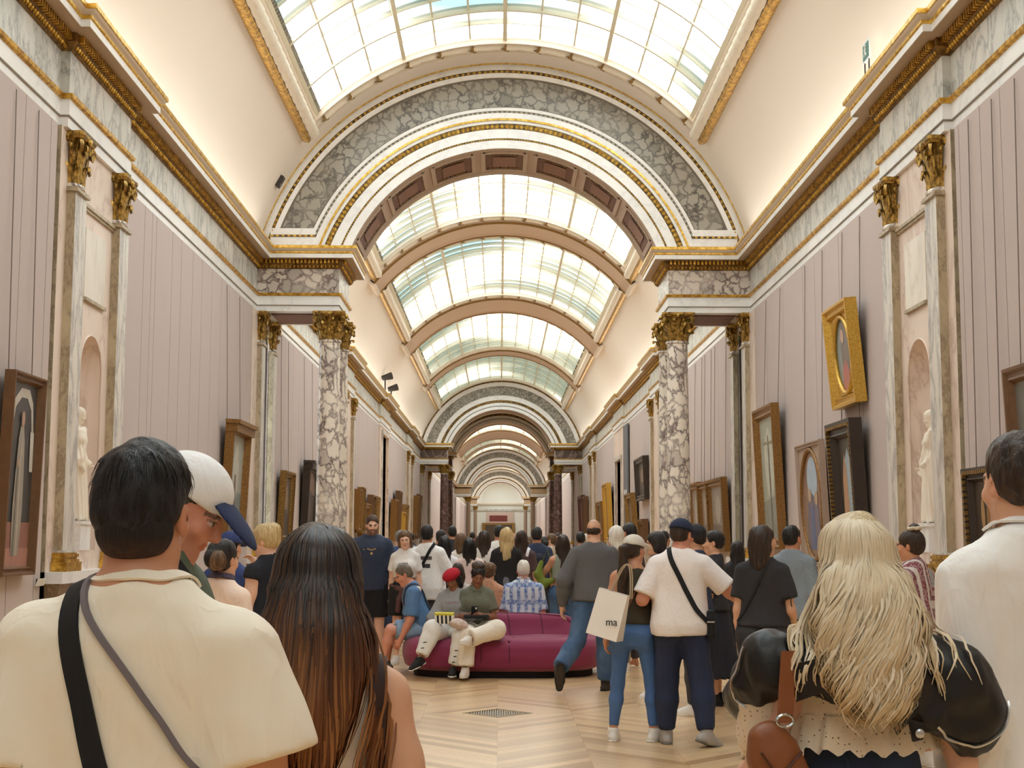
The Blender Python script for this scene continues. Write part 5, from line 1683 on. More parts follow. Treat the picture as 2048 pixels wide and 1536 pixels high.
    # ---- clothes
    def top(s, inf=0.014, sleeve=0.75, hem=-0.06, neckz=0.485, loose=0.02, arm_loose=0.016, wide=1.0, cuff=None, fold=0.006, seed=1, collar=0.07, tank=False, bust=True, low=0.0, hemflare=0.0, p=2.3, puff=0.0):
        """upper garment; sleeve: 0..1 on the upper arm, 1..2 down the forearm"""
        F = Field(); q = s.k; b = s.build
        S = []
        T = TORSO[s.sex]
        hem = zm(hem)
        zs = [hem] + [t[0] for t in T if t[0] > hem + 0.02]
        for z in zs:
            w = np.interp(z, [t[0] for t in T], [t[1] for t in T]); d = np.interp(z, [t[0] for t in T], [t[2] for t in T]); cy = np.interp(z, [t[0] for t in T], [t[3] for t in T])
            if loose > 0 and z < 0.36:
                w = max(w, 0.158 * wide if s.sex == 'm' else 0.140 * wide); d = max(d, 0.108 if s.sex == 'm' else 0.098)
            k2 = loose * min(1, max(0, (0.42 - z) / 0.3)) + hemflare * max(0, min(1, (0.1 - z) / 0.2))
            k2 += 0.012 * max(0, min(1, (0.14 - z) / 0.1))
            S.append((z * q, (w * b + inf + k2) * q, (d * (0.5 + 0.5 * b) + inf + k2 * 0.8) * q, cy * q))
        F.loft(s.pel, s.Rt, S, 0.05, p=p, round_=0.012)
        for sd in (-1, 1):
            sh, el, wr, hd, _ = s.arm[sd]
            ru = (0.053 if s.sex == 'm' else 0.043) * q * b
            if not tank:
                F.cone(s.neck - s.up * 0.02 * q, sh + s.up * 0.010 * q, 0.043 * q + inf, 0.039 * q + inf, 0.05)
                t = min(1.0, sleeve)
                e = sh + (el - sh) * t
                F.cone(sh, e + (el - sh) * 0.05, ru * 1.05 + inf + arm_loose * 0.35, ru * 0.92 + inf + arm_loose * (1.4 if sleeve <= 1 else 1.0), 0.024, cut=(e, unit(el - sh)) if sleeve <= 1 else None)
                if sleeve > 1:
                    t2 = min(1.0, sleeve - 1)
                    w = el + (wr - el) * t2
                    mid = el + (w - el) * 0.5
                    F.cone(el, mid, ru * 0.86 + inf + arm_loose + puff, ru * 0.8 + inf + arm_loose + puff, 0.03); F.cone(mid, w, ru * 0.8 + inf + arm_loose + puff, ru * 0.55 + inf + arm_loose * 0.5, 0.02)
            else:
                F.cone(s.loc(0.09 * sd, -0.03, 0.42), s.loc(0.075 * sd, -0.01, 0.468), 0.032 * q, 0.028 * q, 0.03)
        if s.sex == 'f' and bust:
            for sd in (-1, 1):
                F.ell(s.loc(0.066 * sd, 0.082, 0.275), A3((0.068, 0.062, 0.068)) * q + inf, None, 0.05)
        fw = wob(15, fold, seed, (1, 1, 0.5)); fv = wob(30, 1.0, seed + 5, (1, 1, 0.35))
        F.disp = lambda P: fw(P) + fold * 0.55 * (np.abs(fv(P)) - 0.3)
        # neck opening
        F.ell(s.neck + s.up * (0.035 + low * -0.6) * q + s.Rt[1] * (0.02 + low * 0.6) * q, A3((collar, collar * 0.95 + low * 0.3, 0.05 + low)) * q, s.Rt, 0.006, True)
        return F
    def pants(s, inf=0.012, flare=0.0, length=0.97, loose=0.006, waist=0.11, fold=0.005, seed=3, calf=0.0):
        F = Field(); q = s.k; b = s.build
        T = TORSO[s.sex]
        S = []
        F.cone(s.leg[-1][0] - A3((0, 0, 0.03)), s.leg[1][0] - A3((0, 0, 0.03)), 0.085 * q * b + inf, None, 0.05)
        for z in (-0.15, -0.10, -0.03, 0.04, zm(waist)):
            w = np.interp(z, [t[0] for t in T], [t[1] for t in T]); d = np.interp(z, [t[0] for t in T], [t[2] for t in T]); cy = np.interp(z, [t[0] for t in T], [t[3] for t in T])
            S.append((z * q, w * q * b + inf, d * q * (0.5 + 0.5 * b) + inf, cy * q))
        F.loft(s.pel, s.Rt, S, 0.05, p=2.2, round_=0.02)
        for sd in (-1, 1):
            hip, kn, an, toe = s.leg[sd]
            rt = (0.082 if s.sex == 'm' else 0.084) * q * b
            te = min(1.0, length * 2); e0 = hip + (kn - hip) * te
            F.cone(hip, e0, rt + inf + loose, rt * (1 - 0.34 * te) + inf + loose * 1.6, 0.05, cut=(e0, unit(kn - hip)) if length <= 0.5 else None)
            if s.sex == 'f':
                F.ell(hip + A3((0.0, -0.05 * q, -0.03 * q)), A3((0.075, 0.07, 0.085)) * q * b + inf * 0.5, None, 0.05)
            if length > 0.5:
                t = (length - 0.5) * 2
                e = kn + (an - kn) * t
                mid = kn + (e - kn) * 0.4
                F.cone(kn, mid, rt * 0.66 + inf + loose * 1.4, rt * 0.66 + inf + loose + calf, 0.03); F.cone(mid, e, rt * 0.66 + inf + loose + calf, rt * 0.45 + inf + loose + flare, 0.03, cut=(e, unit(an - kn)))
        fw = wob(18, fold, seed, (0.6, 0.6, 1)); F.disp = fw
        return F
    def skirt(s, z_hem, w_hem, waist=0.10, inf=0.015, pleat=0.0, n=22):
        F = Field(); q = s.k
        zl = (z_hem - s.pel[2]) / q
        S = [(zl * q, w_hem, w_hem * 0.85, 0.0)] + [((-0.03) * q, 0.178 * q + inf, 0.125 * q + inf, -0.012)] + [(zm(waist) * q, 0.135 * q + inf, 0.098 * q + inf, 0)]
        F.loft(s.pel, np.eye(3), S, 0.03, p=2.0, round_=0.01)
        if pleat:
            c = s.pel
            F.disp = lambda P: pleat * np.sin(n * np.arctan2(P[:, 1] - c[1], P[:, 0] - c[0])) * np.clip((c[2] - P[:, 2]) / 0.5, 0, 1)
        return F
    def shoe(s, sd, sole=0.02, bulk=1.0):
        F = Field(); q = s.k
        hip, kn, an, toe = s.leg[sd]
        fl = unit(toe); up = unit(A3((0, 0, 1)) - fl * fl[2])
        base = an + A3((0, 0, 0)) - up * 0.048 * q
        lat = np.cross(fl, up)
        F.cone(base - fl * 0.042 * q, base + fl * 0.10 * q, 0.036 * q * bulk, 0.041 * q * bulk, 0.03, flat=(lat, 0.95)); F.cone(base + fl * 0.08 * q - up * 0.004, base + fl * 0.165 * q - up * 0.008, 0.041 * q * bulk, 0.034 * q * bulk, 0.03)
        F.cone(base + fl * 0.02 * q, an + up * 0.015 * q, 0.046 * q * bulk, 0.044 * q * bulk, 0.03); F.cone(base + fl * 0.09 * q, an + fl * 0.02 * q, 0.034 * q * bulk, 0.036 * q * bulk, 0.03)
        F.ell(an + up * 0.06 * q, A3((0.04, 0.04, 0.032)) * q, None, 0.006, True)
        F.clip(base - up * 0.03 * q, -up, 0.006)
        return F
    def sole_field(s, sd, th=0.018, bulk=1.0):
        F = Field(); q = s.k
        hip, kn, an, toe = s.leg[sd]
        fl = unit(toe); up = unit(A3((0, 0, 1)) - fl * fl[2]); base = an - up * 0.060 * q
        F.cone(base - fl * 0.046 * q, base + fl * 0.10 * q, 0.041 * q * bulk, 0.046 * q * bulk, 0.03); F.cone(base + fl * 0.09 * q, base + fl * 0.170 * q, 0.046 * q * bulk, 0.036 * q * bulk, 0.03)
        F.clip(base + up * 0.0, up, 0.004); F.clip(base - up * th, -up, 0.004)
        return F
    # ---- hair
    def hair(s, style, vol=1.0, seed=0, amp=0.003, length=0.0):
        F = Field(); R = s.HR.T; h = s.hk; P = s.hp
        E = lambda c, r, k=0.02, sub=False, RR=None: F.ell(P(*c), A3(r) * h, R if RR is None else RR, k, sub)
        v = vol
        if style in ('short', 'fade'):
            E((0, -0.022, 0.050), (0.083 * v, 0.106 * v, 0.093 * v), 0.02)
            if style == 'short': E((0, -0.05, -0.005), (0.078 * v, 0.078 * v, 0.075), 0.03)
            else: E((0, -0.045, 0.0), (0.080, 0.080, 0.072), 0.03)
            E((0, 0.096, -0.030), (0.085, 0.072, 0.112), 0.012, True)
            for sd in (-1, 1):
                E((0.095 * sd, 0.005, -0.025), (0.03, 0.032, 0.055), 0.008, True)
            F.clip(P(0, -0.05, -0.062), s.HR @ A3((0, 0.25, -1)), 0.015)
        elif style == 'bald':
            E((0, -0.035, 0.0), (0.083, 0.088, 0.06), 0.02)
            E((0, 0.06, -0.02), (0.1, 0.075, 0.14), 0.01, True); E((0, -0.01, 0.09), (0.06, 0.1, 0.06), 0.02, True)
            for sd in (-1, 1): E((0.095 * sd, 0.01, -0.03), (0.03, 0.035, 0.05), 0.008, True)
            F.clip(P(0, -0.05, -0.062), s.HR @ A3((0, 0.2, -1)), 0.01)
        else:
            E((0, -0.022, 0.046), (0.086 * v, 0.108 * v, 0.095 * v), 0.02)
            E((0, -0.045, -0.005), (0.084 * v, 0.082 * v, 0.078), 0.03)
            E((0, 0.100, -0.055), (0.068, 0.072, 0.118), 0.012, True)
            if style in ('bob', 'long', 'wavy'):
                L = length or (0.13 if style == 'bob' else 0.40)
                up = s.up * 0.55 + A3((0, 0, 1)) * 0.45
                top = P(0, -0.045, 0.0)
                for sd in (-1, 1):
                    F.cone(P(0.062 * sd, -0.015, 0.02), P(0.072 * sd * v, -0.02, -0.07) - A3((0, 0, 0.0)), 0.030 * h, 0.032 * h, 0.03)
                    F.cone(P(0.072 * sd * v, -0.025, -0.07), P(0.075 * sd * v, -0.05, -0.06) - up * (L - 0.06), 0.034 * h, 0.024 * h, 0.03)
                back = s.Rt[1] * -0.02
                F.cone(P(0, -0.07, -0.02), P(0, -0.085, -0.06) - up * (L - 0.03) + back, 0.062 * h, 0.05 * h, 0.04, flat=(s.Rt[1], 0.7))
                for sd in (-1, 1):
                    F.cone(P(0.04 * sd, -0.07, -0.04), P(0.045 * sd, -0.08, -0.06) - up * (L - 0.02 * (sd + 1)) + back, 0.05 * h, 0.035 * h, 0.03, flat=(s.Rt[1], 0.75))
            elif style == 'pony':
                L = length or 0.34
                a = P(0, -0.115, 0.03)
                F.cone(P(0, -0.09, 0.03), a, 0.03, 0.022, 0.02)
                b_ = a + s.HR @ A3((0, -0.05, -0.02)); c = b_ + A3((0, 0, -L * 0.45)) + s.Rt[1] * 0.0; d = c + A3((0, 0, -L * 0.55)) + s.Rt[1] * 0.02
                F.chain([a, b_, c, d], [0.022, 0.034, 0.046, 0.014], 0.02)
            elif style == 'bun':
                E((0, -0.055, 0.150), (0.046, 0.046, 0.036), 0.015)
            elif style == 'lowbun':
                E((0.01, -0.135, 0.01), (0.055, 0.045, 0.058), 0.02)
            elif style == 'updo':
                E((0, -0.10, 0.07), (0.06, 0.055, 0.055), 0.03)
            elif style == 'curly':
                E((0, -0.02, 0.06), (0.115 * v, 0.125 * v, 0.105 * v), 0.03); E((0, 0.105, -0.05), (0.075, 0.075, 0.125), 0.012, True)
            for sd in (-1, 1):
                if style in ('pony', 'bun', 'lowbun', 'updo'):
                    E((0.098 * sd, 0.0, -0.03), (0.03, 0.034, 0.05), 0.008, True)
            if style in ('pony', 'bun', 'lowbun', 'updo'):
                F.ops.append(((lambda Q, p0=P(0, -0.05, -0.072), n=unit(s.HR @ A3((0, 0.2, -1))): np.where(vlen(Q - p0) < 0.09, (Q - p0) @ n, -1.0)), 0.0, 'clip', None))
        ax = s.HR @ A3((0, 0, 1)); fx = s.HR @ A3((1, 0, 0)); fy = s.HR @ A3((0, 1, 0))
        nz = wob(55 if style == 'curly' else 46, amp * (2.2 if style == 'curly' else 1.5), seed, (1, 1, 1.0 if style == 'curly' else 0.3)); n3 = wob(110, amp * 0.7, seed + 3, (1, 1, 0.35))
        F.disp = lambda P: nz(P) + n3(P)
        return F
    def cap(s, back_open=False, brim=1.0, hs=1.0, side=0.0):
        """baseball cap: crown and brim fields"""
        R = s.HR.T; h = s.hk * hs; P = s.hp
        F = Field()
        F.ell(P(0, -0.018, 0.050), A3((0.092, 0.115, 0.095)) * h, R, 0.01)
        F.clip(P(0, 0, 0.038), s.HR @ A3((0, -0.12, -1)), 0.006)
        B = Field()
        c, sn = math.cos(side), math.sin(side)
        Rb = (s.HR @ rotz(side) @ rotx(math.radians(-20))).T
        o = s.HR @ (rotz(side) @ A3((0, 0.105, 0.040))) * h + s.hc
        B.ell(o, A3((0.082, 0.100, 0.024)) * h * A3((1, brim, 1)), Rb, 0.0)
        B.ell(o - (Rb.T @ A3((0, 0, 0.012))) * h, A3((0.095, 0.115, 0.024)) * h * A3((1, brim, 1)), Rb, 0.003, True)
        B.clip(o - Rb.T @ A3((0, 0.03 * h, 0)), Rb.T @ A3((0, -1, 0)), 0.0)
        return F, B

def ribbon(name, F, pts, width, mat, parent, off=0.006, thick=0.004, n=40, closed=False, free=None):
    """strap lying on a garment: pts is a coarse polyline that is pulled onto the surface of F"""
    P = np.array(pts, float)
    d = np.concatenate([[0], np.cumsum(vlen(P[1:] - P[:-1]))])
    t = np.linspace(0, d[-1], n)
    Q = np.stack([np.interp(t, d, P[:, i]) for i in range(3)], -1)
    S, N = F.snap(Q, off)
    if free is not None:
        m = free(Q); S = np.where(m[:, None], Q, S)
    for _ in range(3):
        S[1:-1] = S[1:-1] * 0.5 + (S[:-2] + S[2:]) * 0.25
    T = np.gradient(S, axis=0); T /= vlen(T)[:, None] + 1e-9
    for _ in range(4):
        N[1:-1] = (N[:-2] + N[1:-1] * 2 + N[2:]) / 4
    B = np.cross(T, N); B /= vlen(B)[:, None] + 1e-9
    N = np.cross(B, T)
    rows = np.stack([S - B * width / 2, S - B * width / 2 + N * thick, S + B * width / 2 + N * thick, S + B * width / 2], 1)
    m = MB(); m.grid(rows, 0, closed_v=True); m.add(rows[0], [(0, 1, 2, 3)]); m.add(rows[-1], [(3, 2, 1, 0)])
    return m.build(name, mat, parent, auto=40)

TONES = {'fair': srgb(236, 190, 164), 'light': srgb(226, 176, 144), 'tan': srgb(206, 150, 116), 'olive': srgb(196, 146, 112), 'brown': srgb(140, 92, 66), 'red': srgb(216, 150, 124), 'deep': srgb(112, 72, 52)}
# ---------------------------------------------------------------- the visitors
HB = hair_mat('hair_black', srgb(24, 21, 21), srgb(24, 21, 21), srgb(58, 52, 50))
HDB = hair_mat('hair_dark_brown', srgb(46, 34, 28), srgb(58, 42, 34), srgb(84, 64, 50))
HBR = hair_mat('hair_brown', srgb(88, 64, 46), srgb(112, 82, 56), srgb(140, 108, 76))
HBL = hair_mat('hair_blonde', srgb(190, 160, 112), srgb(214, 186, 134), srgb(236, 214, 166))
HGR = hair_mat('hair_grey', srgb(96, 92, 88), srgb(110, 104, 100), srgb(170, 166, 160))
HWH = hair_mat('hair_white', srgb(226, 218, 204), srgb(230, 222, 208), srgb(246, 242, 232))
HSP = hair_mat('hair_salt_brown', srgb(92, 80, 68), srgb(92, 80, 68), srgb(140, 128, 112))
def C(*rgb, **kw):
    return cloth('cloth_%d_%d_%d' % rgb, srgb(*rgb), **kw)
JEAN = denim('blue_denim', srgb(52, 78, 112), srgb(112, 140, 172))
JEAND = denim('dark_denim', srgb(34, 48, 76), srgb(62, 84, 120))
JEANB = denim('black_denim', srgb(40, 40, 42), srgb(70, 70, 72))
JEANL = denim('pale_denim', srgb(116, 142, 172), srgb(164, 186, 206))
SNEAK = C(232, 228, 222, fold=0.15)
SOLEW = C(240, 238, 234, fold=0.1)
BLACKL = plain('black_leather', srgb(18, 17, 18), 0.42, var=0.15, scale=12, bump=0.35, bscale=30)
BROWNL = plain('brown_leather', srgb(140, 82, 46), 0.42, var=0.12, scale=9, bump=0.2, bscale=60)
METAL = plain('silver_metal', srgb(200, 200, 200), 0.25, 0.9)
WALK_L = dict(legL=((0.03, 0.30, -1), (0.0, -0.02, -1), (0.1, 1, 0.1)), legR=((0.03, -0.16, -1), (0.0, -0.42, -1), (0.12, 0.85, -0.5)))
WALK_R = dict(legR=((0.03, 0.30, -1), (0.0, -0.02, -1), (0.1, 1, 0.1)), legL=((0.03, -0.16, -1), (0.0, -0.42, -1), (0.12, 0.85, -0.5)))
SIT = dict(legL=((0.12, 1.0, -0.06), (0.02, 0.1, -1)), legR=((0.12, 1.0, -0.06), (0.02, 0.1, -1)))
def deg(a): return math.radians(a)
def person(label, x, y, rz, body, tone='light', top=None, bottom=None, shoes=None, hair=None, tint=None, res=0.016, hres=0.0075, hands=True, z=0.0, group=None, fingers=True, gres=None):
    b = Body(**body)
    r = empty('person', (x, y, z), deg(rz)); tag(r, label, 'person', group)
    f = {}
    gres = gres or max(0.0155, res * 0.8); res = max(res, 0.025); hres = hres if y < 6 else max(hres, 0.0085)
    S = b.skin(fingers); f['skin'] = S
    soft('body', S, res, SKIN, r, b.fine(hres, hands), b.tint(TONES[tone] if isinstance(tone, str) else tone, **(tint or {})))
    for it in ([top] if isinstance(top, dict) else (top or [])):
        it = dict(it); nm = it.pop('name', 'shirt'); mt = it.pop('mat')
        F = b.top(**it); f[nm] = F; soft(nm, F, gres, mt, r)
    if bottom:
        it = dict(bottom); nm = it.pop('name', 'trousers'); mt = it.pop('mat'); kd = it.pop('kind', 'pants')
        F = b.pants(**it) if kd == 'pants' else b.skirt(**it); f[nm] = F; soft(nm, F, max(0.021, gres * 1.3), mt, r)
    if shoes:
        mt, ms, bulk = shoes
        for sd in (-1, 1):
            o = soft('shoe', b.shoe(sd, bulk=bulk), 0.013, mt, r)
            if ms is not None and o: soft('sole', b.sole_field(sd, bulk=bulk), 0.012, ms, o)
    if hair:
        st, mt, kw = hair
        F = b.hair(st, **kw); f['hair'] = F; soft('hair', F, hres * 1.05, mt, r)
        if hands and st != 'bald':
            tuft(r, b, F, st, mt, kw)
    return r, b, f
def hat(r, b, crown, brim, side=0.0, bk=1.0, hs=1.0, res=0.007):
    Fc, Fb = b.cap(side=side, brim=bk, hs=hs)
    c = soft('cap', Fc, res, crown, r)
    soft('cap_brim', Fb, res * 0.6, brim, c)
    return Fc
def lettering(name, text, size, mat, parent, loc, rot, ext=0.0008):
    cu = bpy.data.curves.new(name, 'FONT'); cu.body = text; cu.size = size; cu.align_x = 'CENTER'; cu.align_y = 'CENTER'; cu.extrude = ext
    tmp = bpy.data.objects.new(name, cu)
    me = bpy.data.meshes.new_from_object(tmp)
    bpy.data.objects.remove(tmp); bpy.data.curves.remove(cu)
    me.materials.clear(); me.materials.append(mat)
    return link(name, me, parent, loc, rot)
def print_on(name, F, text, size, mat, parent, c, right, up, off=0.004, shear=0.0):
    """lettering laid onto the surface of a garment: each vertex is pulled onto it"""
    cu = bpy.data.curves.new(name, 'FONT'); cu.body = text; cu.size = size; cu.align_x = 'CENTER'; cu.align_y = 'CENTER'; cu.resolution_u = 2
    tmp = bpy.data.objects.new(name, cu); me = bpy.data.meshes.new_from_object(tmp); bpy.data.objects.remove(tmp); bpy.data.curves.remove(cu)
    n = len(me.vertices); co = np.empty(n * 3, np.float32); me.vertices.foreach_get('co', co); co = co.reshape(-1, 3)
    P = A3(c) + np.outer(co[:, 0], unit(right)) + np.outer(co[:, 1], unit(up))
    S, N = F.snap(P, off, 6)
    me.vertices.foreach_set('co', S.astype(np.float32).ravel()); me.materials.clear(); me.materials.append(mat); me.update()
    return link(name, me, parent)
def patch(name, F, c, right, up, w, h, mat, parent, off=0.003, n=6, frame=None):
    """flat printed rectangle (or outline of width frame) on a garment"""
    m = MB()
    def q(x0, x1, y0, y1):
        U, V = np.meshgrid(np.linspace(x0, x1, n), np.linspace(y0, y1, n), indexing='ij')
        P = A3(c) + U.reshape(-1, 1) * unit(right) + V.reshape(-1, 1) * unit(up)
        S, N = F.snap(P, off, 6)
        m.grid(S.reshape(n, n, 3))
    if frame:
        q(-w / 2, w / 2, -h / 2, -h / 2 + frame); q(-w / 2, w / 2, h / 2 - frame, h / 2); q(-w / 2, -w / 2 + frame, -h / 2, h / 2); q(w / 2 - frame, w / 2, -h / 2, h / 2)
    else:
        q(-w / 2, w / 2, -h / 2, h / 2)
    return m.build(name, mat, parent, smooth=True)

def strand_mat(name, root, tip, hi, z0, z1, rough=0.34):
    t = NT(name)
    tc = t.n('ShaderNodeTexCoord'); sp = t.n('ShaderNodeSeparateXYZ'); t.l(tc.outputs['Object'], sp.inputs[0])
    at = t.n('ShaderNodeAttribute', attribute_name='strand')
    zz = t.math('ADD', sp.outputs['Z'], t.math('MULTIPLY', t.math('SUBTRACT', at.outputs['Fac'], 0.5), 0.55 * abs(z1 - z0)))
    mr = t.n('ShaderNodeMapRange'); mr.inputs['From Min'].default_value = z0; mr.inputs['From Max'].default_value = z1; t.l(zz, mr.inputs['Value'])
    g = t.mix(mr.outputs['Result'], tip, root)
    fr = t.math('FRACT', t.math('MULTIPLY', at.outputs['Fac'], 7.31))
    f = t.ramp(fr, [(0.0, (0.55,) * 3), (0.5, (0, 0, 0)), (1.0, (0, 0, 0))])
    t.base(t.mix(t.math('MULTIPLY', f, t.math('SUBTRACT', 1.15, mr.outputs['Result'])), g, hi))
    t.set(Roughness=rough); t.b.inputs['Specular IOR Level'].default_value = 0.4
    return t.m
def strands(name, F, roots, lens, mat, parent, wave=(0.0, 20.0), width=0.0045, off=(0.0, 0.012), comb=None, seed=0, ds=0.019, clumps=26, spread=0.0, wander=0.02, conv=0.0):
    """long hair: ribbons that follow the hair volume F downward from the crown"""
    rs = np.random.RandomState(seed); N = len(roots)
    p = np.array(roots, float); offs = off[0] + (off[1] - off[0]) * rs.rand(N)
    lens = np.asarray(lens) * np.ones(N); S = int(lens.max() / ds) + 1
    path = [p.copy()]; nrm = []
    jit = rs.randn(N, 3) * wander
    for i in range(S):
        n = F.grad(p); d = F(p)
        near = np.clip(1 - (np.abs(d - offs)) / 0.05, 0, 1)
        p = p - n * ((d - offs) * 0.5 * near)[:, None]
        g = np.tile(A3((0, 0, -1.0)), (N, 1)) + jit
        if comb is not None: g = g + comb(p, i * ds)
        t = g - n * ((g * n).sum(1) * near)[:, None]
        t /= vlen(t)[:, None] + 1e-9
        p = p + t * ds
        path.append(p.copy()); nrm.append(n)
    nrm.append(nrm[-1])
    P = np.stack(path, 1); Nn = np.stack(nrm, 1)
    T = np.gradient(P, axis=1); T /= vlen(T)[..., None] + 1e-9
    Nn[..., 2] *= 0.4
    B = np.cross(T, Nn); B /= vlen(B)[..., None] + 1e-9
    s_ = np.arange(S + 1) * ds
    # neighbouring strands wave together as one lock
    cl = (np.floor((np.arctan2(roots[:, 0] - roots[:, 0].mean(), -(roots[:, 1] - roots[:, 1].mean())) / math.pi * 0.5 + 0.5) * clumps)).astype(int) % clumps
    ph = rs.rand(clumps)[cl] * 6.28 + rs.randn(N) * 0.18; fq = wave[1] * (0.85 + 0.3 * rs.rand(clumps))[cl]
    env = np.clip((s_ - 0.10) / 0.22, 0, 1)
    W = wave[0] * env[None] * np.sin(fq[:, None] * s_[None] + ph[:, None]); W2 = wave[0] * 0.7 * env[None] * np.cos(fq[:, None] * s_[None] + ph[:, None])
    if conv > 0:
        sub = cl * 3 + rs.randint(0, 3, N)
        for c_ in np.unique(sub):
            m_ = sub == c_
            mean = P[m_].mean(0); wgt = conv * np.clip((s_ - 0.12) / (lens.max() - 0.12), 0, 1) ** 1.2
            P[m_] = P[m_] * (1 - wgt)[None, :, None] + mean[None] * wgt[None, :, None]
    P = P + B * W[..., None] + Nn * np.maximum(W2, -0.004)[..., None]
    fan = (rs.rand(N) - 0.5) * spread
    P[..., 0] += fan[:, None] * (s_ / s_[-1])[None] ** 2
    verts = []; faces = []; sv = []
    base = 0
    tone = rs.rand(N)
    tone = 0.55 * rs.rand(clumps)[cl] + 0.45 * tone
    for i in range(N):
        k = max(3, int(lens[i] / ds))
        w = width * (0.55 + 0.9 * rs.rand()) * np.clip((lens[i] - s_[:k]) / 0.10, 0.12, 1.0) * np.clip(s_[:k] / 0.03 + 0.4, 0, 1)
        a = P[i, :k] - B[i, :k] * w[:, None]; c = P[i, :k] + B[i, :k] * w[:, None]; m_ = P[i, :k] + Nn[i, :k] * (w * 0.5)[:, None]
        verts.append(np.stack([a, m_, c], 1).reshape(-1, 3))
        idx = base + np.arange(k - 1)[:, None] * 3
        faces.append(np.concatenate([idx + [0, 1, 4, 3], idx + [1, 2, 5, 4]], 0)); sv.append(np.full(2 * (k - 1), tone[i])); base += 3 * k
    me = quad_mesh(name, np.concatenate(verts), np.concatenate(faces), mat)
    at = me.attributes.new('strand', 'FLOAT', 'FACE'); at.data.foreach_set('value', np.concatenate(sv).astype(np.float32))
    return link(name, me, parent)
def crown_roots(b, n, seed, front=0.4, zmin=-1.0, hard=False):
    """points spread over the scalp"""
    rs = np.random.RandomState(seed); out = []
    while len(out) < n:
        th = rs.rand() * 2 * math.pi; ph = math.acos(rs.rand() * 1.25 - 0.25)
        x, y, z = math.sin(ph) * math.sin(th), -math.sin(ph) * math.cos(th), math.cos(ph)
        if (y > front and (z < 0.75 or hard)) or z < zmin: continue
        out.append(b.hp(0.088 * x, -0.022 + 0.108 * y, 0.046 + 0.094 * z))
    return np.array(out)

SM = {}
def tuft(r, b, F, st, mt, kw):
    """loose strands over the hair volume so that it reads as hair"""
    base = {'hair_black': (24, 21, 21), 'hair_dark_brown': (50, 38, 31), 'hair_brown': (100, 74, 52), 'hair_blonde': (206, 176, 126), 'hair_grey': (112, 108, 104), 'hair_white': (232, 226, 214), 'hair_salt_brown': (100, 88, 76)}.get(mt.name, (52, 44, 40))
    if mt.name not in SM:
        c = srgb(*base); SM[mt.name] = strand_mat(mt.name + '_strands', c, tuple(x * 1.15 for x in c[:3]) + (1,), tuple(min(1, x * 2.0 + 0.02) for x in c[:3]) + (1,), 1.2, 1.9)
    lng = st in ('bob', 'long', 'wavy')
    n = 200 if lng else 130
    roots = crown_roots(b, n, n, front=0.12, zmin=-0.2 if lng else 0.0, hard=True)
    L = (kw.get('length') or (0.13 if st == 'bob' else 0.40)) + 0.10 if lng else 0.06
    rs = np.random.RandomState(n); c0 = b.hp(0, -0.02, 0.13)
    strands('hair_strands', F, roots, (0.65 + 0.4 * rs.rand(n)) * L, SM[mt.name], r, (0.010 if st == 'wavy' else 0.002, 30), 0.0042 if lng else 0.0032, (0.0, 0.005), comb=lambda p, s_: ((p - c0) * A3((8, 8, 0)) - b.HR[:, 1] * 0.7) * max(0, 1 - s_ / 0.14), seed=n, ds=0.02 if lng else 0.012, wander=0.05)
# ---- man in the cream T-shirt, back to the camera
CREAM = cloth('cream_cotton', srgb(250, 240, 220), var=0.03, fold=0.5, fscale=4.0, st=(1, 1, 0.5), weave=0.04)
r, b, f = person('man seen from behind in an oversized cream T-shirt with a black crossbody strap', -0.712, 2.55, -2, dict(H=1.795, sex='m', build=1.04, head=(-3, 4, 0), armL=((0.16, -0.05, -1), (0.12, 0.25, -1)), armR=((0.24, 0.0, -1), (-0.5, 0.9, -0.35)), hs=0.98), 'tan',
    dict(mat=CREAM, name='t_shirt', sleeve=0.62, hem=-0.12, loose=0.006, arm_loose=0.030, wide=1.0, fold=0.012, seed=4, inf=0.016, collar=0.068), dict(mat=C(40, 40, 44)), (SNEAK, SOLEW, 1.0), None, res=0.012, hres=0.006, gres=0.0095)
Fh = Field(); P_ = b.hp; hk = b.hk; Rh = b.HR.T
Fh.ell(P_(0, -0.022, 0.058), A3((0.085, 0.108, 0.094)) * hk, Rh, 0.02); Fh.ell(P_(-0.012, 0.03, 0.085), A3((0.078, 0.08, 0.068)) * hk, Rh, 0.03)
Fh.ell(P_(0, -0.05, 0.0), A3((0.077, 0.078, 0.078)) * hk, Rh, 0.04)
Fh.ell(P_(0, 0.10, -0.05), A3((0.085, 0.075, 0.11)) * hk, Rh, 0.012, True)
for sd in (-1, 1): Fh.ell(P_(0.097 * sd, 0.006, -0.03), A3((0.034, 0.040, 0.062)) * hk, Rh, 0.008, True)
Fh.clip(P_(0, -0.06, -0.060), b.HR @ A3((0, 0.25, -1)), 0.03)
Fh.disp = (lambda a, c: (lambda P: a(P) + c(P)))(wob(55, 0.006, 3, (1, 1, 0.4)), wob(120, 0.0025, 9, (1, 1, 0.3)))
soft('hair', Fh, 0.0055, hair_mat('hair_jet_black', srgb(16, 15, 16), srgb(16, 15, 16), srgb(46, 46, 52), st=(90, 90, 14)), r)
rs = np.random.RandomState(8)
roots = crown_roots(b, 600, 8, front=2.0, zmin=0.25)
ctr = b.hp(0.0, -0.055, 0.145)
strands('hair_tufts', Fh, roots + b.HR @ A3((0, 0, 0.006)), 0.035 + 0.035 * rs.rand(len(roots)), strand_mat('jet_strands', srgb(18, 17, 18), srgb(14, 13, 14), srgb(52, 54, 60), 1.5, 1.9), r, (0.002, 40), 0.0028, (0.0, 0.005), comb=lambda p, s_: (p - ctr) * A3((5, 5, 0)), seed=8, ds=0.012)
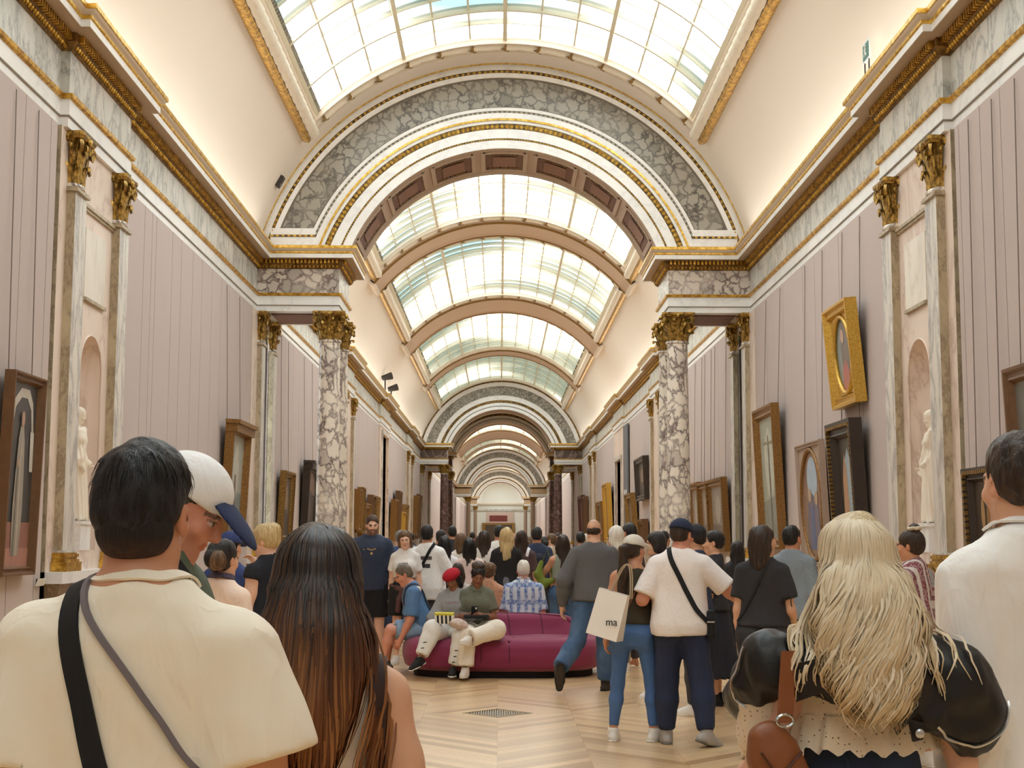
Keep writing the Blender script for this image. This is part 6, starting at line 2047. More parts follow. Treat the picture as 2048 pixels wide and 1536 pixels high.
ribbon('collar_band', f['t_shirt'], [b.loc(0.085, 0.03, 0.487), b.loc(0.078, -0.02, 0.50), b.loc(0.05, -0.065, 0.505), b.loc(0, -0.085, 0.507), b.loc(-0.05, -0.065, 0.505), b.loc(-0.078, -0.02, 0.50), b.loc(-0.085, 0.03, 0.487)], 0.022, CREAM, r, 0.003, thick=0.005)
# shaved nape shadow belongs to the hair: a thin cap of stubble
Fn = Field(); Fn.ell(P_(0, -0.046, -0.030), A3((0.0775, 0.080, 0.070)) * hk, Rh, 0.02); Fn.clip(P_(0, -0.05, -0.092), b.HR @ A3((0, 0.2, -1)), 0.02); Fn.clip(P_(0, -0.028, 0), b.HR @ A3((0, 1, 0)), 0.03)
soft('hair_fade', Fn, 0.006, hair_mat('hair_fade', srgb(30, 24, 22), srgb(92, 62, 48), srgb(40, 32, 28), 1.555, 1.62, rough=0.7), r)
T = f['t_shirt']
sL = b.loc
ribbon('bag_strap', T, [sL(-0.095, 0.06, 0.50), sL(-0.10, -0.02, 0.515), sL(-0.095, -0.10, 0.44), sL(-0.05, -0.16, 0.30), sL(0.0, -0.16, 0.16), sL(0.05, -0.16, 0.02), sL(0.09, -0.15, -0.09)], 0.040, C(24, 24, 26, fold=0.1), r, 0.004)
ribbon('shoulder_cord', T, [sL(-0.075, 0.05, 0.505), sL(-0.078, -0.03, 0.51), sL(-0.06, -0.10, 0.45), sL(0.04, -0.16, 0.35), sL(0.13, -0.15, 0.24), sL(0.195, -0.06, 0.16), sL(0.20, 0.05, 0.12)], 0.011, C(120, 112, 116, fold=0.1), r, 0.004, thick=0.008)

# ---- woman with very long brown hair beside him
r, b, f = person('woman with very long black-to-brown hair, back to the viewer, in a cream sleeveless dress', -0.432, 2.85, 3, dict(H=1.65, sex='f', build=1.04, head=(0, 3, 0), armL=((0.2, 0.1, -1), (0.0, 0.6, -0.8)), armR=((0.26, 0.0, -1), (0.05, 0.35, -1))), 'light',
    dict(mat=cloth('ivory_dress', srgb(240, 226, 206), fold=0.4, fscale=6), name='dress', tank=True, hem=-0.12, loose=0.008, fold=0.005, seed=7, collar=0.10, low=0.03), dict(kind='skirt', mat=cloth('ivory_dress', srgb(240, 226, 206)), name='dress_skirt', z_hem=0.55, w_hem=0.28, waist=0.02), (SNEAK, SOLEW, 0.95), None, res=0.012, hres=0.008, gres=0.010)
V = Field(); P_ = b.hp; hk = b.hk; Rh = b.HR.T
V.ell(P_(0, -0.022, 0.046), A3((0.086, 0.108, 0.094)) * hk, Rh, 0.02); V.ell(P_(0, -0.05, -0.01), A3((0.086, 0.082, 0.085)) * hk, Rh, 0.03)
V.ell(P_(0, 0.11, -0.06), A3((0.07, 0.075, 0.12)) * hk, Rh, 0.012, True)
V.loft(A3((P_(0, 0, 0)[0], 0, 0)), np.eye(3), [(1.16, 0.018, 0.012, -0.160), (1.22, 0.042, 0.022, -0.155), (1.30, 0.072, 0.030, -0.145), (1.38, 0.088, 0.038, -0.125), (1.46, 0.084, 0.050, -0.10), (1.52, 0.070, 0.055, -0.07)], 0.03, p=2.2)
V.disp = wob(45, 0.004, 2, (1, 1, 0.12))
soft('hair', V, 0.007, hair_mat('hair_ombre', srgb(30, 24, 22), srgb(82, 46, 24), srgb(112, 68, 36), 1.20, 1.52, st=(90, 90, 4)), r)
OMB = strand_mat('ombre_strands', srgb(28, 24, 24), srgb(112, 62, 30), srgb(196, 134, 78), 1.24, 1.52)
roots = crown_roots(b, 1500, 21, front=0.45)
ctr2 = b.hp(0, -0.02, 0.13)
rs = np.random.RandomState(5)
strands('hair_strands', V, roots, 0.30 + 0.24 * rs.rand(len(roots)) ** 1.4, OMB, r, (0.005, 15), 0.0028, (0.001, 0.010), comb=lambda p, s_: (p - ctr2) * A3((10, 10, 0)) * max(0, 1 - s_ / 0.12), seed=5, spread=0.04, wander=0.03, conv=0.45)
# a loose lock falling over the right shoulder
rs2 = np.random.RandomState(15); rr = np.array([b.hp(0.075, -0.04 - 0.03 * q, -0.02) for q in rs2.rand(60)]) + rs2.randn(60, 3) * 0.006
strands('hair_lock', f['dress'], rr, 0.34 + 0.10 * rs2.rand(60), OMB, r, (0.008, 9), 0.0026, (0.006, 0.016), comb=lambda p, s_: np.tile(A3((0.75 * max(0, 1 - s_ / 0.22) - 0.1, -0.15, 0)), (len(p), 1)), seed=17, wander=0.05)
sL = b.loc
ribbon('shoulder_strap', f['skin'], [sL(0.125, 0.08, 0.42), sL(0.128, 0.02, 0.475), sL(0.13, -0.05, 0.455), sL(0.135, -0.10, 0.36), sL(0.14, -0.13, 0.2), sL(0.145, -0.15, 0.05)], 0.034, plain('dark_brown_leather', srgb(58, 36, 28), 0.7, var=0.1), r, 0.012, thick=0.006)
bk = MB(); c = sL(0.137, -0.128, 0.255)
for (x0, x1, z0, z1) in ((-0.024, 0.024, 0.010, 0.016), (-0.024, 0.024, -0.016, -0.010), (-0.024, -0.019, -0.016, 0.016), (0.019, 0.024, -0.016, 0.016)):
    bk.box(c[0] + x0, c[0] + x1, c[1] - 0.012, c[1] - 0.004, c[2] + z0, c[2] + z1)
bk.build('strap_buckle', METAL, r)

# ---- man in the white and navy cap, in profile
r, b, f = person('man in profile wearing a white cap with navy brim and green heather shirt', -1.035, 3.85, -95, dict(H=1.865, sex='m', build=1.08, lean=(6, 0), head=(0, 26, 0), hs=1.06), 'red',
    dict(mat=cloth('green_heather', srgb(92, 106, 88), var=0.3, fold=0.4), name='shirt', sleeve=0.9, hem=-0.1, loose=0.02, seed=11), dict(mat=C(60, 60, 66)), (C(50, 50, 50), SOLEW, 1.0), ('short', hair_mat('hair_dark_grey', srgb(44, 42, 42), srgb(60, 58, 58), srgb(104, 102, 100), st=(60, 60, 20)), dict(vol=0.97)), dict(stubble=0.12, brow=(0.06, 0.05, 0.045)), res=0.013, hres=0.0045)
hat(r, b, cloth('white_cap', srgb(246, 246, 246), fold=0.3), C(36, 48, 84, fold=0.1), bk=1.15, hs=1.03, res=0.006)
sL = b.loc
ribbon('backpack_strap', f['shirt'], [sL(0.10, -0.14, 0.30), sL(0.11, -0.08, 0.45), sL(0.115, 0.0, 0.49), sL(0.11, 0.09, 0.42), sL(0.11, 0.14, 0.25)], 0.07, C(22, 22, 24, fold=0.2), r, 0.005, thick=0.012)
ribbon('shirt_collar', f['shirt'], [sL(0.07, 0.04, 0.50), sL(0.075, -0.01, 0.515), sL(0.05, -0.06, 0.52), sL(0.0, -0.08, 0.525), sL(-0.05, -0.06, 0.52), sL(-0.07, 0.0, 0.515)], 0.045, C(110, 124, 112), r, 0.006, thick=0.008)
bp = Field(); bp.loft(sL(0, -0.22, 0.0), b.Rt, [(0.05, 0.13, 0.09, 0), (0.15, 0.15, 0.10, 0), (0.35, 0.14, 0.09, 0), (0.42, 0.10, 0.06, 0)], 0.02, p=3, round_=0.03)
t = empty('backpack', r.location, r.rotation_euler[2]); tag(t, 'black backpack worn by the man in the white cap', 'backpack')
soft('pack_body', bp, 0.012, C(24, 24, 28), t); bp2 = Field(); bp2.loft(sL(0, -0.33, 0.0), b.Rt, [(0.07, 0.10, 0.03, 0), (0.2, 0.11, 0.035, 0), (0.24, 0.09, 0.02, 0)], 0.01, p=3); soft('front_pocket', bp2, 0.012, C(30, 30, 34), t)

# ---- blonde woman in a leather jacket slipped off the shoulders
BLOUSE = cloth('dotted_blouse_ground', srgb(236, 220, 194), fold=0.5, fscale=7)
def dotted():
    t = NT('dotted_lace'); v = t.coords((1, 1, 1))
    vo = t.n('ShaderNodeTexVoronoi', feature='F1', Scale=75.0); vo.inputs['Randomness'].default_value = 0.35; t.l(v, vo.inputs['Vector'])
    nz = t.noise(v, 6, 3)
    dot = t.ramp(vo.outputs['Distance'], [(0.12, (1, 1, 1)), (0.2, (0, 0, 0))])
    t.base(t.mix(dot, t.mix(nz.outputs['Fac'], srgb(226, 206, 176), srgb(246, 232, 210)), srgb(120, 92, 66)))
    t.set(Roughness=0.85); t.bump(t.noise(t.coords((1, 1, 0.3)), 14, 3, 0.5, 1.0).outputs['Fac'], 0.6, 0.02)
    return t.m
DOT = dotted()
r, b, f = person('woman with long wavy blonde hair, black leather jacket slipped off her shoulders', 0.845, 3.6, -4, dict(H=1.69, sex='f', build=1.03, head=(2, 2, 0), armL=((0.42, -0.12, -1), (0.25, 0.75, -0.55)), armR=((0.40, -0.05, -1), (0.1, 0.8, -0.5))), 'fair',
    dict(mat=DOT, name='blouse', tank=True, hem=0.20, loose=0.03, fold=0.008, seed=9, inf=0.02, hemflare=0.05, collar=0.085), dict(mat=JEAND, waist=0.20, loose=0.012), (SNEAK, SOLEW, 0.95), None, res=0.013, hres=0.009, gres=0.010)
sL = b.loc
# ruffled hem
fr = MB(); rows = []
for i in range(121):
    a = 2 * math.pi * i / 120; k = 1 + 0.035 * math.sin(a * 17) + 0.02 * math.sin(a * 29 + 1)
    rows.append([tuple(sL(math.cos(a) * w_ * k, math.sin(a) * d_ * k - 0.005, z_)) for w_, d_, z_ in ((0.178, 0.132, 0.255), (0.192, 0.146, 0.215), (0.208, 0.158, 0.178 + 0.008 * math.sin(a * 23)))])
fr.grid(np.array(rows)); fr.build('blouse_ruffle', DOT, r, smooth=True)
m = MB()
for sd in (-1, 1):
    m.tube([tuple(sL(0.075 * sd + x_, -0.142, z_)) for x_, z_ in ((-0.055, 0.13), (-0.055, 0.03), (0.0, 0.0), (0.055, 0.03), (0.055, 0.13), (-0.055, 0.13))], 0.0022, 4)
m.build('pocket_stitching', C(150, 130, 96, fold=0), r)
J = Field()
J.chain([sL(-0.165, -0.07, 0.40), sL(-0.235, -0.06, 0.37), sL(-0.27, -0.02, 0.31)], [0.050, 0.070, 0.058], 0.04)
J.chain([sL(-0.27, -0.02, 0.31), sL(-0.285, 0.10, 0.27)], [0.062, 0.058], 0.03)
J.chain([sL(0.165, -0.07, 0.39), sL(0.235, -0.07, 0.34), sL(0.275, -0.03, 0.26)], [0.052, 0.078, 0.08], 0.04)
J.chain([sL(0.275, -0.03, 0.26), sL(0.27, 0.12, 0.22)], [0.085, 0.065], 0.03)
for (a, c_, w_) in (((-0.22, -0.11, 0.36), (-0.08, -0.165, 0.335), 0.048), ((-0.08, -0.165, 0.335), (0.08, -0.17, 0.325), 0.045), ((0.08, -0.17, 0.325), (0.22, -0.12, 0.31), 0.055)):
    J.cone(sL(*a), sL(*c_), w_, w_, 0.04, flat=(b.Rt[1], 0.45))
J.cone(sL(0.15, -0.13, 0.25), sL(0.26, -0.06, 0.205), 0.04, 0.045, 0.04)
jf = wob(24, 1.0, 4, (1, 1, 0.8)); jg = wob(52, 1.0, 14); J.disp = lambda P: 0.016 * (np.abs(jf(P)) - 0.3) + 0.006 * (np.abs(jg(P)) - 0.3)
jk = soft('leather_jacket', J, 0.009, BLACKL, r)
def flap(name, pts, th, mat, parent):
    m = MB(); P = np.array([sL(*q) for q in pts]); n = unit(np.cross(P[1] - P[0], P[2] - P[0])) * th
    k = len(P); m.add(np.concatenate([P, P + n]), [tuple(range(k))[::-1], tuple(range(k, 2 * k))] + [(i, (i + 1) % k, k + (i + 1) % k, k + i) for i in range(k)])
    return m.build(name, mat, parent)
flap('jacket_lapel', [(-0.205, -0.155, 0.37), (-0.09, -0.215, 0.40), (-0.085, -0.215, 0.33), (-0.185, -0.16, 0.29)], 0.008, BLACKL, jk)
flap('jacket_lapel', [(0.03, -0.205, 0.27), (0.10, -0.195, 0.315), (0.115, -0.195, 0.28), (0.055, -0.205, 0.225)], 0.008, BLACKL, jk)
flap('belt_tab', [(0.085, -0.20, 0.26), (0.125, -0.19, 0.25), (0.12, -0.19, 0.215), (0.095, -0.195, 0.21)], 0.008, BLACKL, jk)
m = MB(); m.lathe([(0.0, -0.004), (0.010, -0.003), (0.011, 0.0), (0.006, 0.003), (0, 0.004)], (0, 0, 0), 12); m.build('snap_button', METAL, jk, loc=tuple(sL(0.108, -0.212, 0.23)), rot=(math.pi / 2, 0, 0))
ribbon('zipper', J, [sL(-0.29, -0.08, 0.40), sL(-0.325, -0.06, 0.34), sL(-0.33, -0.03, 0.28), sL(-0.29, -0.06, 0.25)], 0.006, METAL, jk, 0.003)
ribbon('zipper', J, [sL(0.16, -0.18, 0.24), sL(0.20, -0.17, 0.19), sL(0.27, -0.14, 0.18), sL(0.34, -0.08, 0.22), sL(0.35, -0.06, 0.28)], 0.006, METAL, jk, 0.003)
SL_ = Field(); SL_.chain([sL(-0.25, -0.01, 0.27), sL(-0.23, 0.02, 0.20), sL(-0.22, 0.06, 0.15)], [0.06, 0.075, 0.05], 0.03); SL_.disp = wob(40, 0.008, 6, (1, 1, 0.4)); soft('blouse_sleeve', SL_, 0.009, DOT, r)
V = Field(); P_ = b.hp; hk = b.hk; Rh = b.HR.T
V.ell(P_(0, -0.022, 0.046), A3((0.092, 0.112, 0.098)) * hk, Rh, 0.02); V.ell(P_(0, -0.05, -0.02), A3((0.096, 0.086, 0.09)) * hk, Rh, 0.03)
V.ell(P_(0, 0.11, -0.06), A3((0.07, 0.075, 0.12)) * hk, Rh, 0.012, True)
hx = P_(0, 0, 0)[0]
V.loft(A3((hx, 0, 0)), np.eye(3), [(1.20, 0.03, 0.012, -0.215), (1.27, 0.075, 0.025, -0.21), (1.35, 0.105, 0.036, -0.185), (1.43, 0.115, 0.048, -0.15), (1.50, 0.104, 0.060, -0.11), (1.55, 0.088, 0.058, -0.08)], 0.03, p=2.2)
V.disp = wob(38, 0.006, 2, (1, 1, 0.2))
soft('hair', V, 0.008, hair_mat('hair_pale_blonde', srgb(200, 174, 132), srgb(206, 176, 126), srgb(240, 222, 182), 1.25, 1.65, st=(80, 80, 6)), r)
BLO = strand_mat('blonde_strands', srgb(226, 210, 180), srgb(214, 188, 146), srgb(255, 248, 230), 1.25, 1.68, 0.4)
roots = crown_roots(b, 1600, 33, front=0.45); rs = np.random.RandomState(6); ctr3 = b.hp(0, -0.01, 0.14)
strands('hair_strands', V, roots, 0.40 + 0.16 * rs.rand(len(roots)), BLO, r, (0.020, 38), 0.0027, (0.001, 0.010), comb=lambda p, s_: (p - ctr3) * A3((10, 10, 0)) * max(0, 1 - s_ / 0.12), seed=6, spread=0.03, clumps=22, wander=0.02, conv=0.55)
for sg, cnt, dx in ((-1, 60, 0.7), (1, 34, 0.8)):
    rs2 = np.random.RandomState(40 + sg); rr = np.array([b.hp(0.085 * sg, -0.05 - 0.03 * q, -0.04) for q in rs2.rand(cnt)]) + rs2.randn(cnt, 3) * 0.008
    strands('hair_lock', J, rr, 0.30 + 0.08 * rs2.rand(cnt), BLO, r, (0.016, 34), 0.003, (0.004, 0.02), comb=lambda p, s_, sg=sg, dx=dx: np.tile(A3((sg * dx * max(0, 1 - s_ / 0.26), -0.2, 0)), (len(p), 1)), seed=50 + sg, wander=0.04, clumps=5, conv=0.6)
# her brown handbag
hb = empty('handbag', (0.60, 3.46, 1.09), deg(14)); tag(hb, 'tan leather handbag hanging at the blonde woman\'s left side', 'handbag')
F = Field(); F.loft((0, 0, 0), roty(0.35), [(-0.13, 0.05, 0.035, 0), (-0.08, 0.075, 0.05, 0), (0.02, 0.065, 0.045, 0), (0.075, 0.04, 0.03, 0), (0.09, 0.03, 0.02, 0)], 0.02, p=2.6, round_=0.02); soft('bag_body', F, 0.008, BROWNL, hb)
m = MB(); m.tube([(-0.055, -0.048, 0.02), (-0.01, -0.051, -0.04), (0.05, -0.049, 0.02)], 0.004, 6); m.build('flap_seam', plain('dark_seam', srgb(84, 46, 26), 0.5), hb)
m = MB(); rows = []
for q in range(15):
    k = q / 14; p0 = Vector((0.02 + 0.02 * k, -0.02 + 0.01 * k, 0.085 + 0.17 * k)); rows.append([tuple(p0 + Vector((d_, e_, 0))) for d_, e_ in ((-0.02, -0.003), (0.02, -0.003), (0.02, 0.003), (-0.02, 0.003))])
m.grid(np.array(rows), closed_v=True); m.build('bag_strap', BROWNL, hb)
m = MB(); m.tube([(0.02 + 0.022 * math.cos(a), -0.022, 0.09 + 0.015 * math.sin(a)) for a in np.linspace(0, 2 * math.pi, 14)], 0.004, 6, caps=False); m.build('strap_ring', METAL, hb)

# ---- man in the white shirt at the right edge
SHIRTW = cloth('white_linen', srgb(248, 246, 242), var=0.03, fold=0.5, fscale=5, st=(1, 1, 0.5))
r, b, f = person('tall dark-haired man in a loose white shirt, cut off by the right edge', 1.325, 3.75, 20, dict(H=1.915, sex='m', build=0.96, head=(-2, 2, 0), armL=((0.07, -0.08, -1), (-0.02, 0.22, -1), (-0.1, 0.35, -1)), armR=((0.2, 0.0, -1), (0.1, 0.2, -1)), hs=1.0), 'light',
    dict(mat=SHIRTW, name='shirt', sleeve=1.92, hem=-0.10, loose=0.008, arm_loose=0.016, fold=0.009, seed=12, inf=0.021, collar=0.066), dict(mat=C(226, 214, 190), loose=0.012), (SNEAK, SOLEW, 1.0), ('short', HDB, dict(vol=1.04, amp=0.006)), dict(stubble=0.25), res=0.012, hres=0.006, gres=0.010)
sL = b.loc
ribbon('shirt_collar', f['shirt'], [sL(0.07, 0.03, 0.50), sL(0.065, -0.03, 0.525), sL(0.03, -0.07, 0.53), sL(-0.03, -0.07, 0.53), sL(-0.065, -0.03, 0.525), sL(-0.07, 0.03, 0.50)], 0.045, SHIRTW, r, 0.004, thick=0.007)
w_ = b.arm[-1]; cf = Field(); cf.cone(w_[1] + (w_[2] - w_[1]) * 0.80, w_[1] + (w_[2] - w_[1]) * 0.94, 0.047, 0.045, 0.0, cut=(w_[1] + (w_[2] - w_[1]) * 0.95, unit(w_[2] - w_[1]))); soft('cuff', cf, 0.007, SHIRTW, r)

# ---- the couple in the middle distance
r, b, f = person('woman in bright blue leggings and white cap walking with a white paper bag', 1.02, 11.5, -6, dict(H=1.655, sex='f', build=1.0, head=(-38, 2, 0), armL=((0.28, -0.05, -1), (0.05, 0.35, -1)), armR=((0.2, 0.2, -1), (0.1, 1.0, 0.2)), legL=((0.10, 0.02, -1), (0.10, -0.02, -1), (-0.1, 1, 0.0)), legR=((0.14, 0.06, -1), (0.03, -0.05, -1), (0.6, 1, 0.0))), 'tan',
    dict(mat=C(62, 54, 40), name='tank_top', tank=True, hem=0.045, loose=0.006, seed=21, collar=0.085, low=0.02), dict(mat=cloth('blue_leggings', srgb(76, 112, 168), fold=0.25, fscale=5), name='leggings', inf=0.004, loose=0.0, waist=0.13, length=0.95, fold=0.002), (SNEAK, SOLEW, 1.05), ('pony', HDB, dict(length=0.42)), res=0.012)
hat(r, b, C(214, 206, 192, fold=0.3), C(236, 234, 230, fold=0.1), hs=1.05)
sL = b.loc
ribbon('crossbody_strap', f['tank_top'], [sL(0.10, 0.0, 0.47), sL(0.085, -0.06, 0.42), sL(0.0, -0.13, 0.25), sL(-0.10, -0.12, 0.08), sL(-0.15, -0.05, 0.0)], 0.010, BROWNL, r, 0.006)
bag = empty('paper_bag', (0.77, 11.3, 0.84), deg(-28)); tag(bag, 'white paper carrier bag with black letters held by the woman in blue leggings', 'shopping bag')
PAPER = plain('white_card', srgb(246, 240, 232), 0.55, var=0.02)
m = MB()
W2, D2, H2 = 0.135, 0.07, 0.37
V8 = [(-W2, -D2, 0), (W2, -D2, 0), (W2, D2, 0), (-W2, D2, 0), (-W2 * 0.94, -D2 * 0.35, H2), (W2 * 0.94, -D2 * 0.35, H2), (W2 * 0.94, D2 * 0.35, H2), (-W2 * 0.94, D2 * 0.35, H2)]
m.add(V8, [(0, 3, 2, 1), (0, 1, 5, 4), (1, 2, 6, 5), (2, 3, 7, 6), (3, 0, 4, 7)]); m.build('bag_sides', PAPER, bag, rot=(0, deg(14), 0))
for sgn in (-1, 1):
    m = MB(); m.tube([(0.06 + q * 0.09, sgn * 0.02, H2 - 0.02 + 0.26 * (1 - q * q)) for q in np.linspace(-1, 1, 11)], 0.005, 6); m.build('bag_handle', C(196, 176, 148), bag, rot=(0, deg(14), 0))
lettering('bag_lettering', 'ma', 0.085, plain('print_black', srgb(24, 24, 26), 0.5), bag, (0.09, -0.064, 0.12), (math.pi / 2 - 0.1, 0, 0))

r, b, f = person('man in navy cap and white T-shirt reaching out beside the woman in leggings', 1.385, 11.35, -8, dict(H=1.785, sex='m', build=1.12, head=(-28, 8, 0), armL=((0.45, -0.15, -1), (-0.3, 0.8, 0.45)), armR=((0.75, 0.1, -0.75), (0.85, 0.35, -0.55)), legL=((0.05, 0.06, -1), (0.02, -0.02, -1), (0.15, 1, 0)), legR=((0.16, -0.06, -1), (0.08, -0.32, -1), (0.75, 0.75, -0.35))), 'red',
    dict(mat=C(246, 238, 234), name='t_shirt', sleeve=0.85, hem=-0.10, loose=0.025, seed=22, fold=0.008), dict(mat=C(38, 48, 76), loose=0.014, calf=0.006), (C(170, 164, 158, fold=0.2), C(120, 118, 116), 1.08), ('fade', HDB, dict(vol=0.95)), res=0.012)
hat(r, b, C(30, 40, 66, fold=0.15), C(30, 40, 66, fold=0.15), hs=1.06)
sL = b.loc
ribbon('bag_strap', f['t_shirt'], [sL(-0.08, 0.05, 0.49), sL(-0.075, -0.03, 0.50), sL(-0.06, -0.11, 0.42), sL(0.02, -0.16, 0.27), sL(0.12, -0.15, 0.10), sL(0.19, -0.06, -0.02)], 0.04, C(26, 26, 28, fold=0.1), r, 0.005)
w = r.matrix_basis
sb = empty('waist_bag', r.location, r.rotation_euler[2]); tag(sb, 'small black shoulder bag at the hip of the man in the navy cap', 'bag')
F = Field(); F.loft(sL(0.235, -0.02, -0.12), np.eye(3), [(0, 0.035, 0.08, 0), (0.15, 0.04, 0.09, 0), (0.22, 0.03, 0.07, 0)], 0.01, p=4); soft('bag_body', F, 0.010, C(28, 28, 30), sb)
m = MB(); m.box(*(sorted((sL(0.235, 0, 0)[0] - 0.03, sL(0.235, 0, 0)[0] + 0.03))), sL(0, -0.115, 0)[1], sL(0, -0.10, 0)[1], sL(0, 0, 0.0)[2], sL(0, 0, 0.012)[2]); m.build('bag_zip', METAL, sb)

r, b, f = person('dark-haired woman in black T-shirt and black jeans looking right', 1.93, 10.7, -18, dict(H=1.715, sex='f', build=1.08, head=(-46, 0, 0), armL=((0.15, 0.0, -1), (0.0, 0.2, -1)), armR=((0.22, -0.05, -1), (0.0, 0.9, -0.5)), **WALK_R), 'light',
    dict(mat=C(44, 43, 46), name='t_shirt', sleeve=0.7, hem=0.02, loose=0.02, seed=23), dict(mat=JEANB, name='jeans', waist=0.12, length=0.93), (C(238, 226, 216, fold=0.2), SOLEW, 1.05), ('bob', HDB, dict(length=0.17)), res=0.012)
ribbon('crossbody_strap', f['t_shirt'], [b.loc(0.06, 0.0, 0.48), b.loc(0.05, -0.07, 0.45), b.loc(-0.03, -0.13, 0.3), b.loc(-0.12, -0.12, 0.15), b.loc(-0.16, -0.05, 0.05)], 0.018, C(30, 30, 32), r, 0.005)
m = MB(); a = b.arm[1]; c = a[0] + (a[1] - a[0]) * 0.72
ring = [c + A3((0.0, math.cos(q) * 0.075, math.sin(q) * 0.05)) for q in np.linspace(0, 2 * math.pi, 20)]
m.tube([tuple(p + A3((0.03, -0.02, 0))) for p in ring], 0.004, 6, caps=False); m.build('arm_bangle', C(24, 22, 22), r)

r, b, f = person('short-haired woman in a long black dress facing left behind the couple', 2.06, 14.0, 72, dict(H=1.71, sex='f', build=1.0, head=(10, 0, 0), armL=((0.12, 0.1, -1), (0.0, 0.5, -0.8)), armR=((0.12, 0.1, -1), (0.0, 0.6, -0.8))), 'light',
    dict(mat=C(46, 46, 50), name='dress_top', sleeve=0.9, hem=0.0, loose=0.02, seed=24), dict(kind='skirt', mat=C(38, 40, 52), name='dress_skirt', z_hem=0.27, w_hem=0.30, waist=0.10, pleat=0.010), (C(30, 30, 32), C(40, 40, 42), 1.1), ('short', HB, dict(vol=1.06)))
wb = empty('woven_bag', (1.80, 13.7, 0.93), deg(10)); tag(wb, 'round cream woven handbag beside the black dress', 'handbag')
F = Field(); F.loft((0, 0, 0), np.eye(3), [(-0.17, 0.10, 0.05, 0), (-0.10, 0.155, 0.08, 0), (0.05, 0.16, 0.08, 0), (0.14, 0.12, 0.06, 0), (0.17, 0.08, 0.03, 0)], 0.01, p=2.3, round_=0.03)
F.disp = lambda P: 0.006 * np.sin(P[:, 0] * 130) * np.sin(P[:, 2] * 130)
soft('bag_body', F, 0.008, plain('woven_raffia', srgb(216, 204, 184), 0.7, var=0.2, scale=60), wb)
m = MB(); m.tube([(-0.09, 0, 0.15), (-0.07, 0, 0.30), (0.0, 0, 0.38), (0.07, 0, 0.30), (0.09, 0, 0.15)], 0.009, 6); m.build('bag_handle', C(90, 80, 70), wb)

r, b, f = person('balding man in grey long-sleeved sweater and jeans striding past the sofa', 0.945, 15.2, -14, dict(H=1.86, sex='m', build=1.1, head=(0, 2, 0), armL=((0.42, -0.28, -1), (0.12, 0.25, -1)), armR=((0.2, 0.15, -1), (0.0, 0.5, -1)), lean=(3, 0), legL=((0.14, -0.34, -1), (0.30, -0.75, -0.62), (0.1, 0.25, -1)), legR=((0.02, 0.24, -1), (0.0, 0.02, -1), (0.25, 1, 0.0))), 'light',
    dict(mat=C(98, 97, 98), name='sweater', sleeve=1.9, hem=-0.04, loose=0.022, seed=25, fold=0.008, arm_loose=0.018), dict(mat=JEAN, name='jeans', loose=0.012, flare=0.022, calf=0.01), (C(60, 50, 44, fold=0.2), C(36, 32, 30), 1.05), ('bald', HDB, {}), dict(scalp=(0.10, 0.07, 0.05)), res=0.013)

r, b, f = person('man in a blue-grey shirt facing the right wall by the paintings', 2.74, 13.5, -35, dict(H=1.755, sex='m', build=1.0, head=(-10, 0, 0)), 'tan',
    dict(mat=C(136, 146, 154), name='shirt', sleeve=1.85, hem=-0.08, loose=0.025, seed=26), dict(mat=C(56, 58, 66)), (C(40, 40, 42), SOLEW, 1.0), ('short', HB, dict(vol=1.02)))

def patchwork():
    t = NT('patchwork_knit'); tc = t.n('ShaderNodeTexCoord'); sp = t.n('ShaderNodeSeparateXYZ'); t.l(tc.outputs['Object'], sp.inputs[0])
    u = t.math('ABSOLUTE', t.math('SUBTRACT', t.math('FRACT', t.math('ADD', t.math('MULTIPLY', t.math('ADD', sp.outputs['X'], sp.outputs['Y']), 3.4), 0.5)), 0.5))
    v = t.math('ABSOLUTE', t.math('SUBTRACT', t.math('FRACT', t.math('MULTIPLY', sp.outputs['Z'], 2.6)), 0.5))
    d = t.math('MAXIMUM', t.math('MULTIPLY', u, 1.0), t.math('MULTIPLY', v, 0.85))
    c = t.ramp(d, [(0.0, srgb(158, 170, 176)), (0.13, srgb(176, 186, 190)), (0.16, srgb(134, 44, 56)), (0.21, srgb(190, 168, 168)), (0.29, srgb(120, 60, 70)), (0.36, srgb(214, 206, 204)), (0.43, srgb(132, 60, 74)), (0.5, srgb(96, 128, 130))], 'CONSTANT')
    n2 = t.noise(t.coords((60, 60, 60)), 1, 2)
    t.base(t.mix(t.ramp(n2.outputs['Fac'], [(0.45, (0, 0, 0)), (0.6, (0.35,) * 3)]), c, srgb(228, 220, 216)))
    t.set(Roughness=0.95); t.bump(n2.outputs['Fac'], 0.5, 0.01)
    return t.m
r, b, f = person('woman with a high bun and patchwork knit sweater near the right niche', 2.92, 10.2, 38, dict(H=1.70, sex='f', build=1.05, head=(22, 4, 0), armR=((0.18, -0.05, -1), (0.1, 0.5, -0.8))), 'tan',
    dict(mat=patchwork(), name='sweater', sleeve=1.8, hem=-0.14, loose=0.045, arm_loose=0.03, seed=27, inf=0.02), dict(mat=JEANL, name='jeans', loose=0.015, length=0.9), (SNEAK, SOLEW, 1.1), ('bun', HDB, {}), res=0.012)
F = Field()
for k in range(10):
    a = 2 * math.pi * k / 10; F.ell(b.hp(0.042 * math.cos(a), -0.055 + 0.042 * math.sin(a), 0.140 + 0.006 * (k % 2)), A3((0.018, 0.018, 0.014)), None, 0.01)
soft('hair_scrunchie', F, 0.006, plain('scrunchie', srgb(206, 192, 168), 0.8, var=0.3, scale=60), r)
ye = empty('mustard_bag', (3.25, 10.15, 1.02), deg(20)); tag(ye, 'mustard yellow soft bag slung behind the woman with the bun', 'bag')
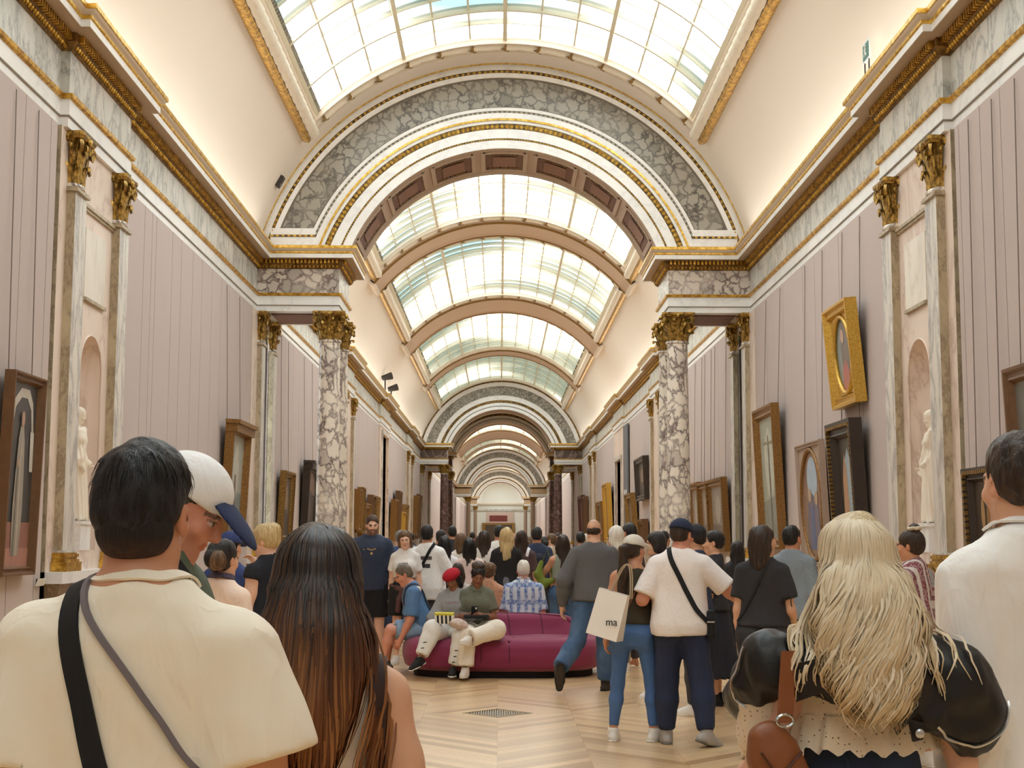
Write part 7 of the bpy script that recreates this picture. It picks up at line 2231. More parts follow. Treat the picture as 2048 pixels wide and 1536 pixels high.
F = Field(); F.loft((0, 0, 0), roty(-0.25), [(-0.20, 0.05, 0.03, 0), (-0.12, 0.10, 0.06, 0), (0.05, 0.085, 0.055, 0), (0.18, 0.03, 0.02, 0)], 0.02, p=2.2, round_=0.03); F.disp = wob(40, 0.008, 5); soft('bag_body', F, 0.009, C(206, 150, 40), ye)
m = MB(); m.tube([(-0.05, 0, 0.16), (-0.14, 0.0, 0.28), (-0.22, 0.02, 0.40)], 0.006, 6); m.build('bag_strap', C(90, 74, 40), ye)

r, b, f = person('woman with a black ponytail in the shadow behind the black dress', 2.80, 17.0, 5, dict(H=1.60, sex='f'), 'tan', dict(mat=C(40, 38, 42), sleeve=0.8, seed=28), dict(mat=C(36, 36, 40)), None, ('long', HB, dict(length=0.3)), hands=False, fingers=False)
r, b, f = person('man in navy with a pale cap turned left behind the navy cap', 1.76, 13.2, 62, dict(H=1.76, sex='m'), 'tan', dict(mat=C(44, 54, 78), sleeve=0.85, seed=29), dict(mat=C(60, 60, 66)), (SNEAK, SOLEW, 1.0), ('short', HB, {}), hands=False, fingers=False)
hat(r, b, C(40, 40, 46), C(226, 206, 160), hs=1.0)
r, b, f = person('woman with black bob and glasses facing left behind the white cap', 1.56, 14.6, 78, dict(H=1.70, sex='f', head=(0, 5, 0)), 'light', dict(mat=C(70, 62, 70), sleeve=0.9, seed=30), dict(mat=C(52, 46, 44)), (SNEAK, SOLEW, 1.0), ('bob', HB, dict(length=0.10, vol=1.08)), hands=False, fingers=False)
m = MB()
for sd in (-1, 1): m.tube([tuple(b.hp(0.032 * sd + 0.022 * math.cos(a), 0.104, 0.002 + 0.018 * math.sin(a))) for a in np.linspace(0, 2 * math.pi, 14)], 0.002, 5, caps=False); m.tube([tuple(b.hp(0.054 * sd, 0.10, 0.006)), tuple(b.hp(0.08 * sd, -0.01, 0.006))], 0.002, 5)
m.build('glasses_frame', C(40, 36, 34), r)
r, b, f = person('dark-haired man looking left between the white-haired head and the white cap', 1.58, 18.0, 50, dict(H=1.83, sex='m'), 'tan', dict(mat=C(60, 60, 70), seed=31), dict(mat=C(60, 60, 66)), None, ('short', HB, {}), hands=False, fingers=False)
r, b, f = person('white-haired person in a white top just right of the grey sweater', 1.37, 17.4, 10, dict(H=1.79, sex='f', head=(20, 0, 0)), 'fair', dict(mat=C(240, 236, 234), sleeve=0.8, seed=32), dict(mat=C(150, 140, 130)), (SNEAK, SOLEW, 1.1), ('bob', HWH, dict(length=0.10, vol=1.1)), hands=False, fingers=False)
r, b, f = person('woman with dark hair, sage crop top and jeans carrying a green bag', 0.775, 18.95, 12, dict(H=1.68, sex='f', armL=((0.4, 0.3, -0.7), (-0.1, 0.8, 0.5)), armR=((0.2, 0.2, -1), (0.0, 0.8, 0.2))), 'tan', dict(mat=C(150, 156, 140), name='crop_top', tank=True, hem=0.16, seed=33, loose=0.008), dict(mat=JEAN, name='jeans', waist=0.10), (C(60, 58, 56), SOLEW, 1.0), ('long', HDB, dict(length=0.26, vol=1.05)))
gb = empty('green_bag', (0.55, 18.9, 1.14), 0); tag(gb, 'lime green shoulder bag on the woman in the sage top', 'handbag')
F = Field(); F.chain([(-0.06, 0, 0.16), (-0.10, 0, 0.0), (-0.03, 0, -0.12), (0.08, 0, -0.08)], [0.03, 0.055, 0.06, 0.04], 0.03); soft('bag_body', F, 0.011, C(120, 136, 50), gb)
m = MB(); m.tube([(-0.05, 0, 0.16), (0.02, 0.0, 0.34), (0.08, 0, 0.1), (0.08, 0, -0.06)], 0.008, 6); m.build('bag_strap', C(110, 124, 46), gb)
r, b, f = person('dark-haired man from behind with a navy backpack in the crowd', 0.50, 21.6, 0, dict(H=1.80, sex='m'), 'tan', dict(mat=C(46, 56, 84), sleeve=0.9, seed=34), dict(mat=C(40, 40, 46)), (SNEAK, SOLEW, 1.0), ('short', HB, dict(vol=1.08)), hands=False, fingers=False)
bp = empty('backpack', (0.50, 21.6, 0)); tag(bp, 'navy backpack on the dark-haired man in the crowd', 'backpack')
F = Field(); F.loft(b.loc(0, -0.23, -0.02), np.eye(3), [(0, 0.13, 0.08, 0), (0.15, 0.15, 0.10, 0), (0.38, 0.13, 0.08, 0), (0.45, 0.08, 0.04, 0)], 0.02, p=3, round_=0.03); soft('pack_body', F, 0.014, C(28, 32, 46), bp)
F = Field(); F.loft(b.loc(0, -0.32, 0.0), np.eye(3), [(0, 0.10, 0.03, 0), (0.16, 0.11, 0.035, 0), (0.2, 0.09, 0.02, 0)], 0.01, p=3); soft('front_pocket', F, 0.014, C(34, 38, 54), bp)
r, b, f = person('blonde woman from behind in black top with a grey sweater tied at the waist', 0.027, 19.2, -3, dict(H=1.785, sex='f', armL=((0.2, 0.0, -1), (0.05, 0.3, -1)), armR=((0.2, 0.2, -1), (0, 0.8, 0.2))), 'fair', dict(mat=C(30, 28, 30), name='top', sleeve=1.6, hem=0.02, collar=0.105, seed=35, loose=0.008), dict(kind='skirt', mat=C(110, 108, 114), name='tied_sweater', z_hem=0.55, w_hem=0.22, waist=0.13, inf=0.02), (SNEAK, SOLEW, 1.0), ('wavy', HBL, dict(length=0.26, vol=1.05)))
r, b, f = person('woman in a maroon T-shirt with white shoulder strap beside the blonde', 0.245, 20.0, -10, dict(H=1.75, sex='f'), 'light', dict(mat=C(84, 62, 62), name='t_shirt', sleeve=0.75, seed=36), dict(mat=C(46, 42, 46)), None, ('long', HDB, dict(length=0.16)), hands=False, fingers=False)
ribbon('white_strap', f['t_shirt'], [b.loc(0.10, 0.03, 0.47), b.loc(0.10, -0.05, 0.465), b.loc(0.09, -0.11, 0.38)], 0.04, C(240, 240, 240), r, 0.006)
r, b, f = person('woman with straight dark-brown hair to mid-back raising a phone', -0.295, 21.0, -4, dict(H=1.745, sex='f', armR=((0.3, 0.5, -0.6), (0.1, 0.8, 0.8))), 'light', dict(mat=C(226, 220, 214), sleeve=0.8, seed=37), dict(mat=C(90, 86, 90)), None, ('long', HDB, dict(length=0.44, vol=1.04)), fingers=False)
r, b, f = person('woman with waist-long black hair in a pale pink sweater', -0.474, 18.95, 2, dict(H=1.625, sex='f', armR=((0.4, 0.35, -0.8), (0.3, 0.9, 0.1))), 'light', dict(mat=C(232, 208, 200), name='sweater', sleeve=1.5, hem=-0.14, loose=0.035, seed=38, arm_loose=0.025), dict(mat=C(226, 214, 200), name='trousers', loose=0.02), (SNEAK, SOLEW, 1.0), ('long', HB, dict(length=0.62, vol=1.05)))
r, b, f = person('light-brown-haired person in a white top behind the pink sweater', -0.63, 20.4, 3, dict(H=1.70, sex='f'), 'fair', dict(mat=C(240, 234, 224), sleeve=0.8, seed=39, loose=0.03), dict(mat=C(120, 110, 100)), None, ('bob', HBR, dict(length=0.10, vol=1.12)), hands=False, fingers=False)
r, b, f = person('woman with wavy black hair, white lace-up top and dark jeans', -0.835, 19.6, 3, dict(H=1.655, sex='f', armR=((0.2, 0.2, -1), (0.1, 0.7, -0.3))), 'light', dict(mat=C(240, 240, 244), name='top', sleeve=0.6, hem=0.06, seed=40, loose=0.008), dict(mat=JEAND, name='jeans', waist=0.10), (SNEAK, SOLEW, 1.0), ('wavy', HB, dict(length=0.34, vol=1.1)), fingers=False)
r, b, f = person('dark-haired man from behind in a white T-shirt with printed panels and black strap', -1.046, 19.0, -6, dict(H=1.80, sex='m', armR=((0.35, 0.2, -0.9), (0.0, 0.9, -0.2))), 'tan', dict(mat=C(246, 244, 240), name='t_shirt', sleeve=0.95, hem=-0.16, loose=0.04, seed=41, arm_loose=0.03), dict(mat=C(70, 70, 76)), (SNEAK, SOLEW, 1.0), ('short', HB, dict(vol=1.1)), fingers=False)
ribbon('bag_strap', f['t_shirt'], [b.loc(0.09, 0.03, 0.49), b.loc(0.08, -0.06, 0.47), b.loc(0.02, -0.14, 0.36), b.loc(-0.06, -0.17, 0.22)], 0.04, C(24, 24, 26), r, 0.006)
for (zz, w_, h_, cc) in ((0.34, 0.20, 0.05, (96, 82, 84)), (0.25, 0.11, 0.05, (60, 54, 54))):
    patch('printed_panel', f['t_shirt'], b.loc(0.0 if w_ > 0.15 else 0.02, -0.2, zz), b.Rt[0], b.up, w_, h_, plain('print_%d' % cc[0], srgb(*cc), 0.8, var=0.5, scale=60), r)
r, b, f = person('frowning woman in a white cropped T-shirt and black shorts with a maroon sweater tied round', -1.298, 18.4, 172, dict(H=1.735, sex='f', head=(10, 10, 6), armL=((0.14, 0.0, -1), (0.04, 0.12, -1)), armR=((0.14, 0.0, -1), (0.04, 0.12, -1))), 'fair', dict(mat=C(232, 228, 224), name='crop_top', sleeve=0.62, hem=0.16, seed=42, loose=0.008, arm_loose=0.014), dict(mat=C(26, 25, 28), name='shorts', length=0.34, waist=0.13, loose=0.028), (SNEAK, SOLEW, 1.0), ('wavy', HBR, dict(length=0.20, vol=0.98)), dict(brow=(0.10, 0.06, 0.04)), res=0.013)
T_ = f['crop_top']; ink = plain('print_charcoal', srgb(60, 60, 66), 0.8)
patch('printed_panel', T_, b.loc(0, 0.2, 0.29), -b.Rt[0], b.up, 0.16, 0.065, ink, r, 0.003, frame=0.007)
for k in range(7):
    patch('printed_mark', T_, b.loc(-0.06 + 0.02 * k, 0.2, 0.345), -b.Rt[0], b.up, 0.012, 0.020 + 0.004 * (k % 2), ink, r, 0.003, n=3, frame=0.004)
patch('printed_block', T_, b.loc(0, 0.2, 0.285), -b.Rt[0], b.up, 0.11, 0.03, ink, r, 0.003)
sw = Field(); K = b.loc
for (a, c_, r0, r1) in (((-0.17, 0.02, 0.06), (-0.07, 0.12, 0.03), 0.035, 0.03), ((-0.07, 0.12, 0.03), (0.0, 0.135, 0.03), 0.03, 0.035), ((0.17, 0.02, 0.06), (0.07, 0.12, 0.04), 0.035, 0.03), ((0.07, 0.12, 0.04), (0, 0.135, 0.03), 0.03, 0.03), ((0, 0.14, 0.03), (0.05, 0.15, -0.10), 0.03, 0.03), ((0.05, 0.15, -0.10), (0.06, 0.14, -0.24), 0.03, 0.035), ((-0.01, 0.14, 0.03), (-0.03, 0.15, -0.18), 0.03, 0.032), ((-0.17, 0.0, 0.06), (0, -0.14, 0.05), 0.04, 0.06), ((0.17, 0.0, 0.06), (0, -0.14, 0.05), 0.04, 0.06), ((0, -0.15, 0.05), (0, -0.15, -0.25), 0.08, 0.10)):
    sw.cone(K(*a), K(*c_), r0, r1, 0.02)
soft('tied_sweater', sw, 0.012, C(94, 62, 60), r)
r, b, f = person('tall bearded man in a navy T-shirt and black shorts facing the viewer', -1.763, 18.7, 184, dict(H=1.945, sex='m', build=1.1, head=(6, 10, 0), armL=((0.24, 0.0, -1), (0.08, 0.2, -1)), armR=((0.24, 0.0, -1), (0.08, 0.2, -1))), 'fair', dict(mat=C(46, 56, 78), name='t_shirt', sleeve=0.85, hem=-0.10, loose=0.02, seed=43, fold=0.009), dict(mat=C(24, 24, 28), name='shorts', length=0.46, loose=0.02), (SNEAK, SOLEW, 1.05), ('fade', hair_mat('hair_warm_brown', srgb(64, 48, 38), srgb(64, 48, 38), srgb(96, 74, 58)), dict(vol=1.02)), dict(beard=(0.055, 0.035, 0.025), brow=(0.05, 0.03, 0.02)), res=0.013)
gold = plain('print_gold', srgb(206, 170, 116), 0.7)
for k in range(8):
    patch('printed_mark', f['t_shirt'], b.loc(-0.052 + 0.015 * k, 0.2, 0.335 + 0.004 * abs(k - 3.5)), -b.Rt[0], b.up, 0.010, 0.020, gold, r, 0.003, n=3, frame=0.004)
patch('printed_emblem', f['t_shirt'], b.loc(0, 0.2, 0.30), -b.Rt[0], b.up, 0.028, 0.03, gold, r)
patch('chest_print', f['t_shirt'], b.loc(0.10, 0.2, 0.34), -b.Rt[0], b.up, 0.035, 0.008, gold, r)
ta = b.arm[-1]; TF = Field(); TF.cone(ta[0] + (ta[1] - ta[0]) * 0.85, ta[1], 0.058, 0.050, 0.01); TF.cone(ta[1], ta[1] + (ta[2] - ta[1]) * 0.55, 0.050, 0.046, 0.01)
def tattoo():
    t = NT('tattooed_skin'); v = t.coords(); n1 = t.noise(v, 22, 4, 0.6, 1.5); t.base(t.ramp(n1.outputs['Fac'], [(0.46, srgb(214, 168, 142)), (0.52, srgb(84, 70, 66))])); t.set(Roughness=0.55); return t.m
soft('tattoo', TF, 0.012, tattoo(), r)

# ---- left middle distance
r, b, f = person('blonde woman with swept-up hair and black sleeveless top at the left', -1.715, 10.1, 45, dict(H=1.735, sex='f', head=(30, 16, 0), armL=((0.15, 0.0, -1), (0.0, 0.3, -1)), armR=((0.25, 0.6, -0.5), (-0.4, 0.5, 0.9))), 'fair', dict(mat=C(22, 26, 36), name='top', sleeve=0.12, hem=-0.1, seed=44, loose=0.02), dict(mat=C(30, 30, 36)), (SNEAK, SOLEW, 1.0), ('updo', HBL, dict(vol=1.06)), res=0.013)
rb = empty('red_bag', (-1.80, 10.0, 0.98), 0); tag(rb, 'small red bag with a black loop handle at the left', 'handbag')
F = Field(); F.loft((0, 0, 0), np.eye(3), [(0, 0.07, 0.04, 0), (0.2, 0.055, 0.03, 0), (0.24, 0.045, 0.02, 0)], 0.01, p=3.5); soft('bag_body', F, 0.008, C(196, 36, 34), rb)
m = MB(); m.tube([(-0.035, 0, 0.23), (-0.042, 0, 0.36), (-0.02, 0, 0.43), (0.01, 0, 0.42), (0.03, 0, 0.36), (0.03, 0, 0.23)], 0.006, 6); m.build('bag_handle', C(30, 28, 28), rb)
r, b, f = person('woman with black hair in a brown clipped bun and peach top, from behind', -1.655, 8.1, -22, dict(H=1.61, sex='f', head=(-8, 2, 0)), 'light', dict(mat=C(250, 222, 204), name='top', sleeve=0.7, hem=-0.1, seed=45, loose=0.02, collar=0.09), dict(mat=C(80, 84, 100)), (SNEAK, SOLEW, 1.0), ('lowbun', HB, dict(vol=1.04)), res=0.013)
F = Field(); F.ell(b.hp(0.055, -0.125, -0.005), A3((0.05, 0.05, 0.062)), None); F.disp = wob(60, 0.005, 3); soft('hair_clip_bun', F, 0.007, HBR, r)
ribbon('neck_scarf', f['skin'], [b.loc(0.075, 0.04, 0.50), b.loc(0.07, -0.03, 0.515), b.loc(0, -0.08, 0.52), b.loc(-0.07, -0.03, 0.515), b.loc(-0.075, 0.04, 0.50)], 0.03, C(84, 76, 96), r, 0.006, thick=0.008)
r, b, f = person('person in a navy hooded top half hidden behind the clipped bun', -2.20, 11.2, -20, dict(H=1.66, sex='m'), 'light', dict(mat=C(50, 66, 118), sleeve=1.6, seed=46), dict(mat=C(50, 54, 70)), None, ('short', HB, {}), hands=False, fingers=False)
hat(r, b, C(44, 58, 106), C(44, 58, 106), hs=1.05)
# ---------------------------------------------------------------- sofa island and the people sitting on it
def sofa_mat():
    t = NT('plum_upholstery'); v = t.coords()
    fine = t.noise(t.coords((140, 140, 140)), 1, 2); big = t.noise(v, 3, 3)
    t.base(t.mix(t.math('MULTIPLY', big.outputs['Fac'], 0.5), srgb(142, 44, 84), srgb(112, 30, 62)))
    t.set(Roughness=0.8); t.b.inputs['Sheen Weight'].default_value = 0.25
    t.bump(fine.outputs['Fac'], 0.15, 0.004)
    return t.m
PLUM = sofa_mat()
SX, SY = -0.02, 17.28
sofa = empty('sofa', (SX, SY, 0)); tag(sofa, 'large plum-coloured upholstered island sofa with a rounded central back', 'sofa')
F = Field()
a_ = 1.22; d_ = 0.84
secs = [(0.075, a_ - 0.10, d_ - 0.10, 0), (0.13, a_ - 0.03, d_ - 0.03, 0), (0.25, a_, d_, 0), (0.36, a_ - 0.01, d_ - 0.01, 0), (0.43, a_ - 0.05, d_ - 0.06, 0), (0.475, a_ - 0.16, d_ - 0.18, 0)]
F.loft((0, 0, 0), np.eye(3), secs, 0.02, p=3.0, round_=0.05)
# hollow of the seat between front roll and back, seams between the modules
for x0 in (-0.62, 0.12, 0.78):
    F.ell((x0 + 0.0, -0.42, 0.56), (0.36, 0.30, 0.12), None, 0.05, True)
for x0 in (-0.98, -0.26, 0.06, 0.80):
    F.cone((x0, -0.95, 0.10), (x0, -0.86, 0.40), 0.012, None, 0.02, sub=True); F.cone((x0, -0.86, 0.40), (x0 + 0.02, -0.30, 0.47), 0.012, None, 0.02, sub=True)
soft('seat', F, 0.022, PLUM, sofa)
B = Field()
B.loft((0.0, 0.0, 0.34), np.eye(3), [(0.0, 1.02, 0.30, 0), (0.08, 0.97, 0.24, 0), (0.20, 0.90, 0.165, 0), (0.31, 0.84, 0.12, 0), (0.365, 0.78, 0.08, 0), (0.39, 0.70, 0.03, 0)], 0.06, p=2.8, round_=0.07)
B.cone((0.80, 0.0, 0.40), (1.12, 0.0, 0.42), 0.13, 0.07, 0.12)
for x0 in (-0.62, -0.20, 0.07, 0.47):
    B.cone((x0, -0.34, 0.44), (x0 - 0.015, -0.22, 0.50), 0.014, None, 0.03, sub=True); B.cone((x0 - 0.015, -0.22, 0.50), (x0 - 0.03, -0.115, 0.71), 0.013, None, 0.03, sub=True); B.cone((x0 - 0.03, -0.115, 0.71), (x0 - 0.05, 0.05, 0.745), 0.012, None, 0.03, sub=True)
soft('backrest', B, 0.016, PLUM, sofa)
DPLUM = plain('plum_piping', srgb(96, 24, 54), 0.8)
for x0 in (-0.98, -0.26, 0.07, 0.78):
    ribbon('piping', F, [(x0, -0.90, 0.12), (x0, -0.90, 0.30), (x0, -0.82, 0.45), (x0 + 0.03, -0.55, 0.50), (x0 + 0.05, -0.32, 0.50)], 0.014, DPLUM, sofa, 0.002, thick=0.004, n=24)
for x0 in (-0.62, -0.20, 0.09, 0.49):
    ribbon('piping', B, [(x0, -0.30, 0.46), (x0 - 0.015, -0.2, 0.55), (x0 - 0.03, -0.12, 0.70), (x0 - 0.06, 0.0, 0.76)], 0.014, DPLUM, sofa, 0.002, thick=0.004, n=24)
ribbon('piping', B, [(-0.95, -0.26, 0.46), (-0.86, -0.15, 0.62), (-0.74, -0.08, 0.715), (-0.3, -0.06, 0.735), (0.3, -0.06, 0.735), (0.74, -0.08, 0.715), (0.86, -0.15, 0.62), (0.95, -0.24, 0.47), (1.1, -0.2, 0.45)], 0.014, DPLUM, sofa, 0.002, thick=0.004, n=70)
m = MB(); n = 48
ring = [(math.copysign(abs(math.cos(q)) ** 0.667, math.cos(q)) * (a_ - 0.14), math.copysign(abs(math.sin(q)) ** 0.667, math.sin(q)) * (d_ - 0.14)) for q in np.linspace(0, 2 * math.pi, n, endpoint=False)]
m.grid(np.array([[(x, y, 0.0) for x, y in ring], [(x, y, 0.11) for x, y in ring]]), closed_v=True, flip=True); m.build('plinth', C(24, 18, 22), sofa)

SITZ = 0.54
r, b, f = person('seated woman in olive shirt looking at her phone, legs crossed in cream trousers', -0.335, 16.82, 184, dict(H=1.66, sex='f', build=1.08, sit=SITZ, head=(6, 24, -4), lean=(-4, 0), armL=((0.25, 0.15, -1), (-0.75, 0.75, 0.12)), armR=((0.3, 0.15, -1), (-0.55, 0.85, 0.1)), legL=((0.30, 1, 0.12), (-0.75, 0.42, -0.22), (-0.6, 1, 0.2)), legR=((0.12, 1.0, -0.06), (0.05, 0.22, -1), (0.25, 1, 0))), 'brown',
    dict(mat=C(106, 108, 92), name='polo_shirt', sleeve=0.72, hem=-0.06, loose=0.015, seed=51, low=0.03), dict(mat=C(238, 228, 212), name='trousers', loose=0.028, length=0.94, flare=0.02), (C(224, 214, 204, fold=0.2), SOLEW, 1.1), ('curly', HB, dict(vol=0.86)), dict(closed=True, brow=(0.02, 0.012, 0.01)), res=0.012, hres=0.0065)
ribbon('shirt_collar', f['polo_shirt'], [b.loc(0.03, 0.09, 0.42), b.loc(0.07, 0.03, 0.49), b.loc(0.05, -0.06, 0.52), b.loc(-0.05, -0.06, 0.52), b.loc(-0.07, 0.03, 0.49), b.loc(-0.03, 0.09, 0.42)], 0.04, C(106, 108, 92), r, 0.004, thick=0.008)
F = Field(); F.ell(b.hp(0, -0.06, 0.13), A3((0.085, 0.08, 0.06)), None); F.disp = wob(70, 0.008, 4); soft('hair_puff', F, 0.009, hair_mat('hair_curl_brown', srgb(60, 46, 38), srgb(60, 46, 38), srgb(104, 84, 68), st=(50, 50, 50)), r)
hw = (b.arm[1][2] + b.arm[-1][2]) / 2
W_ = Matrix.Rotation(deg(184), 4, 'Z'); at_w = lambda p: Vector((-0.335, 16.82, 0)) + W_ @ Vector(tuple(p))
ph = empty('mobile_phone', at_w(hw + A3((0.02, 0.10, 0.045))), deg(184)); tag(ph, 'black mobile phone held by the woman in the olive shirt', 'phone')
m = MB(); m.box(-0.036, 0.036, -0.005, 0.004, -0.07, 0.075, 0); m.build('phone_body', C(22, 22, 24, fold=0), ph, rot=(deg(-35), 0, 0)); m = MB(); m.box(-0.03, -0.008, 0.0045, 0.008, 0.035, 0.065, 0); m.build('phone_lens', METAL, ph, rot=(deg(-35), 0, 0))
tb = empty('tablet_case', at_w(b.loc(0.02, 0.26, 0.125)), deg(184)); tag(tb, 'black tablet case lying on the lap of the woman with the phone', 'tablet case')
F = Field(); F.loft((0, 0, 0), np.eye(3), [(0, 0.155, 0.085, 0), (0.035, 0.15, 0.08, 0)], 0.0, p=7, round_=0.012); soft('case', F, 0.008, C(26, 26, 28, fold=0.1), tb, None)
m = MB(); m.box(-0.14, 0.14, -0.07, 0.07, 0.033, 0.039); m.build('case_flap', C(34, 34, 37, fold=0.1), tb)

r, b, f = person('seated woman in a red beret and grey sweatshirt, arms folded, head bowed', -0.615, 16.85, 170, dict(H=1.62, sex='f', build=1.05, sit=SITZ - 0.02, head=(-10, 34, 8), lean=(-8, 0), armL=((0.35, 0.2, -0.95), (-0.95, 0.45, 0.05)), armR=((0.35, 0.2, -0.95), (-0.95, 0.5, -0.08)), legL=((0.25, 1, -0.05), (-0.25, 0.1, -1), (0.1, 1, 0)), legR=((0.20, 1, 0.16), (0.32, 0.42, -0.9), (0.5, 0.8, -0.3))), 'brown',
    dict(mat=C(150, 150, 150), name='sweatshirt', sleeve=1.45, hem=-0.08, loose=0.03, arm_loose=0.03, seed=52, fold=0.009), dict(mat=plain('black_white_print', srgb(232, 230, 226), 0.85, var=0.04), name='trousers', loose=0.03, length=0.93), (C(26, 26, 28), C(230, 230, 228), 1.05), ('wavy', HB, dict(length=0.20, vol=1.02)), dict(closed=True), res=0.012, hres=0.0065)
BR = Field(); RB = (b.HR @ roty(0.16) @ rotx(0.12)).T
BR.ell(b.hp(0.0, -0.025, 0.075), A3((0.108, 0.122, 0.075)), RB, 0.02); BR.ell(b.hp(0, -0.015, 0.06), A3((0.094, 0.114, 0.04)), RB, 0.03); BR.clip(b.hp(0, 0, 0.035), b.HR @ A3((0, -0.25, -1)), 0.01); BR.cone(b.hp(0.0, -0.04, 0.13), b.hp(0.0, -0.04, 0.16), 0.005, 0.004, 0.01); BR.disp = wob(90, 0.0015, 3)
soft('beret', BR, 0.007, plain('red_wool', srgb(176, 26, 44), 0.95, var=0.12, scale=80, bump=0.4, bscale=150), r)
print_on('shirt_lettering', f['sweatshirt'], 'A CODE', 0.055, plain('print_rose', srgb(150, 84, 92), 0.8), r, b.loc(0, 0.2, 0.33), -b.Rt[0], b.up)
for k, (q, w_) in enumerate(((0.25, 0.012), (0.5, 0.012), (0.75, 0.012))):
    sd = 1; hip, kn, an, toe = b.leg[sd]; c = hip + (kn - hip) * q
for sd in (-1, 1):
    hip, kn, an, toe = b.leg[sd]
    for q in range(3):
        c0 = kn + (an - kn) * (0.45 + 0.18 * q)
        patch('printed_stripe', f['trousers'], c0 + A3((0.0, 0.12, 0.02)), A3((1, 0, 0)), unit(kn - an), 0.05, 0.012, C(50, 50, 52), r, 0.003)
nb = empty('striped_pouch', at_w(b.loc(0.0, 0, 0)), 0); nb.location = (-0.70, 16.45, 0.64); nb.rotation_euler = (deg(12), 0, deg(-12)); tag(nb, 'black and white striped pouch with yellow top on the beret woman\'s lap', 'pouch')
m = MB()
for q in range(9): m.box(-0.11 + q * 0.0245, -0.11 + (q + 1) * 0.0245, -0.03, 0.03, 0, 0.10, q % 2)
m.build('pouch_body', [C(236, 234, 228), C(40, 40, 42)], nb); m = MB(); m.box(-0.112, 0.112, -0.032, 0.032, 0.10, 0.122); m.build('pouch_top', C(206, 196, 70), nb)
tc_ = empty('cloth_bundle', (-0.55, 16.35, 0.62)); tag(tc_, 'small pale floral cloth bundle between the two seated women', 'cloth')
F = Field(); F.ell((0, 0, 0.02), (0.09, 0.07, 0.06)); F.ell((0.07, 0, 0.0), (0.06, 0.05, 0.04)); F.disp = wob(50, 0.01, 8); soft('folded_cloth', F, 0.010, plain('floral_cloth', srgb(206, 186, 176), 0.9, var=0.4, scale=40), tc_)

r, b, f = person('seated grey-haired man in blue shirt and denim shorts facing left', -0.96, 17.15, 96, dict(H=1.78, sex='m', build=1.1, sit=SITZ, head=(4, 6, 0), lean=(22, 0), armL=((0.2, 0.5, -0.9), (-0.1, 0.8, -0.75)), armR=((0.2, 0.5, -0.9), (-0.1, 0.8, -0.75)), legL=((0.10, 1, 0.0), (0.0, 0.22, -1)), legR=((0.35, 1, 0.0), (0.1, 0.1, -1))), 'red',
    dict(mat=C(88, 124, 166), name='polo_shirt', sleeve=0.92, hem=-0.06, loose=0.02, seed=53), dict(mat=JEANL, name='shorts', length=0.42, loose=0.02), (C(120, 110, 100), C(60, 56, 52), 1.05), ('short', HSP, dict(vol=1.0)), dict(stubble=0.2), res=0.013)
ribbon('backpack_strap', f['polo_shirt'], [b.loc(-0.10, 0.10, 0.30), b.loc(-0.105, 0.04, 0.46), b.loc(-0.11, -0.06, 0.47), b.loc(-0.11, -0.12, 0.35), b.loc(-0.12, -0.13, 0.1)], 0.035, C(46, 54, 72), r, 0.006, thick=0.008)
r2 = empty('sweater', (-1.13, 17.0, 0.80)); tag(r2, 'pale beige garment held against the chest of the man in blue', 'garment')
F = Field(); F.chain([(0, 0, 0.0), (0.03, 0, 0.10), (0.08, 0, 0.20)], [0.07, 0.06, 0.05], 0.03); F.disp = wob(40, 0.008, 3); soft('folded_garment', F, 0.012, C(236, 216, 196), r2)
def plaid():
    t = NT('blue_print_shirt'); tc = t.n('ShaderNodeTexCoord'); sp = t.n('ShaderNodeSeparateXYZ'); t.l(tc.outputs['Object'], sp.inputs[0])
    u = t.math('FRACT', t.math('MULTIPLY', sp.outputs['X'], 11.0)); z = t.math('FRACT', t.math('MULTIPLY', sp.outputs['Z'], 4.6))
    s1 = t.ramp(u, [(0.0, (1, 1, 1)), (0.45, (0, 0, 0)), (0.55, (0.3,) * 3), (0.62, (0, 0, 0))], 'CONSTANT')
    s2 = t.ramp(z, [(0.0, (0, 0, 0)), (0.66, (1, 1, 1)), (0.92, (0, 0, 0))], 'CONSTANT')
    nz = t.noise(t.coords((30, 30, 30)), 1, 3)
    f_ = t.math('MULTIPLY', t.math('MAXIMUM', s1, s2), t.ramp(nz.outputs['Fac'], [(0.4, (0.35,) * 3), (0.6, (1, 1, 1))]))
    t.base(t.mix(f_, srgb(216, 222, 232), srgb(92, 120, 178))); t.set(Roughness=0.85); t.bump(t.noise(t.coords((1, 1, 0.6)), 9, 3, 0.5, 1).outputs['Fac'], 0.4, 0.02)
    return t.m
r, b, f = person('white-haired man in a blue patterned shirt seated on the far side of the sofa', 0.235, 17.85, 4, dict(H=1.74, sex='m', build=1.2, sit=SITZ, lean=(4, 0), **SIT), 'red', dict(mat=plaid(), name='shirt', sleeve=0.9, hem=-0.1, loose=0.03, seed=54), dict(mat=C(150, 140, 120)), None, ('short', HWH, dict(vol=1.06, amp=0.006)), hands=False, fingers=False)
ribbon('shirt_collar', f['shirt'], [b.loc(0.07, 0.0, 0.505), b.loc(0.05, -0.06, 0.525), b.loc(-0.05, -0.06, 0.525), b.loc(-0.07, 0.0, 0.505)], 0.045, C(226, 230, 236), r, 0.004, thick=0.008)
r, b, f = person('curly brown-haired person seated behind the woman with the phone', -0.20, 17.9, -8, dict(H=1.68, sex='f', sit=SITZ, **SIT), 'light', dict(mat=plain('floral_print', srgb(200, 150, 120), 0.9, var=0.5, scale=30), name='blouse', sleeve=0.7, seed=55), dict(mat=C(120, 100, 90)), None, ('curly', HBR, dict(vol=0.9)), hands=False, fingers=False)
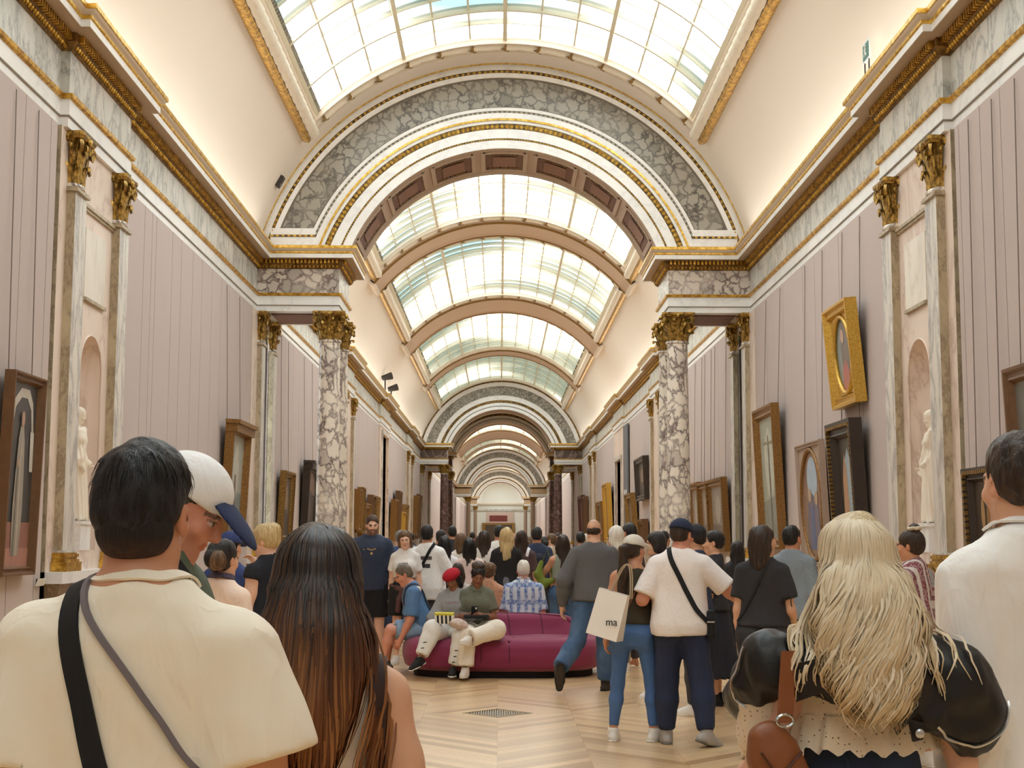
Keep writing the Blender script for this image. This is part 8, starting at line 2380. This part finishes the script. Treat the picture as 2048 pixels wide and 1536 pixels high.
r, b, f = person('dark-haired person seated behind the red beret', -0.60, 17.95, 6, dict(H=1.68, sex='f', sit=SITZ, **SIT), 'light', dict(mat=C(206, 200, 196), name='top', sleeve=0.7, seed=56), dict(mat=C(120, 100, 90)), None, ('bob', HDB, dict(length=0.16)), hands=False, fingers=False)

# ---------------------------------------------------------------- the crowd filling the gallery behind
def template(sex, H, hair, hm, sleeve, pants, seed, rz_arm=None):
    b = Body(H=H, sex=sex, armR=rz_arm)
    out = {}
    V, Q = surface_nets(b.skin(False), 0.026, b.fine(0.011, False)); me = quad_mesh('body', V, Q, SKIN)
    c = b.tint(TONES[('light', 'tan', 'fair')[seed % 3]])(V); at = me.color_attributes.new('tint', 'FLOAT_COLOR', 'POINT'); at.data.foreach_set('color', np.concatenate([c, np.ones((len(c), 1))], 1).astype(np.float32).ravel())
    out['body'] = me
    for nm, F, h in (('hair', b.hair(*hair), 0.011), ('top', b.top(sleeve=sleeve, loose=0.02, seed=seed, arm_loose=0.02), 0.02), ('trousers', b.pants(loose=0.012), 0.022)):
        V, Q = surface_nets(F, h); out[nm] = quad_mesh(nm, V, Q, HB)
    shf = b.shoe(1); V, Q = surface_nets(shf, 0.014); out['shoe'] = quad_mesh('shoe', V, Q, SNEAK)
    shf = b.shoe(-1); V, Q = surface_nets(shf, 0.014); out['shoe_left'] = quad_mesh('shoe', V, Q, SNEAK)
    return out, hm
TPL = [template('m', 1.75, ('short', 1.05), HB, 0.9, 1, 61), template('f', 1.65, ('long', 1.0), HDB, 0.8, 1, 62), template('f', 1.65, ('bob', 1.05), HB, 1.7, 1, 63), template('m', 1.75, ('fade', 1.0), HDB, 1.8, 1, 64, ((0.3, 0.5, -0.6), (0.0, 0.8, 0.9))),
       template('f', 1.65, ('pony', 1.0), HBR, 0.8, 1, 65), template('m', 1.75, ('bald',), HGR, 0.9, 1, 66), template('f', 1.65, ('lowbun', 1.0), HB, 0.8, 1, 67, ((0.3, 0.5, -0.6), (0.0, 0.8, 0.9))), template('m', 1.75, ('short', 1.1), HGR, 1.8, 1, 68)]
HAIRN = {'hair_black': 'black-haired', 'hair_dark_brown': 'dark-brown-haired', 'hair_brown': 'brown-haired', 'hair_blonde': 'blond-haired', 'hair_grey': 'grey-haired', 'hair_white': 'white-haired'}
COLN = [((236, 234, 230), 'white'), ((44, 46, 54), 'charcoal'), ((60, 80, 124), 'blue'), ((150, 150, 152), 'grey'), ((34, 34, 36), 'black'), ((206, 186, 160), 'beige'), ((120, 60, 66), 'maroon'), ((96, 110, 84), 'olive'), ((216, 180, 178), 'pink'), ((170, 190, 208), 'pale blue')]
crowd = [  # x, y, facing, template, height, hair, top
    (-1.62, 22.0, 20, 7, 1.74, 'hair_grey', 2), (-1.80, 20.5, 170, 0, 1.66, 'hair_black', 1), (-1.05, 23.5, 0, 0, 1.76, 'hair_black', 4), (-1.42, 25.5, 0, 2, 1.66, 'hair_black', 1), (-0.62, 22.2, 165, 2, 1.66, 'hair_black', 0), (-0.98, 27.0, 10, 0, 1.86, 'hair_black', 1),
    (-0.42, 24.5, 0, 1, 1.68, 'hair_dark_brown', 5), (-0.08, 23.0, 0, 3, 1.84, 'hair_black', 0), (0.16, 26.0, 0, 5, 1.74, 'hair_grey', 3), (0.42, 24.0, 0, 4, 1.66, 'hair_brown', 6), (0.62, 22.5, 20, 6, 1.66, 'hair_black', 4), (0.86, 25.5, 70, 4, 1.72, 'hair_brown', 5),
    (1.02, 23.2, 10, 5, 1.62, 'hair_grey', 9), (1.36, 24.8, 0, 0, 1.74, 'hair_black', 1), (1.70, 22.0, 15, 3, 1.72, 'hair_dark_brown', 2), (2.05, 24.0, -20, 1, 1.66, 'hair_dark_brown', 8), (2.45, 21.5, -40, 0, 1.74, 'hair_black', 3), (-2.3, 24.0, 60, 1, 1.66, 'hair_brown', 0),
    (-2.55, 20.0, 40, 2, 1.64, 'hair_black', 6), (-3.0, 26.0, 80, 3, 1.75, 'hair_dark_brown', 7), (-2.0, 29.0, 0, 0, 1.78, 'hair_black', 3), (-1.2, 31.0, 0, 4, 1.66, 'hair_brown', 8), (-0.5, 30.0, 180, 1, 1.66, 'hair_dark_brown', 2), (0.1, 31.5, 0, 7, 1.76, 'hair_grey', 1),
    (0.75, 30.0, 0, 2, 1.66, 'hair_black', 0), (1.25, 32.0, 160, 0, 1.75, 'hair_black', 4), (1.9, 30.0, 0, 3, 1.8, 'hair_dark_brown', 9), (2.7, 28.0, -60, 4, 1.66, 'hair_blonde', 5), (-1.6, 36.0, 0, 1, 1.68, 'hair_blonde', 4), (-0.8, 38.0, 0, 3, 1.8, 'hair_black', 0),
    (0.0, 36.5, 0, 6, 1.66, 'hair_black', 7), (0.6, 39.0, 180, 0, 1.78, 'hair_dark_brown', 3), (1.5, 37.0, 0, 2, 1.66, 'hair_black', 8), (2.3, 39.0, 0, 7, 1.75, 'hair_white', 2), (-2.6, 40.0, 60, 0, 1.76, 'hair_black', 1), (-1.9, 46.0, 0, 3, 1.8, 'hair_dark_brown', 5),
    (-0.9, 47.0, 0, 1, 1.68, 'hair_dark_brown', 6), (0.3, 46.0, 0, 0, 1.8, 'hair_black', 4), (1.2, 48.0, 180, 4, 1.68, 'hair_brown', 0), (2.0, 47.0, 0, 5, 1.78, 'hair_grey', 3), (-2.2, 56.0, 0, 0, 1.78, 'hair_black', 2), (-0.6, 57.0, 0, 2, 1.68, 'hair_black', 0), (0.9, 58.0, 0, 3, 1.8, 'hair_dark_brown', 1), (2.2, 57.0, 0, 1, 1.68, 'hair_blonde', 8)]
_seen = {}
def nth(n):
    return ['', 'second ', 'third ', 'fourth ', 'fifth ', 'sixth ', 'seventh '][n]
for (x, y, rz, ti, H, hn, ci) in crowd:
    meshes, hm = TPL[ti]; base = 1.75 if ti in (0, 3, 5, 7) else 1.65
    k = H / base
    where = 'just beyond the sofa group' if y < 25 else ('near the great arch' if y < 33 else ('past the great arch' if y < 50 else 'far down the gallery'))
    lb = '%s visitor in %s top %s, %s of centre' % (HAIRN[hn], COLN[ci][1], where, 'left' if x < 0 else 'right')
    q = _seen.get(lb, 0); _seen[lb] = q + 1
    if q: lb = nth(q) + lb
    r = empty('person', (x, y, 0), deg(rz)); r.scale = (k, k, k); tag(r, lb, 'person', 'visitors in the far crowd')
    tm = plain('crowd_%s' % COLN[ci][1].replace(' ', '_'), srgb(*COLN[ci][0]), 0.85); bm = [JEAN, JEAND, JEANB, C(90, 84, 80)][(ci + ti) % 4]
    for nm, me in meshes.items():
        o = link('shoe' if nm == 'shoe_left' else nm, me, r)
        mt = {'hair': MATS[hn], 'top': tm, 'trousers': bm}.get(nm)
        if mt is not None:
            o.material_slots[0].link = 'OBJECT'; o.material_slots[0].material = mt

# ---------------------------------------------------------------- marble statues in the niches
STATUE = plain('statue_marble', srgb(246, 236, 220), 0.5, var=0.06, scale=5)
for s, sd, rz in ((-1, 'left', -90), (1, 'right', 90)):
    t = empty('statue', (wx(s, 0.02 - 0.10), NICHE_C, 1.47), deg(rz)); tag(t, 'draped white marble statue standing in the niche of the %s wall' % sd, 'statue', 'statues in the niches')
    m = MB(); m.box(-0.2, 0.2, -0.12, 0.14, 0.0, 0.30); m.box(-0.22, 0.22, -0.14, 0.16, 0.30, 0.34); m.build('pedestal', WHITE, t)
    b = Body(H=1.62, sex='f', armL=((0.05, 0.05, -1), (-0.3, 0.55, -0.6)), armR=((0.1, 0.0, -1), (0.0, 0.45, -0.8)), head=(0, 10, 0))
    F = b.skin(True, True)
    F.loft(b.pel, np.eye(3), [(-0.84, 0.20, 0.16, 0.02), (-0.4, 0.19, 0.15, 0.01), (0.0, 0.18, 0.13, 0), (0.2, 0.15, 0.11, 0), (0.42, 0.15, 0.10, 0)], 0.04, p=2.0)
    F.cone(b.loc(-0.15, 0.05, 0.42), b.loc(0.15, 0.10, 0.0), 0.05, 0.06, 0.04)
    F.ell(b.hp(0, -0.03, 0.05), A3((0.09, 0.11, 0.09)), None, 0.02)
    c0 = b.pel
    F.disp = lambda P: 0.010 * np.sin(16 * np.arctan2(P[:, 1] - c0[1], P[:, 0] - c0[0]) + 6 * P[:, 2]) * (P[:, 2] < c0[2] + 0.3)
    V, Q = surface_nets(F, 0.02, b.fine(0.011, False))
    k = 1.35 / 1.62
    me = quad_mesh('figure', V * k, Q, STATUE); link('figure', me, t, (0, 0, 0.335))
